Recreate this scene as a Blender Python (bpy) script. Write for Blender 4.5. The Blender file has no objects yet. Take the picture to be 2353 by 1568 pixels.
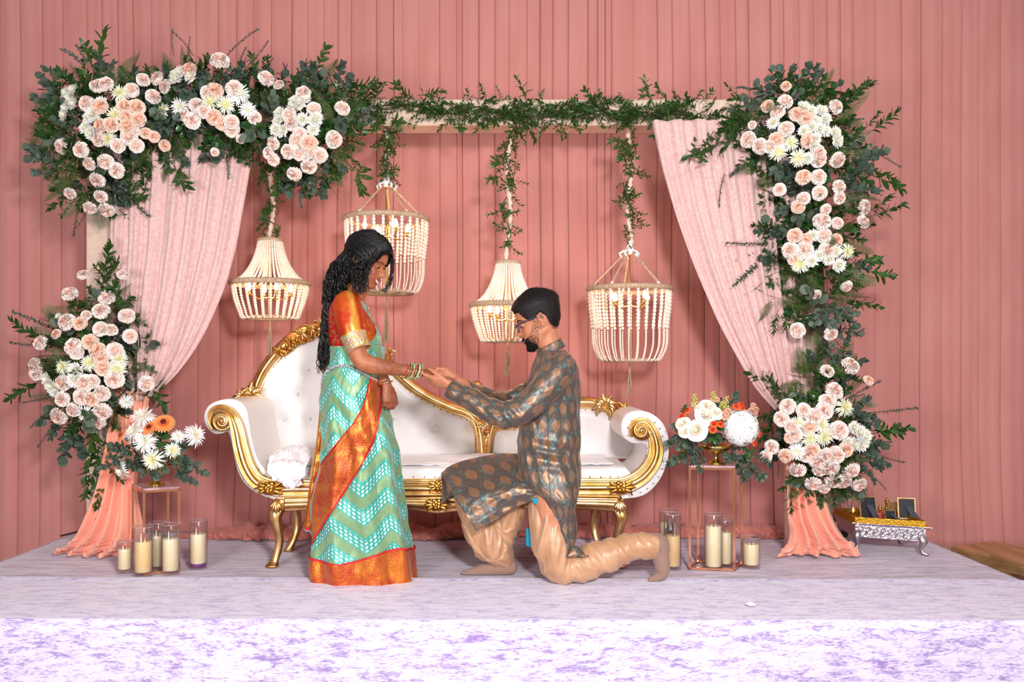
import bpy, math, random
from mathutils import Vector, Matrix, noise
PI = math.pi
R = random.Random(7)
C = bpy.context.scene.collection
SC = bpy.context.scene
F = 2000.0; CX = 1176.5; HY = 840.0; CH = 0.99     # focal length in px, principal column, horizon row, eye height above the stage

# ---------------------------------------------------------------- camera, world, lights
cam = bpy.data.cameras.new('camera'); camo = bpy.data.objects.new('camera', cam); C.objects.link(camo)
camo.location = (0, 0, CH); camo.rotation_euler = (PI/2, 0, 0)
cam.sensor_width = 36; cam.lens = 36*F/2353; cam.shift_y = (HY-784)/2353; cam.shift_x = 0
cam.clip_start = .05; cam.clip_end = 60
SC.camera = camo
w = bpy.data.worlds.new('world'); SC.world = w; w.use_nodes = True
w.node_tree.nodes['Background'].inputs[0].default_value = (1.0, .93, .92, 1)
w.node_tree.nodes['Background'].inputs[1].default_value = .36
def area(name, loc, target, size, power, col=(1, 1, 1)):
    l = bpy.data.lights.new(name, 'AREA'); l.shape = 'DISK'; l.size = size; l.energy = power; l.color = col
    o = bpy.data.objects.new(name, l); C.objects.link(o); o.location = loc
    o.rotation_euler = (Vector(target)-Vector(loc)).to_track_quat('-Z', 'Y').to_euler(); return o
area('flash_head', (.6, -.1, 1.84), (-.1, 4.6, .9), .42, 146, (1, .985, .99))
area('hall_lamp', (-1.2, 1.2, 4.2), (0, 4.6, 0), 2.2, 4, (1, .95, .93))
area('left_fill', (-1.9, -.3, .85), (-1.6, 5.0, .8), 1.1, 100, (1, .97, .96))  # added low fill, brightens the left backdrop and the stage face
area('right_fill', (2.3, -.3, .85), (2.2, 5.0, .8), 1.1, 44, (1, .97, .96))  # added low fill, mirrored to brighten the right of the backdrop
area('side_lamp', (1.9, 2.8, 3.6), (.6, 4.3, .6), .35, 12, (1, .95, .88))
SC.view_settings.view_transform = 'Standard'; SC.view_settings.look = 'None'
SC.view_settings.exposure = .0; SC.view_settings.gamma = 1; SC.view_settings.use_curve_mapping = False

# ---------------------------------------------------------------- helpers
def P(px, py, d): return Vector(((px-CX)*d/F, d, CH-(py-HY)*d/F))
def dfloor(py): return CH*F/(py-HY)
def lerp(a, b, t): return a+(b-a)*t
def sm(t): t = max(0, min(1, t)); return t*t*(3-2*t)
def spline(pts, n):                       # catmull-rom through tuples of numbers, n samples per span
    pts = [tuple(p) for p in pts]; out = []
    for i in range(len(pts)-1):
        p0 = pts[max(i-1, 0)]; p1 = pts[i]; p2 = pts[i+1]; p3 = pts[min(i+2, len(pts)-1)]
        for k in range(n):
            t = k/n
            out.append(tuple(.5*((2*b)+(c-a)*t+(2*a-5*b+4*c-d)*t*t+(3*b-a-3*c+d)*t**3) for a, b, c, d in zip(p0, p1, p2, p3)))
    out.append(pts[-1]); return out
def interp(tab, x):                       # piecewise smooth table [(x, a, b..)], returns tuple
    if x <= tab[0][0]: return tab[0][1:]
    for a, b in zip(tab, tab[1:]):
        if x <= b[0]:
            t = (x-a[0])/(b[0]-a[0]); return tuple(lerp(u, v, t) for u, v in zip(a[1:], b[1:]))
    return tab[-1][1:]
def nz(x, y=0, z=0): return noise.noise(Vector((x, y, z)))

class MB:                                 # mesh builder
    def __init__(s): s.v = []; s.f = []; s.uv = {}; s.mi = []; s.cm = 0
    def add(s, vs, fs, uvs=None):
        o = len(s.v); s.v += [Vector(v) for v in vs]
        for f in fs: s.f.append(tuple(i+o for i in f)); s.mi.append(s.cm)
        if uvs:
            for i, u in enumerate(uvs): s.uv[o+i] = u
        return s
    def box(s, c, size, rot=None, taper=1):
        c = Vector(c); x, y, z = (a/2 for a in size); vs = []
        for dz in (-1, 1):
            k = taper if dz > 0 else 1
            for dx, dy in ((-1, -1), (1, -1), (1, 1), (-1, 1)):
                v = Vector((dx*x*k, dy*y*k, dz*z)); vs.append(c+(rot @ v if rot else v))
        return s.add(vs, [(3, 2, 1, 0), (4, 5, 6, 7), (0, 1, 5, 4), (1, 2, 6, 5), (2, 3, 7, 6), (3, 0, 4, 7)])
    def grid(s, fn, nu, nv, closeu=False, uvs=True, us=1, vs_=1):
        vs = []; uv = []
        cu = nu if closeu else nu+1
        for j in range(nv+1):
            for i in range(cu):
                vs.append(fn(i/nu, j/nv)); uv.append((i/nu*us, j/nv*vs_))
        fs = []
        for j in range(nv):
            for i in range(nu):
                a = j*cu+i; b = j*cu+(i+1) % cu if closeu else j*cu+i+1
                fs.append((a, b, b+cu, a+cu))
        return s.add(vs, fs, uv if uvs else None)
    def rings(s, rings, capa=True, capb=True, uvs=None):     # closed rings of equal length
        n = len(rings[0]); vs = [p for r in rings for p in r]; fs = []
        for j in range(len(rings)-1):
            for i in range(n):
                k = (i+1) % n; fs.append((j*n+i, j*n+k, (j+1)*n+k, (j+1)*n+i))
        if capa: fs.append(tuple(reversed(range(n))))
        if capb: fs.append(tuple(range((len(rings)-1)*n, len(rings)*n)))
        uv = [(i/n, j/(len(rings)-1)) for j in range(len(rings)) for i in range(n)] if uvs else None
        return s.add(vs, fs, uv)
    def tube(s, pts, rad, seg=8, flat=1, up=None, round_=True, closed=False, uvs=None):
        pts = [Vector(p) for p in pts]; n = len(pts)
        rad = [rad]*n if isinstance(rad, (int, float)) else list(rad)
        if round_ and not closed:         # rounded ends
            for end in (0, 1):
                a, b = (pts[0], pts[1]) if end == 0 else (pts[-1], pts[-2])
                r = rad[0] if end == 0 else rad[-1]; d = (a-b).normalized()
                ex = [(a+d*r*.6, r*.75), (a+d*r, r*.08)]
                for q, rr in ex:
                    if end == 0: pts.insert(0, q); rad.insert(0, rr)
                    else: pts.append(q); rad.append(rr)
        n = len(pts); rings = []
        t0 = (pts[1]-pts[0]).normalized()
        nrm = Vector(up) if up is not None else (Vector((0, 0, 1)) if abs(t0.z) < .9 else Vector((0, 1, 0)))
        for i in range(n):
            if closed: t = pts[(i+1) % n]-pts[i-1]
            else: t = pts[min(i+1, n-1)]-pts[max(i-1, 0)]
            if t.length < 1e-9: t = t0.copy()
            t.normalize(); nrm = nrm-t*nrm.dot(t)
            if nrm.length < 1e-6: nrm = t.orthogonal()
            nrm.normalize(); b = t.cross(nrm)
            fl = flat[i] if isinstance(flat, list) else flat
            rings.append([pts[i]+(nrm*math.cos(a)*fl+b*math.sin(a))*rad[i] for a in (2*PI*k/seg for k in range(seg))])
        if closed:
            rings.append(rings[0]); return s.rings(rings, False, False, uvs)
        return s.rings(rings, True, True, uvs)
    def lathe(s, prof, c=(0, 0, 0), seg=16, cap=True):       # prof: (r, z)
        c = Vector(c)
        return s.rings([[c+Vector((r*math.cos(2*PI*k/seg), r*math.sin(2*PI*k/seg), z)) for k in range(seg)] for r, z in prof], cap, cap)
    def ball(s, c, r, seg=8, rn=5, sq=(1, 1, 1)):
        c = Vector(c); rg = []
        for j in range(rn+1):
            a = PI*(j+.0)/rn; a = max(.06, min(PI-.06, a))
            rg.append([c+Vector((r*sq[0]*math.sin(a)*math.cos(2*PI*k/seg), r*sq[1]*math.sin(a)*math.sin(2*PI*k/seg), -r*sq[2]*math.cos(a))) for k in range(seg)])
        return s.rings(rg)
    def mesh(s, name, mats, smooth=True, org=Vector((0, 0, 0))):
        me = bpy.data.meshes.new(name); me.from_pydata([v-org for v in s.v], [], s.f)
        for m in (mats if isinstance(mats, (list, tuple)) else [mats]): me.materials.append(m)
        if s.uv:
            l = me.uv_layers.new(name='UVMap'); data = [0.0]*(2*len(me.loops)); k = 0
            for f in s.f:
                for i in f:
                    u = s.uv.get(i, (0, 0)); data[2*k] = u[0]; data[2*k+1] = u[1]; k += 1
            l.data.foreach_set('uv', data)
        if any(s.mi): me.polygons.foreach_set('material_index', s.mi)
        if smooth: me.polygons.foreach_set('use_smooth', [True]*len(me.polygons))
        me.update(); return me

def wloc(o):
    l = Vector((0, 0, 0))
    while o is not None: l += o.location; o = o.parent
    return l
def tag(o, label=None, cat=None, group=None, kind=None):
    if label: o['label'] = label
    if cat: o['category'] = cat
    if group: o['group'] = group
    if kind: o['kind'] = kind
    return o
def thing(name, loc, label, cat, group=None):
    o = bpy.data.objects.new(name, None); C.objects.link(o); o.location = loc; o.empty_display_size = .05
    return tag(o, label, cat, group)
def part(name, mb, m, parent=None, label=None, smooth=True, kind=None, mods=None, angle=None):
    org = wloc(parent) if parent else Vector((0, 0, 0))
    me = mb.mesh(name, m, smooth, org)
    if angle is not None: me.set_sharp_from_angle(angle=math.radians(angle))
    o = bpy.data.objects.new(name, me); C.objects.link(o); o.parent = parent
    if label: o['label'] = label
    if kind: o['kind'] = kind
    return o
def solo(name, mb, m, label, cat, group=None, smooth=True, kind=None, angle=None, loc=None):
    if loc is None:
        n = len(mb.v); c = sum(mb.v, Vector())/n; c.z = min(v.z for v in mb.v); loc = c
    me = mb.mesh(name, m, smooth, Vector(loc))
    if angle is not None: me.set_sharp_from_angle(angle=math.radians(angle))
    o = bpy.data.objects.new(name, me); C.objects.link(o); o.location = loc
    return tag(o, label, cat, group, kind)
def inst(name, me, parent, wl, rot=None, sc=1):
    o = bpy.data.objects.new(name, me); C.objects.link(o); o.parent = parent
    o.location = Vector(wl)-(wloc(parent) if parent else Vector((0, 0, 0)))
    if rot is not None: o.rotation_euler = rot.to_euler() if hasattr(rot, 'to_euler') else rot
    o.scale = (sc, sc, sc) if isinstance(sc, (int, float)) else sc
    return o
def aim(d, roll=0):                        # rotation that takes local +Z to d
    return (Vector(d).to_track_quat('Z', 'Y').to_matrix() @ Matrix.Rotation(roll, 3, 'Z'))

# ---------------------------------------------------------------- material language
class S:
    def __init__(s, nt, o): s.nt = nt; s.o = o
    def m(s, op, b=None, c=None, clamp=False):
        n = s.nt.nodes.new('ShaderNodeMath'); n.operation = op; n.use_clamp = clamp
        for i, v in enumerate((s, b, c)):
            if v is None: continue
            if isinstance(v, S): s.nt.links.new(v.o, n.inputs[i])
            else: n.inputs[i].default_value = v
        return S(s.nt, n.outputs[0])
    def __add__(s, b): return s.m('ADD', b)
    def __sub__(s, b): return s.m('SUBTRACT', b)
    def __mul__(s, b): return s.m('MULTIPLY', b)
    def __truediv__(s, b): return s.m('DIVIDE', b)
    __radd__ = __add__; __rmul__ = __mul__
    def __rsub__(s, b): return (s*-1)+b
    def fr(s): return s.m('FRACT')
    def fl(s): return s.m('FLOOR')
    def ab(s): return s.m('ABSOLUTE')
    def sin(s): return s.m('SINE')
    def gt(s, b): return s.m('GREATER_THAN', b)
    def lt(s, b): return s.m('LESS_THAN', b)
    def mn(s, b): return s.m('MINIMUM', b)
    def mx(s, b): return s.m('MAXIMUM', b)
    def step(s, a, b):                    # smooth map a..b -> 0..1
        n = s.nt.nodes.new('ShaderNodeMapRange'); n.interpolation_type = 'SMOOTHSTEP'
        s.nt.links.new(s.o, n.inputs[0]); n.inputs[1].default_value = a; n.inputs[2].default_value = b
        return S(s.nt, n.outputs[0])
    def tri(s): return ((s.fr()-.5).ab())*2   # 1..0..1
def xyz(nt, out):
    n = nt.nodes.new('ShaderNodeSeparateXYZ'); nt.links.new(out, n.inputs[0]); return [S(nt, n.outputs[i]) for i in range(3)]
def coords(nt, kind='Object'):
    n = nt.nodes.get('tc') or nt.nodes.new('ShaderNodeTexCoord'); n.name = 'tc'; return n.outputs[kind]
def comb(nt, x, y, z=0):
    n = nt.nodes.new('ShaderNodeCombineXYZ')
    for i, v in enumerate((x, y, z)):
        if isinstance(v, S): nt.links.new(v.o, n.inputs[i])
        else: n.inputs[i].default_value = v
    return n.outputs[0]
def noi(nt, vec, scale, detail=3, rough=.55, dist=0, sc=None, kind='Object'):
    if vec is None: vec = coords(nt, kind)
    if sc:
        mp = nt.nodes.new('ShaderNodeMapping'); mp.inputs['Scale'].default_value = sc; nt.links.new(vec, mp.inputs[0]); vec = mp.outputs[0]
    n = nt.nodes.new('ShaderNodeTexNoise'); nt.links.new(vec, n.inputs['Vector'])
    n.inputs['Scale'].default_value = scale; n.inputs['Detail'].default_value = detail; n.inputs['Roughness'].default_value = rough; n.inputs['Distortion'].default_value = dist
    return S(nt, n.outputs[0])
def voro(nt, vec, scale, feat='F1', out=0, rnd=1):
    if vec is None: vec = coords(nt)
    n = nt.nodes.new('ShaderNodeTexVoronoi'); nt.links.new(vec, n.inputs['Vector']); n.inputs['Scale'].default_value = scale; n.feature = feat
    n.inputs['Randomness'].default_value = rnd
    return S(nt, n.outputs[out])
def mixc(nt, f, a, b):
    n = nt.nodes.new('ShaderNodeMix'); n.data_type = 'RGBA'
    if isinstance(f, S): nt.links.new(f.o, n.inputs[0])
    else: n.inputs[0].default_value = f
    for i, v in ((6, a), (7, b)):
        if isinstance(v, (tuple, list)): n.inputs[i].default_value = (*v[:3], 1)
        else: nt.links.new(v, n.inputs[i])
    return n.outputs[2]
def bump(nt, bs, h, strength=.3, dist=.01):
    n = nt.nodes.new('ShaderNodeBump'); nt.links.new(h.o, n.inputs['Height']); n.inputs['Strength'].default_value = strength; n.inputs['Distance'].default_value = dist
    nt.links.new(n.outputs[0], bs.inputs['Normal'])
def lin(r, g, b): return tuple(((c/255)/12.92 if c/255 <= .04045 else ((c/255+.055)/1.055)**2.4) for c in (r, g, b))
def mat(name, col, rough=.6, metal=0, fn=None, sheen=0, spec=.5, coat=0, trans=0, sss=0, emit=None, es=1):
    m = bpy.data.materials.new(name); m.use_nodes = True; nt = m.node_tree; b = nt.nodes['Principled BSDF']
    b.inputs['Base Color'].default_value = (*col, 1); b.inputs['Roughness'].default_value = rough; b.inputs['Metallic'].default_value = metal
    b.inputs['Sheen Weight'].default_value = sheen; b.inputs['Specular IOR Level'].default_value = spec; b.inputs['Coat Weight'].default_value = coat
    b.inputs['Transmission Weight'].default_value = trans
    if sss: b.inputs['Subsurface Weight'].default_value = sss; b.inputs['Subsurface Scale'].default_value = .01
    if emit: b.inputs['Emission Color'].default_value = (*emit, 1); b.inputs['Emission Strength'].default_value = es
    if fn: fn(nt, b)
    return m
def setc(nt, b, out): nt.links.new(out, b.inputs['Base Color'])
def mottled(a, b_, scale, lo=.35, hi=.65, bs=0, sc=None, detail=4, bscale=None):
    def fn(nt, b):
        n = noi(nt, None, scale, detail, sc=sc); setc(nt, b, mixc(nt, n.step(lo, hi), a, b_))
        if bs: bump(nt, b, noi(nt, None, bscale or scale*4, 3), bs, .004)
    return fn

M = {}
def weave(a, b_, s=6):
    def fn(nt, b):
        n = noi(nt, None, s, 3, sc=(1, 1, .25)); setc(nt, b, mixc(nt, n.step(.3, .7), a, b_)); bump(nt, b, noi(nt, None, 900, 1), .12, .002)
    return fn
M['curtain'] = mat('curtain', lin(226, 150, 142), .85, fn=weave(lin(198, 130, 123), lin(204, 139, 132)), sheen=.25, spec=.15)
M['puddle'] = mat('puddle', lin(214, 128, 116), .85, fn=weave(lin(204, 122, 110), lin(212, 134, 122)), sheen=.2, spec=.15)
M['chiffon'] = mat('chiffon', lin(250, 172, 146), .8, fn=weave(lin(246, 164, 138), lin(252, 178, 152)), sheen=.3, spec=.2)
def velvet(a, b_, s, sc=None, lo=.38, hi=.62):
    def fn(nt, b):
        n = noi(nt, None, s, 5, .65, .6, sc=sc); n2 = noi(nt, None, s*5, 3, .6, .3, sc=sc)
        f = (n*.6+n2*.4).step(lo, hi); setc(nt, b, mixc(nt, f, a, b_)); bump(nt, b, n2+n, .35, .006)  # highlights and shade of the crushed pile mixed into the colour
        nt.links.new((f*-.18+.62).o, b.inputs['Roughness'])
    return fn
M['swag'] = mat('swag', (.8, .6, .6), .55, fn=velvet(lin(214, 170, 165), lin(234, 196, 191), 60), sheen=.5, spec=.35)
M['stage_front'] = mat('stage_front', (.6, .5, .7), .6, fn=velvet(lin(152, 126, 188), lin(222, 213, 240), 30, (.34, 1.2, 1.2), .36, .55), sheen=.5, spec=.35)
M['stage_rear'] = mat('stage_rear', (.6, .5, .7), .6, fn=velvet(lin(124, 88, 128), lin(204, 184, 214), 26, (.16, 1.3, 1)), sheen=.5, spec=.3)
M['wall'] = mat('wall', lin(180, 150, 140), .9, fn=mottled(lin(178, 150, 140), lin(186, 158, 146), 3))
M['floor'] = mat('floor', lin(120, 100, 95), .7, fn=mottled(lin(110, 92, 86), lin(130, 108, 100), 5))
M['arch'] = mat('arch', lin(222, 192, 172), .6, fn=mottled(lin(222, 192, 172), lin(228, 200, 180), 30, bs=.06))
M['gold'] = mat('gold', lin(226, 176, 92), .3, 1, fn=mottled(lin(218, 168, 98), lin(242, 204, 146), 14, bs=.05, bscale=60))
M['gold_dark'] = mat('gold_dark', lin(190, 128, 52), .32, 1, fn=mottled(lin(176, 118, 48), lin(226, 170, 88), 40, bs=.15, bscale=90))
M['brass'] = mat('brass', lin(226, 196, 110), .16, 1)
M['copper'] = mat('copper', lin(214, 150, 116), .22, 1)
M['silver'] = mat('silver', lin(205, 200, 205), .28, 1, fn=lambda nt, b: bump(nt, b, voro(nt, None, 70), .5, .004))
M['silver_plain'] = mat('silver_plain', lin(210, 206, 210), .3, 1)
M['leather'] = mat('leather', lin(244, 240, 240), .42, spec=.4, fn=lambda nt, b: bump(nt, b, noi(nt, None, 160, 2), .06, .002))
M['linen'] = mat('linen', lin(246, 242, 248), .8, sheen=.3, fn=lambda nt, b: bump(nt, b, noi(nt, None, 60, 2), .1, .003))
M['crystal'] = mat('crystal', (.9, .9, .95), .08, .6)
M['stud'] = mat('stud', lin(168, 140, 112), .3, 1)
M['bead'] = mat('bead', lin(252, 238, 226), .45, spec=.5, fn=mottled(lin(250, 232, 218), lin(255, 244, 236), 40))
M['jute'] = mat('jute', lin(196, 164, 134), .9, fn=lambda nt, b: (setc(nt, b, mixc(nt, noi(nt, None, 160, 2, sc=(1, 1, .2)).step(.3, .7), lin(170, 138, 108), lin(208, 178, 150))), bump(nt, b, noi(nt, None, 240, 2), .5, .003)))
M['wrap'] = mat('wrap', lin(236, 208, 190), .9, fn=lambda nt, b: bump(nt, b, noi(nt, None, 60, 3), .5, .006))
M['white_plastic'] = mat('white_plastic', lin(244, 240, 240), .4)
M['bulb'] = mat('bulb', (1, .8, .5), .4, emit=(1, .72, .36), es=14)
M['flame'] = mat('flame', (1, .6, .2), .4, emit=(1, .42, .06), es=4)
M['wax'] = mat('wax', lin(250, 234, 190), .45, sss=.2, fn=mottled(lin(246, 228, 182), lin(252, 238, 200), 14))
M['wax_warm'] = mat('wax_warm', lin(252, 214, 150), .45, sss=.2, fn=mottled(lin(250, 208, 144), lin(252, 222, 164), 14))
M['purple'] = mat('purple', lin(120, 50, 130), .4)
M['black'] = mat('black', lin(28, 28, 34), .6, fn=lambda nt, b: bump(nt, b, noi(nt, None, 300, 2), .2, .002))
M['charcoal'] = mat('charcoal', lin(70, 74, 88), .7)
M['marble'] = mat('marble', lin(190, 150, 158), .12, fn=mottled(lin(170, 128, 138), lin(214, 178, 184), 12))
M['tray'] = mat('tray', lin(186, 138, 36), .42, .7, fn=lambda nt, b: bump(nt, b, voro(nt, None, 110), .5, .004))
M['red'] = mat('red', lin(170, 40, 50), .5)
def wood(nt, b):
    n = noi(nt, None, 14, 5, .6, .4, sc=(1, .12, 1)); setc(nt, b, mixc(nt, n.step(.3, .7), lin(168, 128, 84), lin(214, 174, 122))); bump(nt, b, n, .2, .004)
M['gold_wood'] = mat('gold_wood', lin(180, 140, 84), .38, .55, fn=wood)
def glassmat():
    m = bpy.data.materials.new('glass'); m.use_nodes = True; nt = m.node_tree; nt.nodes.remove(nt.nodes['Principled BSDF'])
    t = nt.nodes.new('ShaderNodeBsdfTransparent'); t.inputs[0].default_value = (.985, .98, .985, 1)
    g = nt.nodes.new('ShaderNodeBsdfGlossy'); g.inputs['Roughness'].default_value = .03
    lw = nt.nodes.new('ShaderNodeLayerWeight'); lw.inputs[0].default_value = .25
    mx = nt.nodes.new('ShaderNodeMixShader'); nt.links.new((S(nt, lw.outputs[1])*.5+.02).o, mx.inputs[0])
    nt.links.new(t.outputs[0], mx.inputs[1]); nt.links.new(g.outputs[0], mx.inputs[2]); nt.links.new(mx.outputs[0], nt.nodes['Material Output'].inputs[0]); return m
M['glass'] = glassmat()
# ================================================================ SETTING
FZ = -.46
m = MB(); m.box((0, 3, FZ-.05), (14, 9, .1)); tag(part('floor', m, M['floor']), kind='structure')
m = MB(); m.box((0, 6.6, 1.6), (14, .1, 4.2)); tag(part('wall_back', m, M['wall']), kind='structure')
SX0, SX1, SY0, SY1 = -2.58, 2.345, 3.36, 5.8
m = MB(); m.box(((SX0+SX1)/2, (SY0+SY1)/2, (FZ-.03)/2), (SX1-SX0-.04, SY1-SY0-.04, -FZ-.03))
st = part('stage_platform', m, M['wall']); tag(st, 'low stage platform under lavender velvet cloths', 'stage', kind='structure')
SEAM = 3.98
def clothz(x, y, k):
    return .0035*nz(x*1.4+k, y*7, k)+.002*nz(x*3, y*22, 3+k)
def front_cloth(u, v):
    x = lerp(SX0-.03, SX1+.03, u)
    yf = SY0+.012*(.5-u)*2+.004*nz(x*3, 1)
    if v < .25:                                     # hanging front face
        t = v/.25; z = lerp(FZ+.005, -.02, t); return Vector((x, yf-.012+.006*nz(x*2.2, z*2)-.004*math.sin(x*9)*(1-t), z))
    if v < .3:
        t = (v-.25)/.05; return Vector((x, yf-.012+.02*math.sin(t*PI/2), -.02+.02*math.sin(t*PI/2)+clothz(x, yf, 0)*t))
    t = (v-.3)/.7; y = lerp(yf+.008, SEAM+.03-.03*(u-.5)*2+.008*nz(x*2, 9), t)
    side = min(1, (u)*60, (1-u)*60)
    return Vector((x, y, clothz(x, y, 0)+.001-.012*(1-side)+(.004+.013*sm((t-.95)/.04)*(1+.4*nz(x*3, 4)) if t < .995 else 0)))
m = MB(); m.grid(front_cloth, 240, 60)
fc = solo('velvet_cloth', m, M['stage_front'], 'lavender crushed velvet cloth over the front strip of the stage, hanging down its face', 'cloth', loc=(0, SY0, 0))
md = fc.modifiers.new('s', 'SOLIDIFY'); md.thickness = .002; md.offset = -1
def rear_cloth(u, v):
    x = lerp(SX0-.02, SX1+.02, u); y = lerp(SEAM-.06, SY1-.02, v)
    side = min(1, u*60, (1-u)*60)
    return Vector((x, y, clothz(x, y, 5)-.002-.01*(1-side)))
m = MB(); m.grid(rear_cloth, 200, 60)
solo('velvet_cloth', m, M['stage_rear'], 'mauve grey velvet cloth covering the rear of the stage under the sofa', 'cloth', loc=(0, SY1, 0))
# side skirts of the stage
m = MB()
for xs, sg in ((SX0-.02, -1), (SX1+.02, 1)):
    m.grid(lambda u, v: Vector((xs+sg*(.004+.012*v*math.sin(u*60)), lerp(SY0, SY1, u), lerp(-.01, FZ+.01, v))), 80, 4)
sk = solo('stage_skirt', m, M['stage_front'], 'pale velvet skirt hanging down the sides of the stage', 'cloth')

# ---- pleated backdrop curtains
LINES = list(range(-760, -140, 52))+[-140, -95, -50, 0, 45, 95, 142, 197, 233, 270, 305, 348, 392, 452, 503, 545, 583, 623, 670, 706, 742, 775, 807, 865, 905, 925, 963, 1010, 1050, 1062, 1100, 1137, 1170, 1210, 1240, 1270, 1305, 1350, 1372, 1390, 1405, 1455, 1510, 1545, 1585, 1620, 1655, 1690, 1720, 1770, 1800, 1835, 1868, 1900, 1930, 1960, 2010, 2070, 2115, 2165, 2210, 2250, 2300, 2353, 2400, 2450, 2500]+list(range(2556, 3100, 54))
BD = 5.18
lx = [(l-CX)*BD/F for l in LINES]
names = ['pink sheer backdrop curtain at the far left edge of the stage', 'pink pleated backdrop curtain behind the upper left flowers and left post', 'pink pleated backdrop curtain behind the left swag and tiered chandelier',
 'pink pleated backdrop curtain behind the standing woman in the sari', 'pink pleated backdrop curtain between the woman and the kneeling man', 'pink pleated backdrop curtain behind the kneeling man',
 'pink pleated backdrop curtain behind the right bucket chandelier', 'pink pleated backdrop curtain behind the right swag and candles', 'pink pleated backdrop curtain behind the upper right flowers', 'pink pleated backdrop curtain behind the silver table', 'pink backdrop curtain at the far right edge beside the gold pallet']
per = 6; k = 0; EX = 12
for pi in range(len(names)):
    a = pi*per+(EX if pi else 0); b = min(EX+pi*per+per, len(lx)-1)
    if a >= len(lx)-1: break
    if pi == len(names)-1: b = len(lx)-1
    cols = []
    for i in range(a, b):
        w_ = lx[i+1]-lx[i]; amp = .003+.007*R.random()+w_*.022; sk_ = R.uniform(-.3, .3); ph = R.random()*6
        ts = [0, .012, .03, .07, .15, .27, .4, .5, .6, .73, .85, .93, .97, .988]
        if i == b-1: ts.append(1)
        dark = .002+.016*R.random()**1.5
        for t in ts:
            e = min(t, 1-t)*w_
            off = -amp*(math.sin(PI*min(1, max(0, t)))**.6)*(1+sk_*(t-.5)) - .004*math.sin(ph+t*9)*math.sin(PI*t)+dark*math.exp(-(e/.0022)**2)
            cols.append((lx[i]+t*w_, off))
    rows = 26; vs = []; fs = []; nc = len(cols)
    for j in range(rows+1):
        v = j/rows
        for (x, off) in cols:
            onst = SX0+.0 < x < SX1-.0
            zb = .004 if onst else FZ+.01
            z = lerp(3.55, zb, v); lo = max(0, (v-.75)/.25)
            xx = x+.010*nz(x*1.3, z*.9)*(1+lo)+(.02*lo*math.sin(x*5))*1 ; flare = lo*lo*.03
            vs.append(Vector((xx, BD+off*(1+.1*lo)*(.85+.3*nz(x*2, z*.8))+.015*nz(x*.8, z*.7, 3)-flare*.6, z)))
    for j in range(rows):
        for i in range(nc-1):
            q = j*nc+i; fs.append((q, q+nc, q+nc+1, q+1))
    m = MB(); m.add(vs, fs)
    solo('backdrop_curtain', m, M['curtain'], names[pi], 'curtain', 'pink pleated backdrop curtains')
# pooled hem of the backdrop on the stage
def hem(px0, px1, yb, r, seed, label):
    x0 = (px0-CX)*yb/F; x1 = (px1-CX)*yb/F
    def fn(u, v):
        x = lerp(x0, x1, u); a = PI*v; tap = sm(min(u, 1-u)*8)
        rr = r*(.65+.55*nz(x*5+seed, v*2))*(.25+.75*tap)
        fold = .5*abs(nz(x*13+v*3, v*3+seed))+.35*abs(nz(x*30, v*8, seed))
        rr *= .7+fold*1.3
        return Vector((x+.02*nz(x*9, v*5), yb-.02-math.cos(a)*-1*0-rr*1.3*math.cos(a)*1.0, .004+rr*math.sin(a)*.8))
    m = MB(); m.grid(fn, int((px1-px0)*.45), 16)
    return solo('pooled_fabric', m, M['puddle'], label, 'fabric', angle=None)
hem(420, 1190, 5.02, .125, 1, 'crumpled rose pink backdrop fabric pooled on the stage behind the left half of the sofa')
hem(1180, 1840, 5.06, .11, 4, 'crumpled rose pink backdrop fabric pooled on the stage behind the kneeling man and right candles')

# ---- arch frame
AD = 4.56
def ax(px): return (px-CX)*AD/F
def az(py): return CH-(py-HY)*AD/F
ar = thing('arch_frame', (ax(1030), AD+.08, 0), 'beige painted rectangular arch frame holding the flowers and chandeliers', 'arch')
m = MB(); m.box((ax(1045), AD+.08, az(258)), (ax(1893)-ax(197), .16, .137)); o = part('beam', m, M['arch'], ar, smooth=False)
o.modifiers.new('b', 'BEVEL').width = .006
for a, b in ((197, 268), (1824, 1893)):
    m = MB(); m.box(((ax(a)+ax(b))/2, AD+.08, az(289)/2), (ax(b)-ax(a), .158, az(289))); o = part('post', m, M['arch'], ar, smooth=False)
    o.modifiers.new('b', 'BEVEL').width = .006

# ---- swag drapes
def swag(name_label, La, Rb, d0, folds, mt, nrow=60, ncol=110, seed=0, depth=.03, dfn=None, cat='drape', name='swag_drape'):
    L = spline(La, 12); Rr = spline(Rb, 12)
    def at(c, v):
        k = v*(len(c)-1); i = min(int(k), len(c)-2); t = k-i
        return lerp(c[i][0], c[i+1][0], t), lerp(c[i][1], c[i+1][1], t)
    def fn(u, v):
        a = at(L, v); b = at(Rr, v); w_ = abs(b[0]-a[0])+1
        uu = u+.035*nz(u*4+seed, v*1.2)
        px = lerp(a[0], b[0], uu); py = lerp(a[1], b[1], uu)
        f = math.sin(uu*folds*2*PI+2*nz(u*2, v*1.5, seed))
        f2 = math.sin(uu*folds*5.3*PI+v*2+seed)
        d = (dfn(v) if dfn else d0) - depth*(.6*(abs(f)**.6)*(1 if f > 0 else -.6)+.22*f2+.6*math.sin(PI*u)) + .012*nz(u*7, v*9, seed)
        # horizontal fold creases from packing
        d += .004*math.exp(-((v*3.1+.02*math.sin(u*6)) % 1-.5)**2/.0006)
        p = P(px, py, 4.5); return Vector((p.x, d, p.z))
    m = MB(); m.grid(fn, ncol, nrow)
    o = solo(name, m, mt, name_label, cat); md = o.modifiers.new('s', 'SOLIDIFY'); md.thickness = .002
    return o
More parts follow.
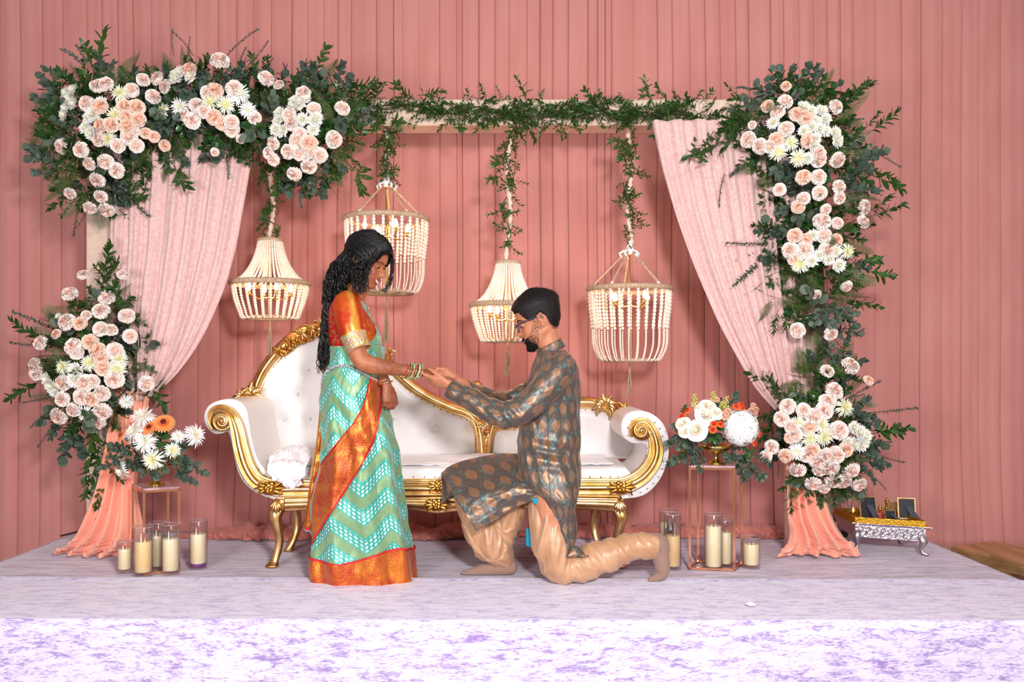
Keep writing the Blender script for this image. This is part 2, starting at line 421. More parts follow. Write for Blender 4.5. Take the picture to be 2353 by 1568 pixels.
swag('pale pink crushed velvet swag draped from the beam to the left post',
     [(262, 262), (266, 420), (268, 560), (262, 700), (272, 820), (300, 890), (330, 925)],
     [(598, 262), (585, 370), (560, 520), (530, 650), (480, 770), (420, 860), (362, 912)], 4.46, 7, M['swag'], seed=1, dfn=lambda v: 4.44-.02*v)
swag('pale pink crushed velvet swag draped from the beam to the right post',
     [(1493, 285), (1515, 400), (1555, 540), (1610, 680), (1665, 790), (1725, 890), (1790, 962)],
     [(1836, 285), (1834, 420), (1834, 560), (1832, 680), (1834, 790), (1832, 890), (1826, 950)], 4.46, 7, M['swag'], seed=5, dfn=lambda v: 4.44-.02*v)
# peach chiffon legs, pooled at the foot
def leg_cloth(Lp, Rp, seed, label):
    L = spline(Lp, 10); Rr = spline(Rp, 10); n = len(L)-1
    def fn(u, v):
        k = v*n; i = min(int(k), n-1); t = k-i
        a = [lerp(x, y, t) for x, y in zip(L[i], L[i+1])]; b = [lerp(x, y, t) for x, y in zip(Rr[i], Rr[i+1])]
        px, py, d = (lerp(x, y, u) for x, y in zip(a, b))
        p = P(px, py, d); lo = sm((v-.55)/.45)
        fold = math.sin(u*9*PI+2.5*nz(u*3, v*2, seed)+seed)
        p.y -= (.022+.03*sm(v*1.2)*math.sin(PI*u))*(.4+.6*fold)+.03*lo*nz(u*5, v*9, seed)
        p.z = max(p.z+lo*(.028*abs(nz(u*6, v*14, seed+2))*1.6+.012*abs(nz(u*16, v*25, seed))), .006+.02*(1-abs(2*u-1))*lo*(1-sm((v-.9)/.1)))
        return p
    m = MB(); m.grid(fn, 90, 90); o = solo('chiffon_drape', m, M['chiffon'], label, 'drape'); o.modifiers.new('s', 'SOLIDIFY').thickness = .002
leg_cloth([(262, 900, 4.42), (250, 1000, 4.4), (228, 1110, 4.38), (200, 1185, 4.38), (175, 1235, 4.42), (150, 1258, 4.46), (128, 1274, 4.52)],
          [(345, 900, 4.4), (330, 1000, 4.4), (315, 1110, 4.42), (325, 1190, 4.42), (335, 1230, 4.42), (330, 1264, 4.44), (290, 1284, 4.455)], 1, 'peach chiffon drape pooled at the foot of the left post')
leg_cloth([(1800, 930, 4.4), (1802, 1020, 4.4), (1805, 1110, 4.38), (1808, 1185, 4.38), (1814, 1225, 4.42), (1805, 1258, 4.45), (1778, 1280, 4.48)],
          [(1872, 930, 4.4), (1882, 1020, 4.4), (1890, 1110, 4.4), (1905, 1170, 4.42), (1930, 1225, 4.42), (1962, 1258, 4.45), (1978, 1280, 4.48)], 7, 'peach chiffon drape pooled at the foot of the right post')
# ================================================================ SOFA
SF, SB = 4.26, 4.76
sofa = thing('throne_sofa', (P(1020, 1309, SF).x, 4.47, 0), 'ornate gold framed sofa in tufted white leather behind the couple', 'sofa')
PROF = [(-1, 0), (-1, .5), (-.93, .72), (-.8, .78), (-.68, .62), (-.6, .5), (-.5, .7), (-.3, .98), (-.1, 1.08), (.1, 1.02), (.25, .82), (.34, .62), (.42, .6), (.52, .76), (.64, .78), (.74, .6), (.82, .58), (.93, .66), (1, .45), (1, 0)]
def moulding(m, pts, d, depth=.035, n=8, prof=PROF, back=.03):
    c = spline(pts, n); q = [P(a, b, d) for a, b, w_ in c]; rg = []
    for i, (a, b, w_) in enumerate(c):
        t = (q[min(i+1, len(q)-1)]-q[max(i-1, 0)]); t.y = 0; t.normalize(); s = Vector((-t.z, 0, t.x)); hw = w_*d/F/2
        rr = [q[i]+s*(x*hw)+Vector((0, -y*depth*min(1, w_/26), 0)) for x, y in prof]
        rr += [q[i]+s*hw+Vector((0, back, 0)), q[i]-s*hw+Vector((0, back, 0))]
        rg.append(rr)
    m.rings(rg)
    return q
G = M['gold']; GD = M['gold_dark']
m = MB()
moulding(m, [(490, 988, 6), (482, 965, 10), (490, 943, 14), (512, 938, 17), (534, 952, 22), (547, 985, 32), (556, 1030, 36), (571, 1076, 38), (596, 1108, 38), (640, 1121, 39), (700, 1121, 39), (900, 1120, 39), (1100, 1119, 39), (1300, 1118, 39), (1390, 1118, 39), (1430, 1116, 39), (1470, 1098, 38), (1497, 1068, 36), (1507, 1035, 34), (1500, 998, 27), (1484, 972, 20), (1464, 970, 16), (1450, 984, 12), (1452, 1004, 8)], SF)
part('front_moulding', m, G, sofa)
def scroll(cx, cy, r, dirn, d):
    m = MB(); pts = []; rad = []
    for i in range(46):
        t = i/45; a = dirn*(t*2*PI*2.1)+.6; rr = r*(1-t*.93)
        pts.append(P(cx+rr*math.cos(a), cy+rr*math.sin(a), d-.012-.022*t)); rad.append(.0085*(1-t*.35))
    m.tube(pts, rad, 8); m.ball(P(cx, cy, d-.035), .013, 12, 8)
    m.lathe([(0.001, 0), (r*d/F, 0), (r*d/F, .02), (0.001, .02)], (0, 0, 0), 24)
    n = 96                                  # turn the disc to face -y
    for i in range(len(m.v)-n, len(m.v)):
        v = m.v[i]; m.v[i] = P(cx, cy, d)+Vector((v.x, -v.z, v.y))
    part('scroll', m, G, sofa)
scroll(509, 968, 22, 1, SF-.004); scroll(1474, 990, 22, -1, SF-.004)
# apron under the rail
m = MB(); prof2 = [(-1, 0), (-1, .4), (-.8, .55), (-.6, .5), (-.4, .7), (0, .95), (.3, .8), (.5, .5), (.7, .6), (.9, .6), (1, .4), (1, 0)]
moulding(m, [(655, 1160, 32), (700, 1158, 30), (800, 1156, 27), (900, 1156, 28), (960, 1158, 34), (1005, 1160, 40), (1050, 1158, 34), (1110, 1156, 28), (1250, 1155, 27), (1350, 1157, 29), (1420, 1160, 34)], SF+.005, .03, prof=prof2)
part('apron', m, G, sofa)
# seat body behind the rail, side and back rails
zr = P(0, 1144, SF).z
m = MB(); xl = P(625, 0, SF).x; xr = P(1425, 0, SF).x
m.box(((xl+xr)/2, (SF+SB)/2+.02, zr+.02), (xr-xl, SB-SF, .075)); o = part('seat_base', m, G, sofa, smooth=False)
# legs
def cab(pts, d, name='leg'):
    m = MB(); c = spline(pts, 6); rg = []
    for i, (a, b, w_, dd) in enumerate(c):
        p = P(a, b, d); hw = w_*d/F/2; p.y += dd; n = 12
        rg.append([p+Vector((math.copysign(abs(math.cos(t))**.7, math.cos(t))*hw, math.copysign(abs(math.sin(t))**.7, math.sin(t))*hw*.95, 0)) for t in (2*PI*k/n for k in range(n))])
    m.rings(rg); return part(name, m, G, sofa)
def foot_leaf(l, px, py, d, s, flip):
    m = MB()
    for k in range(5):
        a = lerp(-.9, .9, k/4); b = P(px, py, d)
        tip = b+Vector((math.sin(a)*.035*s, -.012, -.065*s*(1-.3*abs(a)))); mid = (b+tip)/2+Vector((math.sin(a)*.012, -.016, 0))
        m.tube([b, mid, tip], [.010*s, .012*s, .003], 6, flat=.6)
    part('leaf_carving', m, G, l)
l = cab([(648, 1148, 46, .03), (640, 1166, 42, .02), (634, 1186, 30, 0), (637, 1210, 23, .0), (641, 1240, 20, .01), (637, 1268, 19, .01), (630, 1290, 21, 0), (627, 1298, 30, -.01), (627, 1303, 26, -.01)], SF+.01); foot_leaf(l, 636, 1150, SF-.015, 1, 1)
l = cab([(1412, 1148, 46, .03), (1420, 1166, 42, .02), (1427, 1186, 30, 0), (1424, 1210, 23, .0), (1418, 1240, 20, .01), (1416, 1268, 19, .01), (1420, 1290, 21, 0), (1424, 1298, 30, -.01), (1424, 1303, 26, -.01)], SF+.01); foot_leaf(l, 1424, 1150, SF-.015, 1, 1)
cab([(672, 1135, 28, 0), (674, 1160, 24, .01), (680, 1190, 20, .02), (680, 1220, 18, .02), (670, 1250, 18, .0), (664, 1262, 22, 0), (664, 1267, 20, 0)], 4.63)
cab([(1382, 1130, 28, 0), (1378, 1160, 24, .01), (1368, 1190, 20, .02), (1366, 1220, 18, .02), (1374, 1250, 18, .0), (1376, 1262, 22, 0), (1376, 1267, 20, 0)], 4.63)
# arms: leather bodies extruded in depth
def arm(outline, label=None, roll=None):
    c = spline(outline+[outline[0]], 5)[:-1]
    m = MB(); rg = []
    for k, (dd, sc) in enumerate(((0, .93), (.008, .985), (.03, 1), (.12, 1), (.3, 1), (.5, 1), (.52, .96))):
        cxm = sum(a for a, b in c)/len(c); cym = sum(b for a, b in c)/len(c)
        r = []
        for (a, b) in c:
            p = P(a, b, SF+.012)
            q = P(cxm, cym, SF+.012); 
            if sc < 1:
                # pull in slightly along outline normal approx
                p = q+(p-q)*(1-(1-sc)*.25)
            r.append(Vector((p.x, p.y+dd, p.z)))
        rg.append(r)
    m.rings(rg); return part('arm', m, M['leather'], sofa)
arm([(524, 990), (508, 996), (490, 996), (474, 980), (468, 955), (478, 933), (500, 921), (528, 917), (552, 924), (566, 942), (572, 975), (578, 1010), (590, 1052), (615, 1086), (650, 1100), (650, 1146), (612, 1144), (572, 1122), (548, 1088), (537, 1044), (530, 1008)])
arm([(1430, 1148), (1478, 1140), (1512, 1110), (1533, 1066), (1538, 1020), (1527, 978), (1500, 952), (1468, 944), (1440, 952), (1428, 975), (1432, 1002), (1452, 1018), (1478, 1018), (1488, 1030), (1482, 1062), (1456, 1090), (1420, 1100), (1420, 1125)])
# studs
def studs(pts, d, step=17, name='stud_row'):
    c = spline(pts, 20); m = MB(); acc = 0; last = c[0]
    for p in c[1:]:
        acc += math.hypot(p[0]-last[0], p[1]-last[1]); last = p
        if acc > step: acc = 0; m.ball(P(p[0], p[1], d), .0034, 6, 4)
    return part(name, m, M['stud'], sofa, kind='stuff')
studs([(548, 962), (566, 1000), (578, 1050), (602, 1086), (640, 1098), (900, 1097), (1150, 1096), (1420, 1096), (1452, 1086), (1480, 1058), (1488, 1025), (1482, 1010)], SF-.004)
studs([(528, 1000), (536, 1044), (547, 1088), (572, 1122), (612, 1142), (640, 1147)], SF-.004); studs([(1436, 1142), (1480, 1128), (1512, 1098), (1524, 1060), (1525, 1015), (1512, 978), (1485, 962), (1460, 962), (1444, 978), (1443, 1002)], SF-.004, 18)
# back frame
BF = 4.78
backL = [(582, 925, 22), (590, 898, 26), (610, 852, 28), (648, 804, 32), (690, 772, 34), (740, 757, 34), (795, 768, 32), (845, 797, 28), (905, 850, 27), (945, 887, 26), (990, 916, 24), (1040, 938, 24), (1078, 952, 25), (1098, 975, 27), (1106, 1010, 27), (1108, 1042, 30)]
backR = [(1112, 1042, 24), (1120, 1010, 22), (1138, 982, 22), (1165, 978, 22), (1200, 972, 23), (1240, 958, 24), (1290, 936, 26), (1335, 926, 27), (1375, 930, 26), (1415, 948, 24)]
PR3 = [(-1, 0), (-1, .5), (-.8, .75), (-.4, 1.05), (0, 1.15), (.3, 1), (.5, .7), (.6, .5), (.75, .6), (.9, .5), (1, .3), (1, 0)]
PR3 = [(-x, y) for x, y in reversed(PR3)]
m = MB(); moulding(m, backL, BF, .04, prof=PR3, back=.06); part('back_frame', m, G, sofa)
m = MB(); moulding(m, backR, BF, .035, prof=PR3, back=.06); part('back_frame', m, G, sofa)
BTN = [(707, 852), (683, 907), (710, 963), (760, 905), (790, 850), (790, 963), (850, 905), (905, 963), (1000, 985), (655, 965)]
def panel(path, x0, x1, pyb, btn):
    c = spline(path, 10)
    tab = sorted([(a, b) for a, b, w_ in c if True]); 
    def top(px):
        return interp(tab, px)[0]
    def fn(u, v):
        px = lerp(x0, x1, u); t = top(px)+4; py = lerp(t, pyb, v); p = P(px, py, BF+.02)
        e = min(u*(x1-x0), (1-u)*(x1-x0), v*(pyb-t)*1.2+6)/40
        p.y -= .045*sm(min(1, e)**.6)
        for bx, by in btn:
            r2 = ((px-bx)**2+(py-by)**2); p.y += .022*math.exp(-r2/120)+.006*math.exp(-r2/900)
        # faint tuft creases between buttons
        for (ax_, ay), (bx, by) in ((btn[0], btn[1]), (btn[1], btn[2]), (btn[1], (610, 935)), (btn[0], (735, 790))) if len(btn) > 2 else ():
            dx, dy = bx-ax_, by-ay; L = math.hypot(dx, dy); s_ = ((px-ax_)*dx+(py-ay)*dy)/L; 
            if 0 < s_ < L: p.y += .0035*math.exp(-(((px-ax_)*dy-(py-ay)*dx)/L)**2/18)
        return p
    m = MB(); m.grid(fn, 150, 90); return part('back_cushion', m, M['leather'], sofa)
panel([p for p in backL if p[0] < 1095], 584, 1092, 1052, BTN)
panel([p for p in backR if p[0] > 1125]+[(1480, 958, 20)], 1128, 1475, 1052, [(1250, 1010)])
# rear of the back (closes it from behind)
m = MB(); c = spline(backL[1:13]+backR[3:], 6); top_ = [P(a, b, BF+.055) for a, b, w_ in c]
rg = []
m.add([v for t in top_ for v in (t, Vector((t.x, t.y, zr)), Vector((t.x, t.y+.02, zr)), Vector((t.x, t.y+.02, t.z)))], [(4*i+a, 4*i+4+a, 4*i+4+(a+1) % 4, 4*i+(a+1) % 4) for i in range(len(top_)-1) for a in range(4)])
part('back_shell', m, M['leather'], sofa)
studs([(a, b+w_*.62) for a, b, w_ in backL[1:13]], BF-.022, 15); studs([(a, b+w_*.62) for a, b, w_ in backR[3:]], BF-.02, 16)
studs([(1088, 968), (1092, 1000), (1090, 1036)], BF-.02, 13)
for bx, by in BTN:
    m = MB(); m.ball(P(bx, by, BF-.018), .0105, 10, 6, (1, .6, 1)); part('crystal_button', m, M['crystal'], sofa)
# seat cushion
zs = P(0, 1072, SF).z
def rbox(m, x0, x1, y0, y1, z0, z1, r, nx=40, ny=14, top=None):
    def fn(u, v):
        # superellipse in cross-section along v, x along u
        a = 2*PI*v; cc = math.cos(a); ss = math.sin(a)
        e = .35; y = (y0+y1)/2+(y1-y0)/2*math.copysign(abs(cc)**e, cc); z = (z0+z1)/2+(z1-z0)/2*math.copysign(abs(ss)**e, ss)
        s_ = min(1, (min(u, 1-u)*(x1-x0)/r)); s_ = max(.02, s_)**.4
        y = (y0+y1)/2+(y-(y0+y1)/2)*(.94+.06*s_); z = z0+(z-z0)*1 if s_ > .99 else (z0+z1)/2+(z-(z0+z1)/2)*s_
        return Vector((lerp(x0, x1, u), y, z))
    m.grid(fn, nx, 48)
m = MB(); rbox(m, P(612, 0, SF).x, P(1452, 0, SF).x, SF+.0, SB+.0, zr+.06, zs, .03, 60); part('seat_cushion', m, M['leather'], sofa)
# carved ornaments
def acanthus(cx, cy, d, s, ang, n=7, spread=2.2, name='leaf_carving', mt=None, berries=0, parent=None):
    m = MB(); c = P(cx, cy, d)
    for k in range(n):
        a = ang+lerp(-spread/2, spread/2, k/(n-1)); L = s*(1-.35*abs(k/(n-1)-.5)*2)*(.85+.3*R.random())
        dx, dz = math.cos(a), math.sin(a); cu = (k/(n-1)-.5)*2
        pts = []; rad = []
        for i in range(6):
            t = i/5; b = a+cu*1.1*t*t
            pts.append(c+Vector((math.cos(b)*L*t, -.012-.03*math.sin(PI*t*.8)-.01*(t > .9), math.sin(b)*L*t))); rad.append(s*(.09+.15*math.sin(PI*min(1, t*1.0))))
        m.tube(pts, rad, 7, flat=.45, up=(0, -1, 0))
        for sd in (-1, 1):                    # side lobes
            q = pts[3]; b = a+sd*.9
            m.tube([q, q+Vector((math.cos(b)*L*.2, -.008, math.sin(b)*L*.2)), q+Vector((math.cos(b+sd*.6)*L*.32, .0, math.sin(b+sd*.6)*L*.32))], [s*.06, s*.07, s*.02], 5, flat=.5, up=(0, -1, 0))
    for k in range(berries):
        a = R.random()*6.28; r = s*.3*R.random()
        m.ball(c+Vector((r*math.cos(a), -.035, r*math.sin(a))), s*.085, 7, 5)
    m.ball(c+Vector((0, -.03, 0)), s*.12, 8, 6)
    return part(name, m, mt or G, parent or sofa)
def rosette(cx, cy, d, s):
    m = MB(); c = P(cx, cy, d)
    for ring, (n, r, dy) in enumerate(((6, .42, -.012), (5, .25, -.02))):
        for k in range(n):
            a = 2*PI*k/n+ring*.5; q = c+Vector((math.cos(a)*s*r, dy, math.sin(a)*s*r)); m.ball(q, s*.24, 8, 6, (1, .5, 1))
    m.ball(c+Vector((0, -.03, 0)), s*.16, 8, 6)
    for sd in (-1, 1):
        for k in range(3):
            a = (0 if sd > 0 else PI)+lerp(-.5, .5, k/2); b2 = a+(k-1)*.9; e = c+Vector((math.cos(a)*s*1.0, -.014, math.sin(a)*s*.8)); m.tube([c, c+Vector((math.cos(a)*s*.6, -.02, math.sin(a)*s*.5)), e, e+Vector((math.cos(b2)*s*.3, 0, math.sin(b2)*s*.3))], [s*.12, s*.19, s*.15, s*.04], 7, flat=.5, up=(0, -1, 0))
    return part('flower_carving', m, GD, sofa)
rosette(620, 1122, SF-.035, .055); rosette(1427, 1120, SF-.035, .055); rosette(1010, 1117, SF-.035, .05); rosette(1004, 1160, SF-.03, .052)
acanthus(582, 918, BF-.04, .085, 1.9, 8, 2.8); acanthus(566, 915, BF-.05, .07, 2.6, 6, 2.0)
acanthus(1388, 938, BF-.04, .085, 1.4, 8, 2.6); acanthus(1425, 946, BF-.05, .06, .7, 6, 1.8, mt=GD)
m = MB()                                      # grape cluster carving on the top rail
for k in range(46):
    t = R.random(); a, b, w_ = backL[3] if t < .35 else backL[4]; a = lerp(655, 728, t); b = lerp(808, 762, t**.7)+R.uniform(-13, 13)
    m.ball(P(a, b, BF-.045-.01*R.random()), .0085+.004*R.random(), 7, 5)
part('grape_carving', m, GD, sofa)
for a, b, g in ((668, 790, .9), (690, 772, .7), (712, 760, .5), (735, 748, .5), (755, 752, 0), (640, 815, 1.2)): acanthus(a, b, BF-.035, .05, g, 5, 1.6, mt=G if b < 790 else GD)
for a, b, g in ((884, 825, -1.2), (870, 812, 1), (893, 812, .8)): acanthus(a, b, BF-.03, .045, g, 4, 1.6)
# centre splat with open scrollwork
m = MB()
for sg in (-1, 1):
    for (x0, y0, r, t0, t1) in ((8, 985, 12, 0, 5), (7, 1008, 9, 2, 7), (5, 1026, 7, 1, 6)):
        m.tube([P(1110+sg*(x0+r*(1-k/14)*math.cos(t0+(t1-t0)*k/14)), y0+r*(1-k/14)*math.sin(t0+(t1-t0)*k/14), BF-.035) for k in range(13)], [.007-.0003*k for k in range(13)], 6)
m.tube([P(1078, 955, BF-.03), P(1092, 975, BF-.04), P(1098, 1005, BF-.035), P(1100, 1040, BF-.03)], [.012, .012, .010, .012], 8); m.tube([P(1150, 968, BF-.03), P(1132, 980, BF-.04), P(1126, 1005, BF-.035), P(1122, 1040, BF-.03)], [.012, .012, .010, .012], 8)
part('centre_splat', m, G, sofa); acanthus(1110, 968, BF-.04, .06, -1.2, 6, 2)
m = MB(); m.ball(P(1094, 893, BF), 18*BF/F, 20, 14); part('ball_finial', m, G, sofa)
m = MB(); m.tube([P(1110, 960, BF), P(1114, 930, BF), P(1112, 905, BF-.01), P(1100, 885, BF+.02)], [.02, .018, .022, .008], 10, flat=.5); m.tube([P(1095, 955, BF), P(1098, 930, BF), P(1094, 912, BF)], [.014, .010, .012], 8); part('finial_leaf', m, G, sofa)
# ---- cloth and pillow on the seat
def sheet(u, v):
    px = lerp(640, 1410, u); x = P(px, 0, SF).x; y = lerp(SF+.03, SB-.01, v)
    z = zs+.006+.012*abs(nz(x*3, y*14))+.010*abs(nz(x*7+3, y*22))+.006*nz(x*20, y*30)
    e = min(1, min(u, 1-u)*25, v*12, (1-v)*12)
    return Vector((x+.02*nz(y*7, x), y+(.03*nz(x*4, 2) if v < .1 else 0), z*1-(1-e)*.004+.012*sm(1-v*6)*nz(x*5, 7)))
m = MB(); m.grid(sheet, 200, 50); o = solo('seat_cloth', m, M['linen'], 'rumpled white cloth spread along the sofa seat', 'cloth', loc=(0, SF, zs)); o.modifiers.new('s', 'SOLIDIFY').thickness = .004
def fallen(u, v):                             # bunched sheet spilling over the rail left of the woman
    px = lerp(618, 712, u); 
    if v < .55:
        t = v/.55; y = lerp(SF+.28, SF-.035, t); z = zs+.04+.05*math.sin(PI*min(1, t*1.1))*(.6+.4*math.sin(PI*u))-.02*t; 
    else:
        t = (v-.55)/.45; y = SF-.035-.03*math.sin(PI*t)-.01; z = lerp(zs+.02, P(0, 1122-22*abs(u-.65), SF-.05).z, t)
    x = P(px, 0, SF).x*(1-.0*v)
    if v >= .55: x = lerp(x, P(lerp(640, 700, u), 0, SF).x, (v-.55)/.45)
    return Vector((x+.02*nz(v*6, u*3), y+.022*nz(u*6, v*5), z+.02*nz(u*7+5, v*6)+.012*nz(u*17, v*12)))
m = MB(); m.grid(fallen, 60, 60); o = solo('bunched_sheet', m, M['linen'], 'bunched white sheet spilling over the gold rail at the left of the seat', 'cloth'); o.modifiers.new('s', 'SOLIDIFY').thickness = .004
# ================================================================ CHANDELIERS
CD = 4.64
def mesh_of(fn, name, mt, smooth=True):
    m = MB(); fn(m); return m.mesh(name, mt, smooth)
_bead = MB(); _bead.ball((0, 0, 0), 1, 6, 4)
def strand_mesh(prof, r0, r1=None, step=None, name='bead_strand'):
    # prof: (radius, z) curve; beads follow it in the x-z plane
    c = spline(prof, 10); L = [0]
    for a, b in zip(c, c[1:]): L.append(L[-1]+math.hypot(a[0]-b[0], a[1]-b[1]))
    m = MB(); s = 0
    while s < L[-1]:
        t = s/L[-1]; r = lerp(r0, r1 or r0, t) if step is None else (r0 if t < step else r1)
        i = max(k for k in range(len(L)) if L[k] <= s); i = min(i, len(c)-2)
        f = (s-L[i])/max(1e-9, L[i+1]-L[i]); x = lerp(c[i][0], c[i+1][0], f); z = lerp(c[i][1], c[i+1][1], f)
        m.add([v*r+Vector((x, 0, z)) for v in _bead.v], _bead.f); s += r*1.9
    return m.mesh(name, M['bead'])
def ring(m, c, R_, r, seg=40):
    m.tube([Vector(c)+Vector((R_*math.cos(2*PI*k/seg), R_*math.sin(2*PI*k/seg), 0)) for k in range(seg)], r, 8, flat=1.3, closed=True)
def chandelier(cxp, kind, ys, label, vine_px):
    zc = lambda py: CH-(py-HY)*CD/F
    x = (cxp-CX)*CD/F; q = CD/F
    th = thing('bead_chandelier', (x, CD, zc(ys['bottom'])), label, 'chandelier', 'wooden bead chandeliers hanging from the arch')
    o = Vector((x, CD, 0)); Rm = ys['R']*q; rb = ys['rb']*q
    zr_ = zc(ys['ring']); zb = zc(ys['bottom'])
    m = MB(); ring(m, (x, CD, zr_), Rm, .011); part('rope_ring', m, M['jute'], th)
    base = o+Vector((0, 0, 0))
    h = zr_-zb
    sm_ = strand_mesh([(Rm-.006, -.012), (Rm-.010, -h*.25), (Rm-.022, -h*.5), (Rm*.80 if kind == 'A' else Rm*.88, -h*.78), (rb*1.12, -h*.96), (rb*.96, -h*.995)], .0100 if kind == 'B' else .0088, .0054, .52 if kind == 'B' else None)
    n = 28
    for k in range(n): inst('bead_strand', sm_, th, (x, CD, zr_), (0, 0, 2*PI*(k+.3)/n))
    m = MB(); ring(m, (x, CD, zb+.004), rb*.92, .008, 30); ring(m, (x, CD, zb+.008), rb*.5, .005, 20)
    part('lower_ring', m, M['jute'], th)
    if kind == 'A':
        zt = zc(ys['top']); rt = ys['rt']*q
        m = MB(); ring(m, (x, CD, zt), rt, .008, 28); m.lathe([(rt*.98, -.003), (rt*.98, .003)], (x, CD, zt+.002), 20); part('upper_ring', m, M['jute'], th)
        H = zt-zr_
        s2 = strand_mesh([(rt, -.008), (rt+.10*(Rm-rt), -H*.3), (rt+.30*(Rm-rt), -H*.6), (rt+.6*(Rm-rt), -H*.85), (Rm-.012, -H+.006)], .0056, .0068)
        for k in range(38): inst('bead_strand', s2, th, (x, CD, zt), (0, 0, 2*PI*k/38))
        ztop = zt
    else:
        zt = zc(ys['top'])
        for k in range(5):
            a = 2*PI*k/5+.35; m = MB(); e = Vector((x+Rm*.97*math.cos(a), CD+Rm*.97*math.sin(a), zr_+.008)); s = Vector((x+.02*math.cos(a), CD+.02*math.sin(a), zt))
            m.tube([s, e], .0055, 6); part('hanging_rope', m, M['jute'], th)
            m = MB(); m.tube([e, e+(s-e)*.07], .0075, 6); m.tube([s+Vector((.01*math.cos(a), 0, .006)), s+Vector((.035*math.cos(a), .03*math.sin(a), -.006)), s+(e-s)*.13], .007, 6); part('cord_knot', m, M['white_plastic'], th)
        m = MB(); m.ball((x, CD, zt+.006), .026, 12, 8, (1, 1, .8)); m.lathe([(.018, 0), (.013, .04)], (x, CD, zt+.015), 10); part('hanging_hub', m, M['white_plastic'], th)
        ztop = zt+.05
    # inner fixture: stem, arms and candle bulbs
    zi = zr_-.035 if kind == 'A' else zr_-.05
    m = MB(); m.tube([(x, CD, ztop), (x, CD, zb+.01)], .005, 6); part('stem', m, M['brass'], th)
    for k in range(4):
        a = 2*PI*k/4+.55; e = Vector((x+Rm*.55*math.cos(a), CD+Rm*.55*math.sin(a), zi-.02)); m = MB()
        m.tube([(x, CD, zi-.04), (x+Rm*.3*math.cos(a), CD+Rm*.3*math.sin(a), zi-.05), e], .004, 6); m.lathe([(.009, -.012), (.009, .012)], e, 8); ao = part('lamp_arm', m, M['brass'], th)
        m = MB(); m.lathe([(.004, 0), (.011, .008), (.013, .02), (.008, .035), (.002, .047)], e+Vector((0, 0, .012)), 10); part('bulb', m, M['bulb'], ao)
    l = bpy.data.lights.new('bulb_glow', 'POINT'); l.energy = 2.6 if kind == 'A' else 2.0; l.color = (1, .62, .30); l.shadow_soft_size = .03
    lo = bpy.data.objects.new('bulb_glow', l); C.objects.link(lo); lo.parent = th; lo.location = Vector((x, CD, zi-.01))-th.location
    # tassel
    m = MB(); y0 = zb; y1 = zc(ys['tassel'])
    for k in range(22):
        a = R.random()*6.28; r = .003+.008*R.random(); b = R.random()*6.28; r2 = .006+.012*R.random()
        m.tube([(x+.002*math.cos(a), CD+.002*math.sin(a), y0), (x+r*.5*math.cos(a), CD+r*.5*math.sin(a), lerp(y0, y1, .25)), (x+r*math.cos(a)+.004*math.sin(b), CD+r*math.sin(a), lerp(y0, y1, .6)), (x+r2*math.cos(a)-.004, CD+r2*math.sin(a), y1+.02*R.random())], .0018, 4)
    part('tassel', m, M['jute'], th)
    # wrapped cable up to the beam
    m = MB(); zt2 = az(289); n = 60; pts = []; rad = []
    for k in range(n+1):
        t = k/n; pts.append((x+.010*math.sin(t*9+cxp)+(vine_px-cxp)*q*(t), CD-.0, lerp(ztop-.004, zt2, t))); rad.append(.0125+.0035*math.sin(k*1.9)+.002*nz(k*.7, cxp))
    m.tube(pts, rad, 8); part('wrapped_cable', m, M['wrap'], th)
    return th
chandelier(621, 'A', dict(ring=652, bottom=733, top=553, R=88, rt=27, rb=58, tassel=818), 'tiered bead chandelier between the left swag and the woman, leftmost of the four', 628)
chandelier(888, 'B', dict(ring=505, bottom=674, top=424, R=96, rb=66, tassel=790), 'bucket shaped bead chandelier partly hidden behind the standing woman', 892)
chandelier(1167, 'A', dict(ring=702, bottom=785, top=604, R=86, rt=27, rb=56, tassel=864), 'tiered bead chandelier partly hidden behind the kneeling man', 1171)
chandelier(1447, 'B', dict(ring=665, bottom=830, top=579, R=96, rb=64, tassel=912), 'bucket shaped bead chandelier hanging right of the kneeling man, beside the right swag', 1447)

# ================================================================ CANDLES
def candle(px, pb, pt, pw, rpx, label, warm=False, purple=False, side='left'):
    d = dfloor(pb); r = rpx*d/F; c = P(px, pb, d); c.y += r; c.z = .004; H = (pb-pt)*d/F-.0; hw = (pb-pw)*d/F
    th = thing('glass_candle', c, label, 'candle', 'pillar candles in glass cylinders at the %s stand' % side)
    m = MB(); m.lathe([(.001, .0), (r*.97, .0), (r, .004), (r, H-.002), (r-.0012, H), (r-.0025, H-.002), (r-.0025, .012), (.001, .010)], c, 32, cap=True)
    part('glass_cylinder', m, M['glass'], th)
    m = MB(); rim = [c+Vector((r*math.cos(a), r*math.sin(a), H-.001)) for a in (2*PI*k/32 for k in range(32))]; m.tube(rim, .0016, 6, closed=True); part('glass_rim', m, M['crystal_glass'], th)
    z0 = .012+(.012 if purple else .004); rw = r*.84
    m = MB(); m.lathe([(rw*.97, z0), (rw, z0+.004), (rw, hw-.004), (rw*.96, hw), (rw*.5, hw-.003), (.002, hw-.004)], c, 28); w_ = part('wax_pillar', m, M['wax_warm' if warm else 'wax'], th)
    m = MB(); m.tube([c+Vector((0, 0, hw-.005)), c+Vector((.001, 0, hw+.005)), c+Vector((.003, 0, hw+.009))], .0011, 5); part('wick', m, M['black'], w_)
    if purple:
        m = MB(); m.lathe([(rw*1.02, .010), (rw*1.02, z0)], c, 28); part('base_disc', m, M['purple'], th, 'purple base disc')
M['crystal_glass'] = mat('crystal_glass', lin(230, 226, 232), .08, spec=.9, trans=.7)
candle(279, 1321, 1249, 1266, 18, 'shortest glass candle, leftmost of the left group')
candle(355, 1314, 1206, 1236, 20, 'tall glass candle at the back of the left group, behind the one with cream wax')
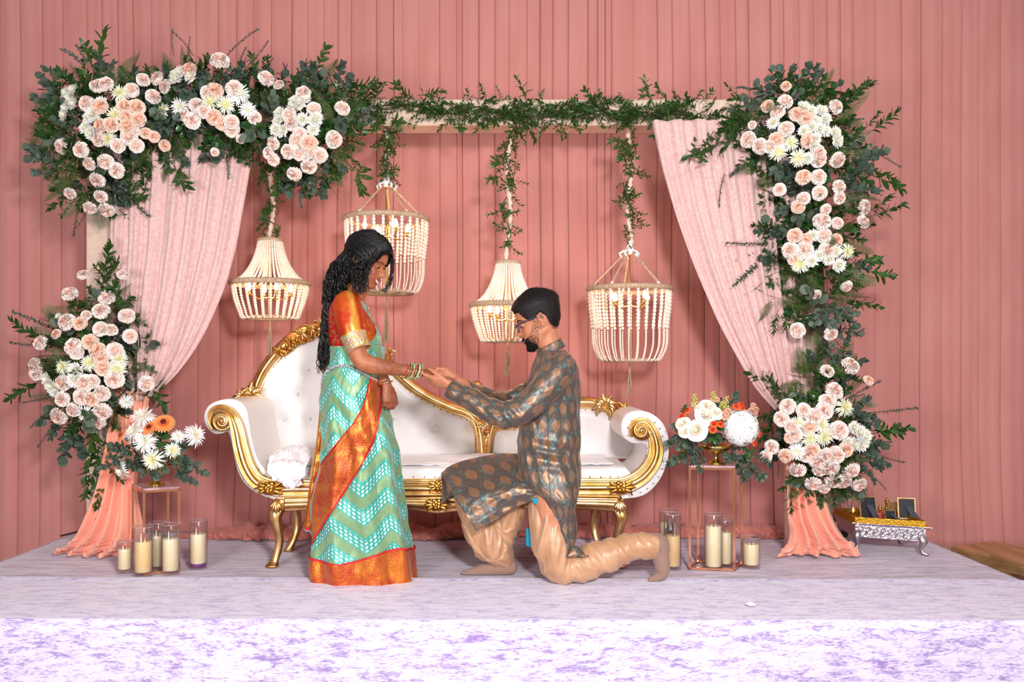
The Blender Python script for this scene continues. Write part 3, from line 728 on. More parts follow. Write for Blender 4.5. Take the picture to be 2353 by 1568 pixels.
candle(384, 1325, 1210, 1243, 21, 'tall glass candle with cream wax in front of the left stand, third from left')
candle(320, 1329, 1216, 1250, 22, 'tall glass candle with warm orange wax nearest the front of the left group', warm=True)
candle(448, 1312, 1201, 1232, 21, 'glass candle with a purple base, standing apart at the right of the left stand', purple=True)
candle(1537, 1303, 1178, 1205, 20, 'glass candle behind the raised foot of the kneeling man, back of the pair', side='right')
candle(1549, 1314, 1186, 1236, 20.5, 'glass candle with warm orange wax right beside the kneeling man\'s raised foot', warm=True, side='right')
candle(1670, 1308, 1200, 1228, 17, 'slim glass candle inside the right copper stand, behind the tall cream candle', side='right')
candle(1644, 1315, 1187, 1214, 21.5, 'tallest cream glass candle in front of the right copper stand', side='right')
candle(1732, 1311, 1240, 1256, 21, 'short glass candle standing alone right of the right copper stand', side='right')

# ================================================================ STANDS
def stand(corners, zt, label, topmat=None, cat='stand'):
    # corners: (px, depth) near-left, near-right, far-right, far-left
    cs = [Vector(((px-CX)*d/F, d, 0)) for px, d in corners]; c = sum(cs, Vector())/4
    th = thing('display_stand', c, label, cat)
    r = .0056
    def bar(a, b, name):
        m = MB(); dirv = (b-a).normalized(); L = (b-a).length; q = dirv.to_track_quat('Z', 'Y').to_matrix()
        ang = math.atan2((cs[1]-cs[0]).y, (cs[1]-cs[0]).x)
        m.box((a+b)/2, (2*r, 2*r, L+2*r), q if abs(dirv.z) < .5 else Matrix.Rotation(ang, 3, 'Z')); part(name, m, M['copper'], th, smooth=False)
    for k in range(4):
        a, b = cs[k], cs[(k+1) % 4]; up = Vector((0, 0, zt)); lo = Vector((0, 0, r+.003))
        bar(a+lo, a+up, 'leg'); bar(a+up, b+up, 'top_rail'); bar(a+lo, b+lo, 'bottom_rail')
    m = MB(); t = [v+(v-c)*.03+Vector((0, 0, zt+r)) for v in cs]; m.add(t+[v+Vector((0, 0, .009)) for v in t], [(3, 2, 1, 0), (4, 5, 6, 7), (0, 1, 5, 4), (1, 2, 6, 5), (2, 3, 7, 6), (3, 0, 4, 7)])
    part('top_plate', m, topmat or M['marble'], th, smooth=False)
    return c, zt+r+.009
cl, zl = stand([(331, 4.10), (411, 4.17), (386, 4.34), (305, 4.27)], .395, 'thin copper frame stand holding the orange gerbera centrepiece at left')
cr, zr2 = stand([(1585, 4.21), (1687, 4.18), (1704, 4.30), (1604, 4.35)], .492, 'tall thin copper frame stand holding the white rose and hydrangea centrepiece at right')

# ================================================================ SILVER TABLE
fl = P(1969, 1266, 4.65); fr = P(2120, 1277, 4.53); bl = P(1924, 1242, 4.93); br = P(2068, 1253, 4.80)
for v in (fl, fr, bl, br): v.z = 0
c = (fl+fr+bl+br)/4; st = thing('silver_table', c, 'low embossed silver table with a gold tray top at the right of the stage', 'table')
ex = ((fr-fl)+(br-bl)).normalized(); ey = ((bl-fl)+(br-fr)).normalized(); wx = ((fr-fl).length+(br-bl).length)/2; wy = ((bl-fl).length+(br-fr).length)/2
def T(u, v, z): return c+ex*(u*wx/2)+ey*(v*wy/2)+Vector((0, 0, z))
ZT = .150
for u in (-1, 1):
    for v in (-1, 1):
        m = MB(); m.tube([T(u*.97, v*.97, .09), T(u*1.02, v*1.02, .068), T(u*.95, v*.95, .035), T(u*1.0, v*1.0, .012), T(u*1.10, v*1.06, .008)], [.024, .021, .011, .010, .009], 10); part('leg', m, M['silver_plain'] if 'silver_plain' in M else M['silver'], st)
def quadbox(m, k, z0, z1, k2=None):
    k2 = k2 or k; lo = [T(-k, -k, z0), T(k, -k, z0), T(k, k, z0), T(-k, k, z0)]; hi = [T(-k2, -k2, z1), T(k2, -k2, z1), T(k2, k2, z1), T(-k2, k2, z1)]
    m.add(lo+hi, [(3, 2, 1, 0), (4, 5, 6, 7), (0, 1, 5, 4), (1, 2, 6, 5), (2, 3, 7, 6), (3, 0, 4, 7)])
m = MB(); quadbox(m, 1.06, .075, ZT-.008)
for v, n in ((-1.075, 9),):                 # embossed scroll relief on the front
    for k in range(n):
        u = lerp(-.9, .9, k/(n-1))
        m.tube([T(u-.07, v, .088), T(u-.02, v*1.01, .112), T(u+.05, v, .132), T(u+.085, v, .112)], [.004, .007, .006, .003], 6)
part('apron', m, M['silver'], st, smooth=False)
m = MB(); quadbox(m, 1.16, ZT-.008, ZT-.002, 1.20); quadbox(m, 1.20, ZT-.002, ZT+.002); part('table_top', m, M['silver'], st, smooth=False)
m = MB(); quadbox(m, 1.17, ZT+.002, ZT+.005)
part('gold_tray', m, M['tray'], st, smooth=False)
for (a, b) in (((-1.05, -1.05), (1.05, -1.05)), ((1.05, -1.05), (1.05, 1.05)), ((-1.05, 1.05), (1.05, 1.05)), ((-1.05, -1.05), (-1.05, 1.05))):
    m = MB(); A = T(a[0], a[1], ZT+.005); B = T(b[0], b[1], ZT+.005); n = (B-A).cross(Vector((0, 0, 1))).normalized()*.004; up = Vector((0, 0, .026))
    m.add([A-n, B-n, B+n, A+n, A-n+up, B-n+up, B+n+up, A+n+up], [(3, 2, 1, 0), (4, 5, 6, 7), (0, 1, 5, 4), (1, 2, 6, 5), (2, 3, 7, 6), (3, 0, 4, 7)]); part('tray_edge', m, M['tray'], st, smooth=False)
def photo_frame(px, pyt, d, w_, h, label, tiltz=.25, yaw=0, rim='copper_wood'):
    b = P(px, 0, d); b.z = ZT+.006; th = thing('photo_frame', b, label, 'photo frame', 'photo frames seen from behind on the silver table')
    Q = Matrix.Rotation(yaw, 3, 'Z') @ Matrix.Rotation(tiltz, 3, 'X')
    m = MB(); m.box(b+Q @ Vector((0, 0, h/2)), (w_, .012, h), Q); part('frame', m, M['gold_wood'], th, smooth=False)
    m = MB(); m.box(b+Q @ Vector((0, -.006, h/2)), (w_*.86, .006, h*.9), Q); part('backing_board', m, M['black'], th, smooth=False)
    s = b+Q @ Vector((.004, -.010, h*.62)); e = Vector((b.x+.028, b.y-.035-.02, ZT+.008)); ww = w_*.17
    m = MB(); m.add([s+Vector((-ww, 0, 0)), s+Vector((ww, 0, 0)), e+Vector((ww*1.6, 0, 0)), e+Vector((-ww*1.2, 0, 0))]+[q+Vector((0, -.004, 0)) for q in (s+Vector((-ww, 0, 0)), s+Vector((ww, 0, 0)), e+Vector((ww*1.6, 0, 0)), e+Vector((-ww*1.2, 0, 0)))], [(0, 1, 2, 3), (7, 6, 5, 4), (0, 4, 5, 1), (1, 5, 6, 2), (2, 6, 7, 3), (3, 7, 4, 0)]); part('easel_leg', m, M['charcoal'], th, smooth=False)
photo_frame(1996, 1150, 4.74, .094, .118, 'black backed photo frame with an easel leg, left one on the silver table', -.22, .06)
photo_frame(2084, 1154, 4.72, .092, .114, 'black backed photo frame with an easel leg, right one on the silver table', -.2, -.2)
photo_frame(2046, 1180, 4.70, .062, .050, 'smallest black backed frame low between the two tall frames', -.3, 0)
b = P(2052, 0, 4.84); b.z = ZT+.006; m = MB(); m.box(b+Vector((0, 0, .036)), (.062, .012, .072)); solo('wooden_box', m, M['gold_wood'], 'small brown framed panel standing behind the smallest frame', 'panel', smooth=False)
def idol(px, d, h, robe, label):
    b = P(px, 0, d); b.z = ZT+.006; th = thing('statuette', b, label, 'statuette')
    m = MB(); m.lathe([(.016, 0), (.019, .006), (.013, .012), (.016, h*.3), (.012, h*.5), (.006, h*.6)], b, 12); part('robe', m, M[robe], th)
    m = MB(); m.ball(b+Vector((0, 0, h*.70)), h*.13, 10, 8); m.lathe([(h*.12, 0), (h*.09, h*.1), (.002, h*.2)], b+Vector((0, 0, h*.78)), 10)
    m.tube([b+Vector((-.012, -.004, h*.5)), b+Vector((-.02, -.012, h*.35)), b+Vector((-.006, -.018, h*.4))], .0035, 6); m.tube([b+Vector((.012, -.004, h*.5)), b+Vector((.02, -.012, h*.35)), b+Vector((.006, -.018, h*.4))], .0035, 6); part('figure', m, M['brass'], th)
idol(2022, 4.70, .082, 'red', 'little gold statuette in a red robe between the frames')
idol(2038, 4.86, .098, 'brass', 'little all gold statuette at the back of the tray')
m = MB(); b = P(1959, 0, 4.82); b.z = ZT+.006; th = thing('oil_lamp', b, 'small brass oil lamp with a lit flame at the left of the tray', 'lamp')
m.lathe([(.012, 0), (.008, .008), (.022, .018), (.026, .026), (.022, .024), (.002, .02)], b, 16); part('bowl', m, M['brass'], th)
m = MB(); m.lathe([(.001, 0), (.0065, .008), (.005, .016), (.001, .030)], b+Vector((0, -.010, .022)), 10); part('flame', m, M['flame'], th)
b = P(2062, 0, 4.86); b.z = ZT+.006; m = MB(); m.tube([b, b+Vector((-.022, 0, .120))], .0014, 5); m.ball(b+Vector((0, 0, .004)), .007, 8, 5); solo('incense_stick', m, M['jute'], 'thin incense stick leaning up from the back of the tray', 'incense stick')
m = MB(); b = P(1914, 1217, 5.0); m.box(b+Vector((.02, .06, .045)), (.10, .16, .085), Matrix.Rotation(.2, 3, 'Z')); o = solo('speaker_box', m, M['black'], 'small black box on the stage behind the silver table and right post', 'box', smooth=False); o.modifiers.new('b', 'BEVEL').width = .004; o.location.z = .004
# cable at the left curtain
m = MB(); m.tube([tuple(P(*q)) for q in spline([(140, 1232, 5.0), (165, 1226, 4.9), (182, 1222, 4.8), (196, 1224, 4.75)], 6)], .005, 6)
for v in m.v: v.z = max(.003, v.z)
solo('cable', m, M['black'], 'black cable on the stage beside the left post', 'cable')
# ================================================================ GOLD WOODEN PLATFORM (right)
A = P(2182, 1257, 4.86); Bv = P(2560, 1392, 4.08); Bv.z = A.z; zt = A.z
e1 = (Bv-A); L = e1.length; e1.normalize(); e2 = Vector((-e1.y, e1.x, 0)); e2 = e2 if e2.x > 0 else -e2
rot = Matrix((e1, e2, Vector((0, 0, 1)))).transposed()
gp = thing('pallet_bench', (A+e1*L/2+e2*.3)*1, 'gold painted wooden pallet bench standing beyond the right edge of the stage', 'bench'); gp.location.z = FZ+.002
for k in range(3):
    m = MB(); m.box(A+e1*(L/2)+e2*(.06+.125*k)+Vector((0, 0, -.0125)), (L, .108, .025), rot); o = part('plank', m, M['gold_wood'], gp, smooth=False); o.modifiers.new('b', 'BEVEL').width = .004
for k in (0, 2):
    m = MB(); m.box(A+e1*(L/2)+e2*(.02 if k == 0 else .35)+Vector((0, 0, -.050)), (L, .03, .05), rot); o = part('side_rail', m, M['gold_wood'], gp, smooth=False); o.modifiers.new('b', 'BEVEL').width = .003
zg = FZ+.004
for a in (.05, .36, .68, .97):
    for bb in (.045, .33):
        p = A+e1*L*a+e2*bb; m = MB(); m.box((p.x, p.y, (zt-.03+zg)/2), (.07, .07, zt-.03-zg), rot); part('post', m, M['gold_wood'], gp, smooth=False)
m = MB(); m.box(A+e1*.02+e2*.185+Vector((0, 0, -.065)), (.03, .34, .08), rot); part('side_rail', m, M['gold_wood'], gp, smooth=False)
# clear petal on the front of the stage
m = MB(); b = P(1725, 1396, dfloor(1396)); b.z = .012
m.grid(lambda u, v: b+Vector(((u-.5)*.042*math.sin(PI*(.15+.7*v)), (v-.5)*.05, .010*math.sin(PI*u)*math.sin(PI*v)+.003*nz(u*5, v*5))), 10, 10); solo('fallen_petal', m, M['linen'], 'single white petal lying on the front strip of the stage at right', 'petal')
# ================================================================ FLOWERS AND FOLIAGE
def leafm(name, a, b_, rough=.45, spec=.5):
    def fn(nt, b):
        n = noi(nt, None, 9, 2); setc(nt, b, mixc(nt, n.step(.3, .7), a, b_))
    return mat(name, a, rough, fn=fn, spec=spec)
M['ruscus'] = leafm('ruscus', lin(38, 70, 26), lin(70, 108, 44), .35)
M['vine'] = leafm('vine', lin(42, 74, 30), lin(76, 112, 48), .38)
M['salal'] = leafm('salal', lin(36, 72, 34), lin(64, 108, 50), .28)
M['euc'] = leafm('euc', lin(68, 86, 72), lin(108, 124, 106), .65)
M['baby'] = leafm('baby', lin(72, 88, 82), lin(106, 122, 116), .65)
M['fern'] = leafm('fern', lin(58, 84, 36), lin(92, 116, 54), .5)
M['stem'] = leafm('stem', lin(70, 82, 50), lin(96, 84, 60), .6)
M['calyx'] = leafm('calyx', lin(92, 130, 50), lin(120, 160, 70), .5)
def petal(name, centre, edge, r, rough=.7):
    def fn(nt, b):
        x, y, z = xyz(nt, coords(nt)); rr = (x*x+y*y).m('POWER', .5)
        n = noi(nt, None, 120, 2); setc(nt, b, mixc(nt, (rr+(n-.5)*r*.6).step(r*.15, r*.95), centre, edge))
    m = mat(name, edge, rough, fn=fn, sheen=.1, spec=.3); b = m.node_tree.nodes['Principled BSDF']
    b.inputs['Subsurface Weight'].default_value = .12; b.inputs['Subsurface Scale'].default_value = .006; return m
M['blush'] = petal('blush', lin(244, 204, 188), lin(246, 230, 223), .034)
M['peach'] = petal('peach', lin(244, 188, 160), lin(246, 216, 200), .036)
M['white'] = petal('white', lin(250, 248, 226), lin(250, 248, 246), .03)
M['cream'] = petal('cream', lin(244, 240, 190), lin(250, 248, 232), .04)
M['orange'] = petal('orange', lin(244, 110, 40), lin(252, 164, 96), .05)
M['dark_centre'] = mat('dark_centre', lin(92, 22, 34), .8)
M['vivid'] = petal('vivid', lin(226, 60, 20), lin(246, 110, 50), .02)
M['rose'] = petal('rose', lin(252, 240, 220), lin(250, 246, 238), .04)
M['hydrangea'] = petal('hydrangea', lin(240, 240, 214), lin(250, 250, 246), .02)
M['buds'] = leafm('buds', lin(176, 178, 80), lin(206, 196, 120), .6)
M['seed'] = leafm('seed', lin(118, 122, 60), lin(150, 140, 84), .7)

def carnation_mesh(mt, seed, r=.039):
    m = MB(); rr = random.Random(seed); n = 58
    for k in range(n):                      # a dome of small crinkled petals
        t = (k+.5)/n; el = lerp(1.45, -.25, t**.8)+rr.uniform(-.16, .16); a = k*2.39996+rr.uniform(-.4, .4); out = Vector((math.cos(a)*math.cos(el), math.sin(a)*math.cos(el), math.sin(el)*.72))
        base = out*r*.38; tan = Vector((-math.sin(a), math.cos(a), 0)); tw = rr.uniform(-.9, .9) if t < .6 else rr.uniform(-.3, .3); sd = (tan*math.cos(tw)+out.cross(tan)*math.sin(tw)).normalized()
        L = r*(.58+.10*rr.random()); w_ = r*(.24+.10*rr.random())*(1+.35*t); nn = sd.cross(out).normalized(); vs = []
        for j, (f, wf) in enumerate(((0, .25), (.6, .8), (1, 1.05))):
            for i in range(6):
                u = i/5-.5; z = (.10*r*((i % 2)*2-1)+rr.uniform(-.03, .03)*r)*f*f; e = L*f*(1-.35*u*u*4*.5)+(r*.05*((i*3) % 2) if j == 2 else 0)
                vs.append(base+out*e+sd*u*2*w_*wf+nn*(z+.12*r*f*f*rr.uniform(.6, 1)))
        m.add(vs, [(q*6+i, q*6+i+1, q*6+i+7, q*6+i+6) for q in range(2) for i in range(5)])
    m.ball((0, 0, 0), r*.55, 10, 6, (1, 1, .7))
    m.cm = 1; m.tube([(0, 0, -r*.9), (0, 0, -r*.3), (0, 0, r*.02)], [r*.14, r*.24, r*.4], 7, round_=False)
    return m.mesh('carnation', [mt, M['calyx']])
def mum_mesh(mt, seed, r, n1, wid, dome=.7, name='chrysanthemum', centre=None, spider=False):
    m = MB(); rr = random.Random(seed)
    layers = 5 if not spider else 4
    for L in range(layers):
        t = L/(layers-1); n = int(n1*(1-.45*t)); el = lerp(-.05, 1.25, t)
        for k in range(n):
            a = 2*PI*(k+.5*(L % 2))/n+rr.uniform(-.12, .12); e = el+rr.uniform(-.14, .14); ln = r*(1-.38*t)*rr.uniform(.82, 1.1)
            d = Vector((math.cos(a), math.sin(a), 0)); s = Vector((-math.sin(a), math.cos(a), 0)); w_ = wid*r*(1-.25*t)
            pts = []
            for q in (0.08, .4, .75, 1):
                ee = e-(.35 if spider else -.25)*q*q*(1-t)+(.5*q*q*t)
                pts.append(d*ln*q*math.cos(ee)+Vector((0, 0, ln*q*math.sin(ee)*dome)))
            ws = (.35, .8, 1, .25)
            vs = []
            for p, w2 in zip(pts, ws): vs += [p-s*w_*w2, p+s*w_*w2]
            m.add(vs, [(0, 1, 3, 2), (2, 3, 5, 4), (4, 5, 7, 6)])
    if centre: m.cm = 1; m.ball((0, 0, r*.10), r*.26, 12, 6, (1, 1, .5))
    return m.mesh(name, [mt, centre] if centre else [mt])
def rose_mesh(mt, r):
    m = MB()
    for L, (rad, h, n) in enumerate(((1.05, .25, 5), (.82, .55, 5), (.58, .75, 4), (.36, .85, 3))):
        for k in range(n):
            a0 = 2*PI*k/n+L*.7
            def fn(u, v, a0=a0, rad=rad, h=h, n=n, L=L):
                a = a0+(u-.5)*2*PI/n*1.45; q = rad*(.25+.75*v**.6)*(1-.10*(2*u-1)**2)+.12*v**4*(L < 2); z = h*v*1.0-(.22*v**5 if L < 2 else 0)-.15*(2*u-1)**2*v
                return Vector((q*math.cos(a)*r, q*math.sin(a)*r, z*r))
            m.grid(fn, 7, 5, uvs=False)
    m.ball((0, 0, r*.5), r*.22, 10, 6, (1, 1, 1.5)); return m.mesh('rose', [mt])
def gerbera_mesh(mt):
    m = MB(); r = .05
    for L, (n, e, k2) in enumerate(((22, .05, 1), (20, .22, .86), (18, .45, .5))):
        for k in range(n):
            a = 2*PI*(k+.5*L)/n; d = Vector((math.cos(a), math.sin(a), 0)); s = Vector((-math.sin(a), math.cos(a), 0)); vs = []
            for q, w2 in ((.15, .5), (.5, 1), (.85, .95), (1, .4)):
                p = d*r*k2*q*math.cos(e)+Vector((0, 0, r*q*math.sin(e)-.008*q*q)); vs += [p-s*r*.1*w2, p+Vector((0, 0, -.002)), p+s*r*.1*w2]
            m.add(vs, [f for j in range(3) for f in ((3*j, 3*j+1, 3*j+4, 3*j+3), (3*j+1, 3*j+2, 3*j+5, 3*j+4))])
    m.cm = 1; m.ball((0, 0, .006), r*.25, 14, 7, (1, 1, .5))
    for k in range(18): a = k*2.4; m.ball((r*.2*math.cos(a), r*.2*math.sin(a), .012), .003, 5, 3)
    return m.mesh('gerbera', [mt, M['dark_centre']])
def hydrangea_mesh(mt, R_):
    m = MB(); n = 190
    for k in range(n):
        z = 1-1.7*k/n; a = k*2.39996; q = math.sqrt(max(0, 1-z*z)); d = Vector((q*math.cos(a), q*math.sin(a), z)); c = d*R_*(.9+.16*R.random()); Q = aim(d, a)
        for j in range(4):
            b = j*PI/2; e = Vector((math.cos(b), math.sin(b), 0)); f = Vector((-math.sin(b), math.cos(b), 0)); s_ = .0145
            m.add([c+Q @ v for v in (Vector((0, 0, 0)), e*s_*.6+f*s_*.5+Vector((0, 0, .002)), e*s_*1.15+Vector((0, 0, -.001)), e*s_*.6-f*s_*.5+Vector((0, 0, .002)))], [(0, 3, 2, 1)])
    m.ball((0, 0, 0), R_*.9, 16, 10); return m.mesh('hydrangea', [mt])
CAR = [carnation_mesh(M['blush'], k) for k in range(3)]; PCH = [carnation_mesh(M['peach'], k+9) for k in range(2)]
WM = [mum_mesh(M['white'], k, .037, 34, .085, 1.0) for k in range(2)]; SP = [mum_mesh(M['cream'], k+5, .05, 30, .05, .8, spider=True) for k in range(2)]
SPW = mum_mesh(M['white'], 8, .055, 34, .05, .75, spider=True); GER = gerbera_mesh(M['orange']); ROSE = rose_mesh(M['rose'], .042); HYD = hydrangea_mesh(M['hydrangea'], .075)
SROSE = rose_mesh(M['vivid'], .016); STOCK = carnation_mesh(M['peach'], 40, .016)

# ---- leaves; every sprig grows along local +Z from its origin
def leaf(m, base, d, n, L, W, fold=.25, tip=True, curl=.2, rnd=False):
    d = Vector(d).normalized(); n = Vector(n); n = (n-d*n.dot(d)); n = n.normalized() if n.length > 1e-5 else d.orthogonal().normalized(); s = d.cross(n)
    base = Vector(base); vs = [base]
    prof = ((.22, .62), (.5, 1), (.78, .72)) if not rnd else ((.14, .72), (.45, 1), (.82, .78))
    for t, w_ in prof:
        c = base+d*L*t-n*curl*L*t*t; vs += [c-s*W*w_/2+n*fold*W*w_/2, c, c+s*W*w_/2+n*fold*W*w_/2]
    vs.append(base+d*L-n*curl*L*(1 if not rnd else .9))
    fs = [(0, 2, 1), (0, 3, 2)]
    for j in (0, 1): a = 1+3*j; fs += [(a, a+1, a+4, a+3), (a+1, a+2, a+5, a+4)]
    fs += [(7, 8, 10), (8, 9, 10)]
    m.add(vs, fs)
def sprig(mt, L, nl, ll, lw, ang, seed, bend=.15, pair=True, fold=.3, curl=.25, rnd=False, name='leaf_sprig', noleaf=False, planar=False):
    rr = random.Random(seed); m = MB(); bx = rr.uniform(-1, 1)*bend; by = rr.uniform(-1, 1)*bend
    def sp(t): return Vector((bx*L*t*t, by*L*t*t, L*t*(1-.15*t)))
    m.tube([sp(k/6) for k in range(7)], [.0022*(1-.6*k/6) for k in range(7)], 3, round_=False)
    spots = []
    for k in range(nl):
        t = lerp(.12, 1, (k+1)/nl); a = (k*2.4 if not pair else (k//2)*1.57+(k % 2)*PI)+rr.uniform(-.35, .35)
        if planar: a = (k % 2)*PI+rr.uniform(-.25, .25)
        b = sp(t); ax_ = (sp(min(1, t+.05))-sp(t-.05)).normalized(); s = Vector((math.cos(a), math.sin(a), 0)); e = ang*(1-.5*t)*rr.uniform(.8, 1.2)
        d = ax_*math.cos(e)+s*math.sin(e); q = ll*rr.uniform(.75, 1.15)*(1-.3*t if t > .6 else .85)
        spots.append((b, d, ax_, q))
    m.cm = 1
    if not noleaf:
        for b, d, n, q in spots: leaf(m, b, d, n, q, lw*q/ll, fold, True, curl*rr.uniform(.4, 1.4), rnd)
        leaf(m, sp(1), sp(1)-sp(.9), Vector((1, 0, 0)), ll*.7, lw*.7, fold, True, curl, rnd)
    me = m.mesh(name, [M['stem'], mt]); return me, spots
def fern_mesh(seed, L=.2):
    m = MB(); rr = random.Random(seed); c = rr.uniform(.1, .35); m.cm = 0
    def sp(t): return Vector((0, -c*L*t*t, L*t))
    m.tube([sp(k/5) for k in range(6)], [.0018*(1-.7*k/5) for k in range(6)], 3, round_=False); m.cm = 1
    for k in range(15):
        t = .08+.90*k/15; pl = L*.36*(1-t)**.7*min(1, t*4+.3)+.006
        for sd in (-1, 1):
            d = Vector((sd*.86, -.12, .52)).normalized(); b = sp(t); s_ = Vector((-sd*.5, 0, .86)); vs = []; n_ = 6
            for j in range(n_+1):
                u = j/n_; w_ = min(pl*.17, L*.026)*(1-u)**.6*(1.0 if j % 2 == 0 else .5)*(1 if j else .3); q = b+d*pl*u+Vector((0, -pl*.15*u*u, 0)); vs += [q-s_*w_, q+s_*w_]
            m.add(vs, [(2*j, 2*j+1, 2*j+3, 2*j+2) for j in range(n_)])
    return m.mesh('fern_frond', [M['stem'], M['fern']])
RUS = [sprig(M['ruscus'], .17, 13, .058, .025, .95, k)[0] for k in range(4)]
SAL = [sprig(M['salal'], .12, 8, .068, .044, 1.1, k+20, curl=.35)[0] for k in range(3)]
VIN = [sprig(M['vine'], .11, 12, .042, .017, 1.0, k+40, bend=.35, curl=.5)[0] for k in range(4)]
EUCJ = [sprig(M['euc'], .17, 9, .060, .056, 1.2, k+60, rnd=True, fold=.1, curl=.05)[0] for k in range(3)]
EUCS = [sprig(M['euc'], .17, 9, .060, .056, 1.2, k+70, rnd=True, noleaf=True, name='eucalyptus_sprig') for k in range(3)]
BAB = [sprig(M['baby'], .20, 40, .016, .011, 1.35, k+80, rnd=True, fold=.2, bend=.3)[0] for k in range(3)]
FRN = [fern_mesh(k) for k in range(3)]
_l = MB(); leaf(_l, (0, 0, 0), (0, 0, 1), (1, 0, 0), 1, .92, .12, True, .08, True); RLEAF = _l.mesh('leaf', [M['euc']])
def seedm():
    m = MB(); rr = random.Random(3)
    for k in range(30): m.ball((rr.uniform(-.02, .02), rr.uniform(-.02, .02), .03+rr.uniform(0, .05)), .0032, 5, 3)
    m.tube([(0, 0, 0), (0, 0, .06)], .002, 3); return m.mesh('seed_spray', [M['seed']])
SEED = seedm()
def inside(poly, x, y):
    c = False; n = len(poly)
    for i in range(n):
        (x1, y1), (x2, y2) = poly[i], poly[(i+1) % n]
        if (y1 > y) != (y2 > y) and x < (x2-x1)*(y-y1)/(y2-y1)+x1: c = not c
    return c
NM = {}
for lst, n in ((RUS, 'ruscus_sprig'), (SAL, 'salal_sprig'), (VIN, 'vine_sprig'), (EUCJ, 'eucalyptus_sprig'), (BAB, 'baby_eucalyptus_sprig'), (FRN, 'fern_frond')):
    for me in lst: NM[me.name] = n; me.name = n; NM[me.name] = n
def put(th, lst, p, d, sc=1, rr=R):
    me = lst[rr.randrange(len(lst))]; return inst(NM[me.name], me, th, p, aim(d, rr.random()*6.28), sc)
def put_euc(th, p, d, sc=1, rr=R):          # sprig whose leaves are sub-parts
    me, spots = EUCS[rr.randrange(3)]; Q = aim(d, rr.random()*6.28)
    o = inst('eucalyptus_sprig', me, th, p, Q, sc)
    for b, dd, n, q in spots:
        lo = bpy.data.objects.new('leaf', RLEAF); C.objects.link(lo); lo.parent = o; lo.location = b
        zax = dd.normalized(); xax = (n-zax*n.dot(zax)).normalized(); yax = zax.cross(xax)
        lo.rotation_euler = Matrix((xax, yax, zax)).transposed().to_euler(); lo.scale = (q, q, q)
    return o
FK = {'c': (CAR, 'carnation'), 'p': (PCH, 'carnation'), 'w': (WM, 'chrysanthemum'), 's': (SP, 'spider_chrysanthemum'), 'S': ([SPW], 'spider_chrysanthemum')}
def blooms(th, lst, ox, oy, k, d0, cen, depth, sp=None, droop=.4, rr=R):
    # lst: (kind, zx, zy[, size]); cen: list of cluster centres, blooms nearer a centre stand further forward and face outwards from it
    for it in lst:
        kind, zx, zy = it[:3]; s = it[3] if len(it) > 3 else 1
        px = ox+zx/k; py = oy+zy/k
        c = min(cen, key=lambda q: ((px-q[0])/q[2])**2+((py-q[1])/q[3])**2); dx = (px-c[0])/c[2]; dy = (py-c[1])/c[3]; r2 = min(1, dx*dx+dy*dy)
        d = d0-depth*math.sqrt(max(0.05, 1-r2*.75))-.02*rr.random()
        n = Vector((dx*.9+rr.uniform(-.25, .25), -1.0, -dy*.9+rr.uniform(-.2, .25)-(.0 if dy < .6 else droop)))
        g, nm = FK[kind]; inst(nm, g[rr.randrange(len(g))], th, P(px, py, d), aim(n, rr.random()*6.28), s*(.92+.16*rr.random())*d/4.3)
def foliage(th, poly, spine, d0, dep, step, mix, seed, neuc=24, size=1, mind=0):
    rr = random.Random(seed); xs = [p[0] for p in poly]; ys = [p[1] for p in poly]; ec = 0; pts = []
    y = min(ys)
    while y < max(ys):
        x = min(xs)
        while x < max(xs):
            px = x+rr.uniform(-.5, .5)*step; py = y+rr.uniform(-.5, .5)*step
            if inside(poly, px, py): pts.append((px, py))
            x += step
        y += step
    rr.shuffle(pts)
    for px, py in pts:
        s = min(((px-a)**2+(py-b)**2, a, b) for a, b in spine); dx, dy = px-s[1], py-s[2]; L = math.hypot(dx, dy)+1; t = min(1, L/90)
        bx = px-dx/L*38*t; by = py-dy/L*38*t                    # root sits inward of the sampled spot
        d = d0-dep*(1-t*.8)*rr.uniform(.1, 1)
        n = Vector((dx/L*t*1.2+rr.uniform(-.6, .6), -rr.uniform(.25, .9)*(1.15-t*.8), -dy/L*t*1.2+rr.uniform(-.6, .6)))
        q = nz(px/75, py/75, seed)+rr.uniform(-.28, .28)
        kind = None; acc = 0; u = sm((q+.75)/1.5)
        for kd, w_ in mix:
            acc += w_
            if u <= acc: kind = kd; break
        kind = kind or mix[-1][0]; sc = size*rr.uniform(.62, .95)
        p = P(bx, by, d)
        if kind == 'euc':
            if ec < neuc and t < .95 and rr.random() < .5: put_euc(th, p+Vector((0, -.03, 0)), n, sc*1.15, rr); ec += 1
            else: put(th, EUCJ, p, n, sc*1.15, rr)
        else: put(th, dict(rus=RUS, sal=SAL, vin=VIN, bab=BAB, fern=FRN)[kind], p, n, sc, rr)
def shoots(th, lst, d=4.40, rr=R):
    for kind, x0, y0, x1, y1 in lst:
        a = P(x0, y0, d+rr.uniform(-.05, .05)); b = P(x1, y1, d+rr.uniform(-.12, .04)); L = (b-a).length
        g, bl = dict(rus=(RUS, .17*.9), sal=(SAL, .14), vin=(VIN, .11), bab=(BAB, .19), fern=(FRN, .2), euc=(EUCJ, .17))[kind]
        # long shoots are chained so that they reach without growing fat leaves
        n = max(1, round(L/(bl*1.25))); 
        for k in range(n):
            put(th, g, a.lerp(b, k/n*.92), b-a, min(1.35, L/n/bl*(1.0 if n == 1 else 1.15)), rr)
def stemwork(th, spine, d):                 # hidden wire core that the stems grow out of
    m = MB(); m.tube([P(a, b, d) for a, b in spine], .028, 8); part('flower_core', m, M['stem'], th)

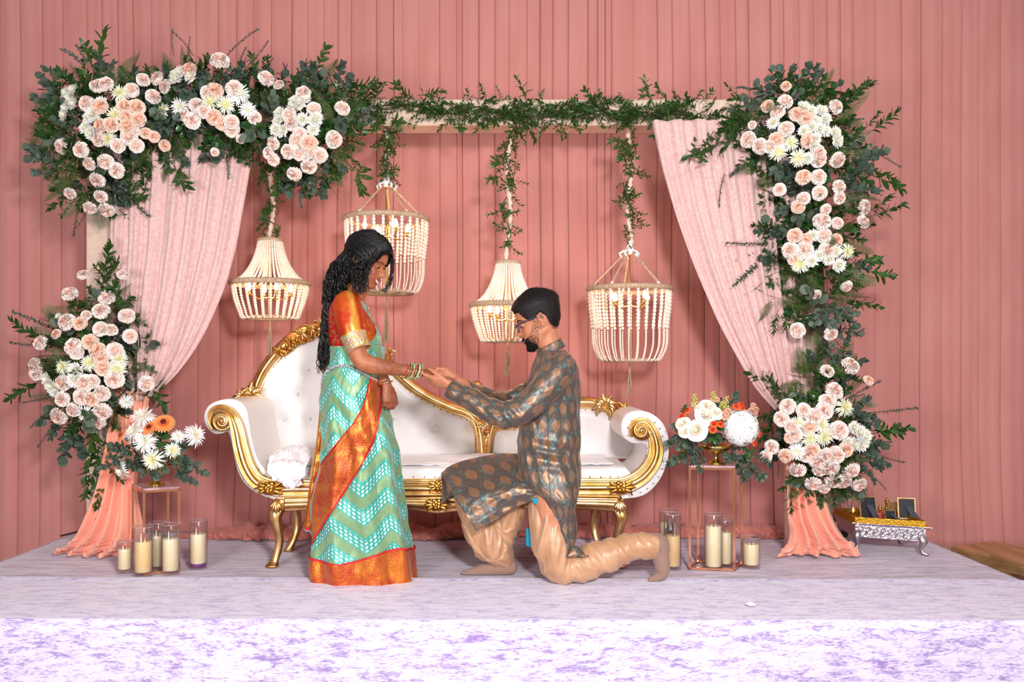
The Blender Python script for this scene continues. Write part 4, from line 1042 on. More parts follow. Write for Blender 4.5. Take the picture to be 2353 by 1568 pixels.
# -------- top left
tl = thing('flower_arrangement', P(450, 280, 4.42), 'long blush and white carnation arrangement covering the upper left of the arch', 'flower arrangement')
sp_tl = [(190, 400), (200, 320), (260, 270), (340, 270), (430, 250), (520, 270), (600, 290), (680, 300), (760, 290)]
stemwork(tl, sp_tl, 4.44)
poly = [(100, 180), (140, 165), (220, 150), (330, 165), (400, 145), (470, 130), (540, 140), (620, 165), (700, 165), (780, 175), (850, 200), (835, 270), (825, 340), (800, 390), (770, 440), (690, 445), (610, 430), (590, 390), (560, 345), (500, 350), (430, 345), (410, 385), (350, 420), (320, 470), (270, 490), (200, 480), (150, 455), (110, 400), (85, 320), (90, 250)]
foliage(tl, poly, sp_tl, 4.45, .20, 17.5, (('rus', .26), ('fern', .20), ('sal', .26), ('euc', .24), ('bab', .04)), 11, 26)
shoots(tl, [('rus', 230, 160, 222, 68), ('rus', 215, 165, 200, 95), ('bab', 190, 150, 145, 92), ('bab', 200, 150, 185, 100), ('bab', 400, 130, 385, 62), ('bab', 430, 130, 438, 80), ('bab', 445, 128, 402, 60), ('bab', 520, 130, 585, 52), ('bab', 570, 150, 625, 98), ('bab', 580, 175, 640, 145),
 ('rus', 720, 175, 752, 108), ('fern', 740, 180, 795, 145), ('fern', 300, 170, 330, 120), ('fern', 270, 180, 305, 115), ('fern', 340, 165, 370, 150), ('fern', 150, 180, 105, 165), ('fern', 110, 230, 85, 245), ('fern', 105, 280, 60, 325), ('fern', 105, 330, 60, 330), ('fern', 120, 370, 85, 405), ('fern', 130, 410, 95, 415), ('rus', 160, 450, 118, 480), ('rus', 175, 460, 140, 490),
 ('bab', 185, 450, 165, 550), ('bab', 200, 470, 190, 535), ('bab', 300, 450, 335, 510), ('rus', 265, 470, 290, 505), ('rus', 260, 480, 262, 505), ('bab', 420, 350, 415, 435), ('bab', 520, 350, 528, 415), ('rus', 400, 380, 418, 425), ('bab', 340, 380, 345, 435), ('bab', 610, 430, 600, 450), ('bab', 690, 440, 683, 482), ('bab', 760, 430, 786, 458), ('rus', 810, 375, 850, 425), ('rus', 800, 360, 838, 395), ('fern', 800, 290, 845, 290), ('fern', 790, 340, 835, 345),
 ('rus', 590, 170, 582, 130), ('rus', 600, 180, 610, 140), ('sal', 470, 140, 480, 128), ('rus', 800, 200, 870, 185), ('rus', 820, 220, 850, 190), ('sal', 620, 200, 625, 170), ('euc', 760, 260, 775, 215), ('sal', 570, 240, 598, 245), ('fern', 600, 400, 600, 455), ('fern', 640, 410, 625, 465), ('euc', 745, 400, 745, 455), ('euc', 720, 400, 715, 440)])
TLB = [('c', 590, 515), ('c', 573, 515, .8), ('c', 635, 505), ('c', 790, 540), ('c', 520, 622), ('p', 600, 640), ('p', 745, 640), ('p', 820, 645), ('p', 760, 700), ('p', 830, 715), ('p', 600, 755), ('p', 665, 750), ('p', 765, 760), ('c', 790, 790), ('c', 590, 835), ('c', 775, 825), ('c', 705, 875), ('c', 820, 875), ('c', 370, 880), ('c', 485, 900), ('c', 635, 972), ('c', 535, 985, .9), ('c', 700, 1025), ('c', 585, 1082), ('c', 420, 1162, .85), ('c', 605, 1180, .85), ('c', 540, 1250, .85), ('c', 640, 1262), ('p', 875, 800, .8), ('p', 925, 820, .8), ('p', 990, 875, .8), ('c', 945, 470), ('c', 993, 520), ('c', 860, 480, .9), ('c', 920, 580, .9), ('c', 1318, 365, 1.15), ('p', 1135, 418, 1.1), ('c', 1598, 470), ('c', 1675, 510, .7), ('p', 1290, 545, 1.1), ('c', 1250, 560), ('c', 1405, 530), ('c', 1175, 630), ('c', 1225, 665), ('p', 1285, 705), ('p', 1335, 740), ('c', 1390, 735), ('c', 1390, 778), ('c', 1155, 725), ('c', 1110, 695, .8), ('c', 1530, 708, .8), ('c', 1448, 835, .6), ('c', 1290, 915, .6), ('c', 1640, 860, .8), ('c', 1615, 920, .8), ('c', 1640, 960, .8), ('c', 1820, 558), ('c', 1885, 655), ('c', 1750, 740), ('c', 1735, 690), ('c', 1800, 805), ('c', 1780, 845), ('p', 1855, 860, 1.2), ('c', 1870, 905), ('c', 1920, 935), ('c', 1730, 912), ('c', 1795, 922), ('c', 1855, 1000), ('c', 1768, 1045, .9), ('c', 2005, 838, 1.1), ('c', 2055, 650),
 ('w', 400, 560), ('w', 440, 545), ('w', 420, 600), ('w', 445, 625), ('w', 390, 690), ('w', 400, 650), ('w', 610, 620), ('w', 540, 710), ('w', 560, 690), ('w', 520, 770), ('w', 550, 800), ('w', 1055, 450), ('w', 1085, 440), ('w', 1150, 465), ('w', 1060, 480), ('w', 1680, 680), ('w', 1670, 730), ('w', 1660, 780), ('w', 1700, 790), ('w', 1760, 640), ('w', 1800, 630), ('w', 1830, 600), ('w', 1770, 610), ('w', 1820, 720), ('w', 1890, 730), ('w', 1880, 780), ('w', 1900, 710), ('s', 980, 660, .8),
 ('s', 720, 560), ('S', 1080, 640, 1.05), ('S', 1430, 560, 1.2), ('s', 1355, 630, 1.15), ('s', 1260, 610), ('s', 690, 690, .95), ('s', 650, 835, .95), ('S', 1490, 660, .9)]
blooms(tl, TLB, 0, 0, 2.613, 4.36, [(250, 280, 130, 190), (480, 240, 150, 120), (690, 290, 120, 130)], .17)
# -------- top right
tr = thing('flower_arrangement', P(1860, 430, 4.42), 'tall blush and white carnation arrangement covering the upper right of the arch', 'flower arrangement')
sp_tr = [(1780, 270), (1850, 290), (1870, 380), (1875, 460), (1880, 540), (1880, 620), (1885, 700), (1885, 760)]
stemwork(tr, sp_tr, 4.44)
poly = [(1700, 250), (1760, 200), (1800, 170), (1870, 160), (1930, 200), (1970, 230), (1985, 300), (2000, 370), (2000, 450), (1990, 500), (1980, 560), (1985, 640), (1965, 680), (1930, 710), (1900, 790), (1860, 740), (1800, 730), (1765, 690), (1755, 620), (1750, 560), (1740, 500), (1740, 420), (1720, 380), (1690, 340)]
foliage(tr, poly, sp_tr, 4.45, .20, 18.5, (('rus', .24), ('fern', .24), ('sal', .22), ('euc', .25), ('bab', .05)), 23, 26)
shoots(tr, [('euc', 1800, 230, 1790, 160), ('euc', 1840, 220, 1820, 155), ('euc', 1870, 200, 1882, 155), ('fern', 1850, 210, 1860, 160), ('fern', 1930, 220, 1940, 195), ('rus', 1940, 240, 2000, 185), ('rus', 1950, 230, 1980, 190), ('rus', 1990, 310, 2065, 262), ('rus', 1985, 300, 2020, 262), ('bab', 2000, 345, 2078, 385), ('rus', 1995, 400, 2080, 430), ('rus', 1990, 390, 2060, 400), ('rus', 1990, 500, 2075, 480), ('rus', 1985, 490, 2050, 465), ('rus', 1980, 620, 2052, 640), ('rus', 1970, 600, 2030, 600), ('rus', 1950, 690, 2020, 705), ('fern', 1950, 680, 2000, 690), ('bab', 1990, 430, 2030, 450),
 ('bab', 1750, 360, 1660, 400), ('bab', 1665, 400, 1642, 475), ('bab', 1760, 560, 1662, 562), ('bab', 1755, 575, 1655, 612), ('bab', 1750, 600, 1660, 680), ('bab', 1770, 620, 1690, 660), ('fern', 1740, 380, 1690, 390), ('fern', 1750, 470, 1700, 500), ('fern', 1760, 640, 1725, 690), ('fern', 1770, 690, 1760, 750), ('rus', 1790, 710, 1770, 762), ('rus', 1800, 720, 1810, 760), ('bab', 1880, 700, 1885, 800), ('bab', 1905, 720, 1910, 800), ('fern', 1860, 740, 1850, 790), ('fern', 1880, 760, 1890, 830), ('fern', 1870, 740, 1865, 810), ('rus', 1740, 260, 1640, 320), ('rus', 1720, 270, 1640, 290), ('rus', 1720, 290, 1600, 360), ('rus', 1700, 300, 1590, 340), ('vin', 1640, 300, 1600, 380), ('bab', 1730, 210, 1690, 185), ('rus', 1730, 230, 1680, 215), ('sal', 1700, 240, 1690, 250), ('bab', 1950, 280, 1985, 265), ('vin', 1700, 220, 1660, 200)])
TRB = [('c', 905, 300), ('c', 865, 355), ('p', 815, 322, .85), ('c', 1165, 325), ('c', 735, 420, .6), ('c', 715, 495), ('c', 775, 530), ('c', 910, 440), ('p', 860, 495), ('c', 830, 530), ('p', 965, 365), ('p', 1010, 385, 1.1), ('p', 1025, 500), ('c', 1080, 600), ('c', 1075, 565), ('c', 1175, 600), ('p', 1000, 688, .95), ('c', 1078, 688), ('c', 875, 753, .9), ('c', 1183, 738, .85), ('c', 1083, 770), ('c', 1185, 795, .9), ('c', 1000, 798, .9), ('p', 972, 840, .85), ('c', 1115, 855, .7), ('c', 1310, 845), ('c', 1305, 920, .9), ('c', 1095, 915, 1.1), ('c', 1175, 925, .85), ('p', 955, 988), ('p', 1015, 1010, .9), ('c', 930, 1065), ('c', 1007, 1060), ('p', 950, 1110, .85), ('p', 1170, 1015, .95), ('c', 1105, 990, 1.1), ('c', 1220, 1250, .9), ('c', 1063, 1293, .7), ('c', 968, 1478), ('c', 1140, 1495, .9), ('p', 910, 220, .7), ('c', 1120, 1070, 1.1),
 ('w', 1000, 330), ('w', 1040, 350), ('w', 1090, 350), ('w', 1110, 390), ('w', 1060, 400), ('w', 1040, 430), ('w', 1080, 440), ('w', 1110, 450), ('w', 1160, 460), ('w', 1170, 500), ('w', 1000, 450), ('w', 1050, 520), ('w', 1060, 490), ('w', 1040, 1120), ('w', 1080, 1090), ('w', 1130, 1110), ('w', 1160, 1070), ('w', 1180, 1140), ('w', 1050, 990), ('w', 1020, 590), ('s', 935, 510, .9), ('s', 870, 560), ('s', 975, 590), ('s', 1225, 1070), ('s', 980, 1135, 1.05), ('w', 845, 410)]
blooms(tr, TRB, 1400, 100, 2.24, 4.36, [(1850, 300, 130, 130), (1870, 440, 110, 110), (1880, 570, 120, 120), (1890, 740, 60, 60)], .17)
# -------- bottom left
bl_ = thing('flower_arrangement', P(200, 830, 4.40), 'fan shaped carnation arrangement on the left post above the left stand', 'flower arrangement')
sp_bl = [(235, 700), (220, 770), (200, 830), (205, 890), (215, 950)]
stemwork(bl_, sp_bl, 4.44)
poly = [(190, 700), (230, 640), (260, 640), (290, 700), (330, 760), (355, 810), (350, 880), (320, 930), (280, 950), (250, 1000), (200, 970), (150, 960), (110, 900), (95, 850), (80, 790), (110, 740), (150, 720)]
foliage(bl_, poly, sp_bl, 4.44, .18, 18, (('rus', .26), ('fern', .28), ('sal', .18), ('euc', .23), ('bab', .05)), 31, 22)
shoots(bl_, [('rus', 235, 660, 250, 555), ('rus', 230, 680, 245, 600), ('rus', 240, 650, 225, 610), ('bab', 130, 760, 20, 708), ('rus', 110, 790, 25, 745), ('bab', 110, 795, 10, 795), ('rus', 100, 870, 20, 920), ('rus', 90, 880, 45, 905), ('bab', 130, 910, 45, 930), ('bab', 130, 930, 62, 985), ('bab', 140, 950, 85, 1035), ('euc', 130, 940, 120, 1010), ('euc', 160, 960, 140, 1080), ('euc', 170, 950, 165, 1060), ('euc', 180, 960, 150, 1030), ('euc', 120, 920, 110, 980), ('fern', 300, 790, 380, 850), ('fern', 310, 770, 350, 790), ('fern', 280, 730, 300, 700), ('fern', 160, 730, 110, 735), ('fern', 170, 710, 130, 715), ('rus', 330, 870, 385, 935), ('rus', 300, 890, 355, 920), ('rus', 340, 860, 370, 890),
 ('rus', 215, 960, 220, 1060), ('rus', 225, 980, 235, 1090), ('rus', 210, 1000, 218, 1110), ('rus', 225, 1040, 215, 1130), ('rus', 220, 1080, 235, 1170), ('rus', 230, 1100, 222, 1165), ('vin', 205, 1080, 205, 1160), ('vin', 240, 1000, 250, 1110), ('fern', 260, 950, 270, 1000), ('fern', 240, 960, 250, 1010), ('euc', 340, 800, 360, 790), ('euc', 330, 840, 350, 850), ('rus', 265, 720, 265, 650)])
BLB = [('c', 455, 343, 1.1), ('c', 375, 180, .8), ('c', 550, 180, .7), ('c', 313, 265), ('c', 480, 282), ('c', 570, 365), ('c', 388, 362, .7), ('c', 300, 392, 1.1), ('p', 360, 400), ('c', 455, 423), ('c', 500, 428, .9), ('c', 587, 457), ('c', 183, 485), ('p', 255, 447, .7), ('c', 330, 505, 1.1), ('p', 405, 482, 1.05), ('c', 345, 530), ('c', 518, 523, 1.05), ('p', 440, 520), ('p', 455, 555), ('p', 465, 600), ('c', 160, 590), ('c', 165, 620), ('c', 515, 650, 1.25), ('c', 380, 670, 1.3), ('c', 415, 660), ('c', 370, 730, 1.1), ('p', 415, 742), ('c', 460, 715, 1.1), ('c', 330, 790), ('c', 265, 817, 1.1), ('c', 460, 797, 1.2), ('c', 440, 842), ('c', 660, 670), ('c', 280, 740), ('c', 283, 668),
 ('w', 345, 610, 1.2), ('w', 340, 650, 1.2), ('w', 215, 650, 1.1), ('w', 235, 680, 1.1), ('w', 250, 700), ('w', 265, 370, .6), ('s', 285, 595, .95), ('s', 405, 575, 1.05), ('s', 535, 560), ('s', 525, 605), ('S', 385, 808, .95), ('S', 570, 755, .8)]
blooms(bl_, BLB, 0, 540, 1.96, 4.36, [(205, 850, 140, 170)], .17)
# -------- bottom right
br_ = thing('flower_arrangement', P(1890, 960, 4.40), 'fan shaped carnation arrangement low on the right post beside the silver table', 'flower arrangement')
sp_br = [(1880, 870), (1885, 930), (1890, 990), (1885, 1050), (1880, 1090)]
stemwork(br_, sp_br, 4.44)
poly = [(1840, 840), (1880, 800), (1930, 820), (1960, 860), (1975, 920), (1990, 980), (2000, 1030), (1990, 1090), (1960, 1130), (1900, 1150), (1850, 1130), (1810, 1080), (1775, 1050), (1765, 1000), (1780, 950), (1800, 910), (1820, 870)]
foliage(br_, poly, sp_br, 4.44, .18, 18, (('rus', .24), ('fern', .26), ('sal', .20), ('euc', .25), ('bab', .05)), 47, 22)
shoots(br_, [('rus', 1800, 900, 1738, 852), ('rus', 1810, 910, 1760, 870), ('rus', 1800, 930, 1770, 900), ('fern', 1860, 870, 1805, 865), ('fern', 1850, 850, 1820, 840), ('euc', 1880, 840, 1860, 810), ('euc', 1900, 840, 1920, 820), ('euc', 1925, 820, 1950, 772), ('bab', 1940, 920, 2028, 870), ('bab', 1950, 900, 1975, 848), ('bab', 1990, 950, 2120, 940), ('rus', 1990, 990, 2105, 990), ('rus', 2000, 1000, 2080, 970), ('bab', 1990, 1010, 2050, 1020), ('bab', 2000, 1040, 2082, 1075), ('euc', 1985, 1060, 2045, 1070), ('euc', 1980, 1070, 2020, 1105), ('euc', 1990, 1040, 2030, 1060), ('bab', 1970, 1100, 2000, 1160), ('bab', 1940, 1120, 1950, 1180), ('bab', 1980, 1080, 2050, 1115), ('fern', 1850, 1100, 1850, 1175), ('fern', 1870, 1110, 1870, 1180), ('fern', 1890, 1110, 1900, 1190), ('fern', 1900, 1100, 1930, 1175), ('fern', 1840, 1090, 1820, 1160), ('rus', 1830, 1100, 1795, 1130), ('rus', 1820, 1110, 1810, 1175), ('rus', 1790, 950, 1742, 970), ('rus', 1790, 980, 1745, 1000), ('rus', 1780, 960, 1750, 1010), ('fern', 1790, 1060, 1780, 1100), ('fern', 1960, 1090, 1985, 1130), ('euc', 1930, 1130, 1935, 1150)])
BRB = [('c', 895, 330, 1.1), ('c', 720, 370), ('c', 775, 518, 1.1), ('c', 725, 600, 1.15), ('c', 700, 665, 1.1), ('c', 545, 665, 1.05), ('c', 625, 710, 1.1), ('c', 425, 635), ('c', 378, 728), ('c', 810, 815, 1.15), ('c', 455, 790), ('c', 480, 850), ('p', 440, 870, .8), ('p', 410, 1005), ('c', 305, 940), ('c', 260, 1010, .8), ('c', 565, 1000), ('p', 610, 965, 1.05), ('c', 715, 1000), ('c', 790, 1000, 1.2), ('c', 655, 1045, 1.15), ('c', 745, 1095, 1.2), ('c', 665, 1115), ('p', 860, 960), ('c', 900, 1115, 1.05), ('c', 500, 1110, 1.1), ('c', 615, 1215, 1.1), ('c', 695, 1250, .8), ('c', 770, 1190, 1.1), ('c', 840, 1195, 1.1), ('c', 960, 1220, 1.05), ('p', 1030, 440, .7), ('p', 590, 790),
 ('w', 915, 790), ('w', 960, 830, 1.1), ('w', 1000, 860, 1.1), ('w', 920, 910, 1.1), ('w', 980, 920, 1.1), ('w', 870, 900, .9), ('s', 700, 860, 1.15), ('s', 590, 875, .95), ('s', 680, 770, .95), ('s', 850, 640, 1.15), ('s', 500, 760, .9), ('S', 490, 975, .95)]
blooms(br_, BRB, 1680, 740, 3.266, 4.36, [(1890, 985, 140, 150)], .17)
# -------- leaf garland on the beam and vines round the cables
ga = thing('leaf_garland', P(1250, 255, 4.53), 'dark green leaf garland laid along the front of the arch beam', 'garland')
rr = random.Random(5); path = spline([(800, 230), (880, 250), (960, 240), (1040, 262), (1120, 250), (1180, 265), (1260, 268), (1330, 250), (1420, 262), (1500, 265), (1560, 255), (1640, 285), (1720, 270)], 10)
m = MB(); m.tube([P(a, b, 4.545) for a, b in path], .006, 5); m.tube([P(a, b+8*math.sin(a/30), 4.55) for a, b in path], .004, 5); part('stem', m, M['stem'], ga)
for k in range(285):
    t = rr.random(); q = path[min(len(path)-1, int(t*len(path)))]; sp_ = 20 if 900 < q[0] < 1560 else 30
    px = q[0]+rr.uniform(-8, 8); py = q[1]+rr.gauss(0, .5)*sp_
    n = Vector((rr.choice((-1, 1))*rr.uniform(.5, 1.2), -rr.uniform(.05, .5), rr.gauss(0, .45)-(.25 if py > q[1] else 0)))
    put(ga, VIN if rr.random() < .8 else RUS, P(px, py, 4.54-rr.random()*.03), n, rr.uniform(.6, .95), rr)
shoots(ga, [('vin', 860, 240, 875, 185), ('vin', 905, 215, 912, 175), ('vin', 960, 220, 1010, 205), ('vin', 1150, 230, 1152, 200), ('vin', 1210, 240, 1205, 185), ('vin', 1240, 225, 1245, 215), ('vin', 1430, 230, 1430, 212), ('vin', 1480, 230, 1470, 205), ('vin', 1500, 235, 1462, 198), ('vin', 1560, 240, 1550, 215), ('vin', 1050, 280, 1060, 310), ('vin', 1100, 280, 1098, 315), ('vin', 1380, 280, 1385, 300), ('vin', 870, 270, 880, 300), ('vin', 900, 270, 940, 300), ('rus', 1560, 280, 1510, 320), ('vin', 1590, 290, 1540, 310), ('vin', 1620, 310, 1570, 350), ('vin', 1520, 280, 1495, 300)], 4.52, rr)
def vine(px0, py0, px1, py1, n, label, seed, extra=()):
    rr = random.Random(seed); th = thing('cable_vine', P(px0, py0, CD-.02), label, 'vine', 'green vines wound round the chandelier cables')
    m = MB(); pts = []
    for k in range(41):
        t = k/40; a = t*14; pts.append(P(lerp(px0, px1, t), lerp(py0, py1, t), CD)+Vector((.028*math.cos(a), .028*math.sin(a), 0)))
    m.tube(pts, .0025, 5); part('stem', m, M['stem'], th)
    for k in range(n):
        t = rr.random(); p = pts[int(t*40)]
        put(th, VIN, p+Vector((0, -.012, 0)), Vector((rr.gauss(0, .55), -rr.uniform(.1, .6), -rr.uniform(.1, 1.1))), rr.uniform(.55, .9), rr)
    shoots(th, extra, CD-.06, rr)
vine(625, 440, 632, 535, 9, 'short green vine round the cable of the leftmost chandelier', 1, (('rus', 620, 470, 595, 505), ('rus', 615, 500, 592, 525), ('rus', 630, 520, 638, 545)))
vine(890, 290, 888, 395, 34, 'green vine round the cable above the chandelier behind the woman', 2)
vine(1175, 290, 1160, 570, 40, 'long green vine round the cable of the chandelier behind the man', 3, (('vin', 1160, 350, 1128, 390), ('vin', 1155, 400, 1125, 430), ('vin', 1180, 375, 1192, 395)))
vine(1447, 290, 1443, 520, 44, 'green vine round the cable of the rightmost chandelier', 4, (('vin', 1445, 320, 1418, 350), ('vin', 1440, 540, 1440, 570)))
# -------- centrepieces
def bowl(c, zt, label, d_):
    th = thing('centrepiece', (c.x, c.y, zt), label, 'centrepiece'); b = Vector((c.x, c.y, zt+.001)); m = MB()
    m.lathe([(.002, 0), (.040, 0), (.042, .004), (.032, .010), (.014, .022), (.010, .034), (.014, .046), (.026, .052), (.058, .062), (.076, .082), (.080, .094), (.076, .094), (.055, .07), (.002, .062)], b, 28)
    part('pedestal_bowl', m, M['brass'], th); return th
# left
q = bowl(cl, zl, 'gold pedestal bowl of orange gerberas, white spider blooms and grey leaves', 4.2); dl = 4.2
rr = random.Random(77)
for zx, zy in ((140, 420), (225, 435), (230, 525), (250, 560), (320, 600), (330, 470), (540, 585), (740, 510), (690, 560), (825, 575), (740, 635), (690, 630), (100, 560), (380, 590), (710, 340), (690, 415), (620, 520), (150, 490), (500, 500), (440, 480), (560, 470), (300, 380), (640, 380), (480, 600), (590, 420), (420, 430), (200, 400), (350, 540), (760, 560), (660, 500), (270, 480)):
    px = 230+zx/3.733; py = 920+zy/3.733; p = P(px, py, 4.17-.06*rr.random()); dv = Vector(((px-355)/90, -.8, -(py-1040)/80+.15))
    o = put_euc(q, p-dv.normalized()*.06, dv, .62*rr.uniform(.85, 1.15), rr) if rr.random() < .5 else put(q, EUCJ, p-dv.normalized()*.06, dv, .72, rr)
for kd, zx, zy, x2, y2 in (('sal', 530, 400, 530, 290), ('sal', 560, 440, 600, 400), ('sal', 560, 470, 550, 480), ('rus', 700, 390, 830, 330), ('rus', 700, 400, 800, 370), ('bab', 300, 300, 260, 180), ('bab', 600, 340, 660, 250), ('bab', 560, 350, 620, 290), ('bab', 330, 400, 250, 400)):
    shoots(q, [(kd, 230+zx/3.733, 920+zy/3.733, 230+x2/3.733, 920+y2/3.733)], 4.12, rr)
def bl1(th, me, nm, zx, zy, sc, ox, oy, k, cx_, cy_, d, fwd=.10, tilt=(0, 0)):
    px = ox+zx/k; py = oy+zy/k; dx = (px-cx_)/90; dy = (py-cy_)/80; n = Vector((dx*.9+tilt[0], -1, -dy*.8+.2+tilt[1]))
    return inst(nm, me, th, P(px, py, d-fwd*math.sqrt(max(.1, 1-min(.9, dx*dx+dy*dy)))), aim(n, rr.random()*6), sc)
for me, nm, zx, zy, s, tl_ in ((SPW, 'spider_chrysanthemum', 365, 145, 1.25, (0, .6)), (SPW, 'spider_chrysanthemum', 290, 275, 1.1, (-.3, .2)), (SPW, 'spider_chrysanthemum', 385, 360, 1.15, (0, 0)), (SP[0], 'spider_chrysanthemum', 450, 510, 1.15, (0, 0)), (SP[1], 'spider_chrysanthemum', 625, 430, .85, (.2, 0)), (SPW, 'spider_chrysanthemum', 190, 605, 1.05, (-.6, -.3)), (SPW, 'spider_chrysanthemum', 815, 300, 1.15, (.7, .2)), (SPW, 'spider_chrysanthemum', 670, 310, .7, (.2, .3)), (GER, 'gerbera', 545, 195, 1.05, (0, .1)), (GER, 'gerbera', 425, 235, .85, (-.4, .3)), (GER, 'gerbera', 180, 300, .65, (-.8, .6))):
    bl1(q, me, nm, zx, zy, s, 230, 920, 3.733, 355, 1030, 4.12, tilt=tl_)
for k in range(5): inst('seed_spray', SEED, q, P(360+rr.uniform(-40, 50), 1075+rr.uniform(-25, 15), 4.10), aim((rr.uniform(-1, 1), -1, rr.uniform(-.5, .6))), .8)
# right
q = bowl(cr, zr2, 'gold pedestal bowl of white hydrangea, cream roses and orange spray roses', 4.26)
for zx, zy in ((160, 470), (200, 440), (230, 480), (180, 350), (270, 470), (400, 450), (350, 540), (330, 580), (380, 620), (490, 500), (560, 560), (620, 590), (670, 500), (720, 620), (700, 680), (800, 720), (850, 600), (170, 600), (240, 590), (440, 390), (500, 430), (650, 560), (740, 590), (620, 140), (500, 180), (300, 500), (820, 690), (690, 720)):
    px = 1500+zx/3.41; py = 880+zy/3.41; p = P(px, py, 4.24-.06*rr.random()); dv = Vector(((px-1645)/90, -.8, -(py-1000)/80))
    o = put_euc(q, p-dv.normalized()*.05, dv, .6*rr.uniform(.85, 1.15), rr) if rr.random() < .5 else put(q, EUCJ, p-dv.normalized()*.06, dv, .7, rr)
for kd, zx, zy, x2, y2 in (('sal', 560, 460, 600, 410), ('sal', 740, 500, 780, 590), ('sal', 270, 520, 230, 580), ('sal', 250, 300, 290, 320), ('sal', 520, 260, 510, 310), ('rus', 230, 260, 250, 200), ('sal', 500, 400, 480, 450), ('sal', 600, 400, 560, 470), ('bab', 200, 430, 130, 450)):
    shoots(q, [(kd, 1500+zx/3.41, 880+zy/3.41, 1500+x2/3.41, 880+y2/3.41)], 4.18, rr)
R2 = lambda me, nm, zx, zy, s, tl_=(0, 0), fwd=.1: bl1(q, me, nm, zx, zy, s, 1500, 880, 3.41, 1645, 990, 4.18, fwd, tl_)
R2(HYD, 'hydrangea', 690, 350, 1.12, (.1, 0), .06)
for a in (('rose', 345, 375, 1.12), ('rose', 430, 195, .95), ('rose', 415, 260, 1.1), ('rose', 240, 325, .8), ('rose', 250, 380, .7), ('rose', 490, 240, .8), ('rose', 390, 210, .8)): R2(ROSE, *a, (rr.uniform(-.3, .3), rr.uniform(-.1, .3)))
for zx, zy in ((650, 190), (700, 200), (270, 218), (230, 265), (530, 325), (470, 370), (480, 325), (830, 400), (690, 175), (795, 470)): R2(SROSE, 'spray_rose', zx, zy, 1.0, (0, .2), .13)
for zx, zy in ((790, 180), (810, 210), (770, 220), (800, 250), (760, 250), (785, 270), (575, 240), (545, 250), (590, 220), (560, 270), (340, 170), (350, 200), (480, 130), (500, 130), (790, 200)): R2(STOCK, 'stock_floret', zx, zy, 1.0, (0, .2), .1)
for zx, zy, x2, y2 in ((330, 190, 325, 90), (570, 230, 578, 110), (480, 150, 470, 70), (548, 200, 545, 150)):
    m = MB(); a = P(1500+zx/3.41, 880+zy/3.41, 4.14); b = P(1500+x2/3.41, 880+y2/3.41, 4.13); m.tube([a, b], .003, 5)
    for k in range(14): t = k/13; m.ball(a.lerp(b, t)+Vector((.012*math.cos(k*2.4)*(1.2-t*.6), .01*math.sin(k*2.4), 0)), .0065*(1.2-.5*t), 6, 4)
    part('bud_stalk', m, M['buds'], q)
# ================================================================ PEOPLE: TOOLS AND MATERIALS
def skin(name, a, b_, henna=None):
    def fn(nt, b):
        n = noi(nt, None, 22, 3); col = mixc(nt, n.step(.3, .7), a, b_)
        if henna:
            x, y, z = xyz(nt, coords(nt)); v = voro(nt, None, 170, 'DISTANCE_TO_EDGE'); w_ = noi(nt, None, 180, 1)
            k = v.lt(.10).mx(w_.gt(.60))*x.step(henna-.12, henna+.03); col = mixc(nt, k*.6, col, lin(92, 38, 24))
        setc(nt, b, col); bump(nt, b, noi(nt, None, 260, 2), .06, .002)
    m = mat(name, a, .48, fn=fn, spec=.4); m.node_tree.nodes['Principled BSDF'].inputs['Subsurface Weight'].default_value = .08
    m.node_tree.nodes['Principled BSDF'].inputs['Subsurface Scale'].default_value = .01; return m
M['skin_w'] = skin('skin_brown', lin(162, 94, 63), lin(182, 112, 79))
M['skin_m'] = skin('skin_tan', lin(184, 118, 86), lin(200, 132, 100))
def hairfn(nt, b):
    bump(nt, b, noi(nt, None, 170, 3, sc=(1, 1, .25)), .5, .004)
M['hair'] = mat('hair', lin(11, 9, 11), .38, fn=hairfn, spec=.5); M['hair_matte'] = mat('hair_matte', lin(24, 19, 18), .6, spec=.3)
M['lips'] = mat('lips', lin(168, 72, 70), .4); M['lips_m'] = mat('lips_m', lin(172, 98, 88), .5); M['teeth'] = mat('teeth', lin(250, 246, 240), .25); M['eye'] = mat('eye', lin(240, 236, 232), .15); M['iris'] = mat('iris', lin(30, 18, 14), .1)
def uvxy(nt): return xyz(nt, coords(nt, 'UV'))
def sari_fn(nt, b):
    u, v, _ = uvxy(nt); v2 = v+(u/.19).tri()*.105; ban = (v2/.125).fr(); blk = ban.lt(.58)
    side = ((u/.095).fl()*.5).fr().gt(.2)
    p = (v2/.0180).fr()-.5; q = (u/.0135).fr()-.5; dots = (p.ab().m('POWER', 2)+q.ab().m('POWER', 2)).lt(.105)*blk*ban.gt(.06)*ban.lt(.5)
    n = noi(nt, None, 60, 3); aq = mixc(nt, side*.6+n*.3, lin(34, 154, 140), lin(76, 180, 162)); ol = mixc(nt, n, lin(110, 146, 106), lin(138, 170, 122))
    c = mixc(nt, blk, ol, aq); setc(nt, b, mixc(nt, dots*.85, c, lin(226, 244, 240)))
    nt.links.new((dots*.3+.15).o, b.inputs['Metallic']); bump(nt, b, noi(nt, None, 300, 2), .1, .002)
M['sari'] = mat('sari_silk', lin(110, 200, 180), .38, fn=sari_fn, sheen=.3)
def zari(a, b_, g, edge=None):
    def fn(nt, b):
        n = noi(nt, None, 9, 4, .6, 1.2); n2 = noi(nt, None, 240, 2); vv = voro(nt, None, 190)
        f = (n*.7+vv*.25+n2*.3).step(.45, .85); c = mixc(nt, f, a, b_)  # broad gold patches paint the sheen of the folds into the colour
        setc(nt, b, c); nt.links.new((f*.35+g).o, b.inputs['Metallic']); bump(nt, b, n2+vv, .25, .003)
    return fn
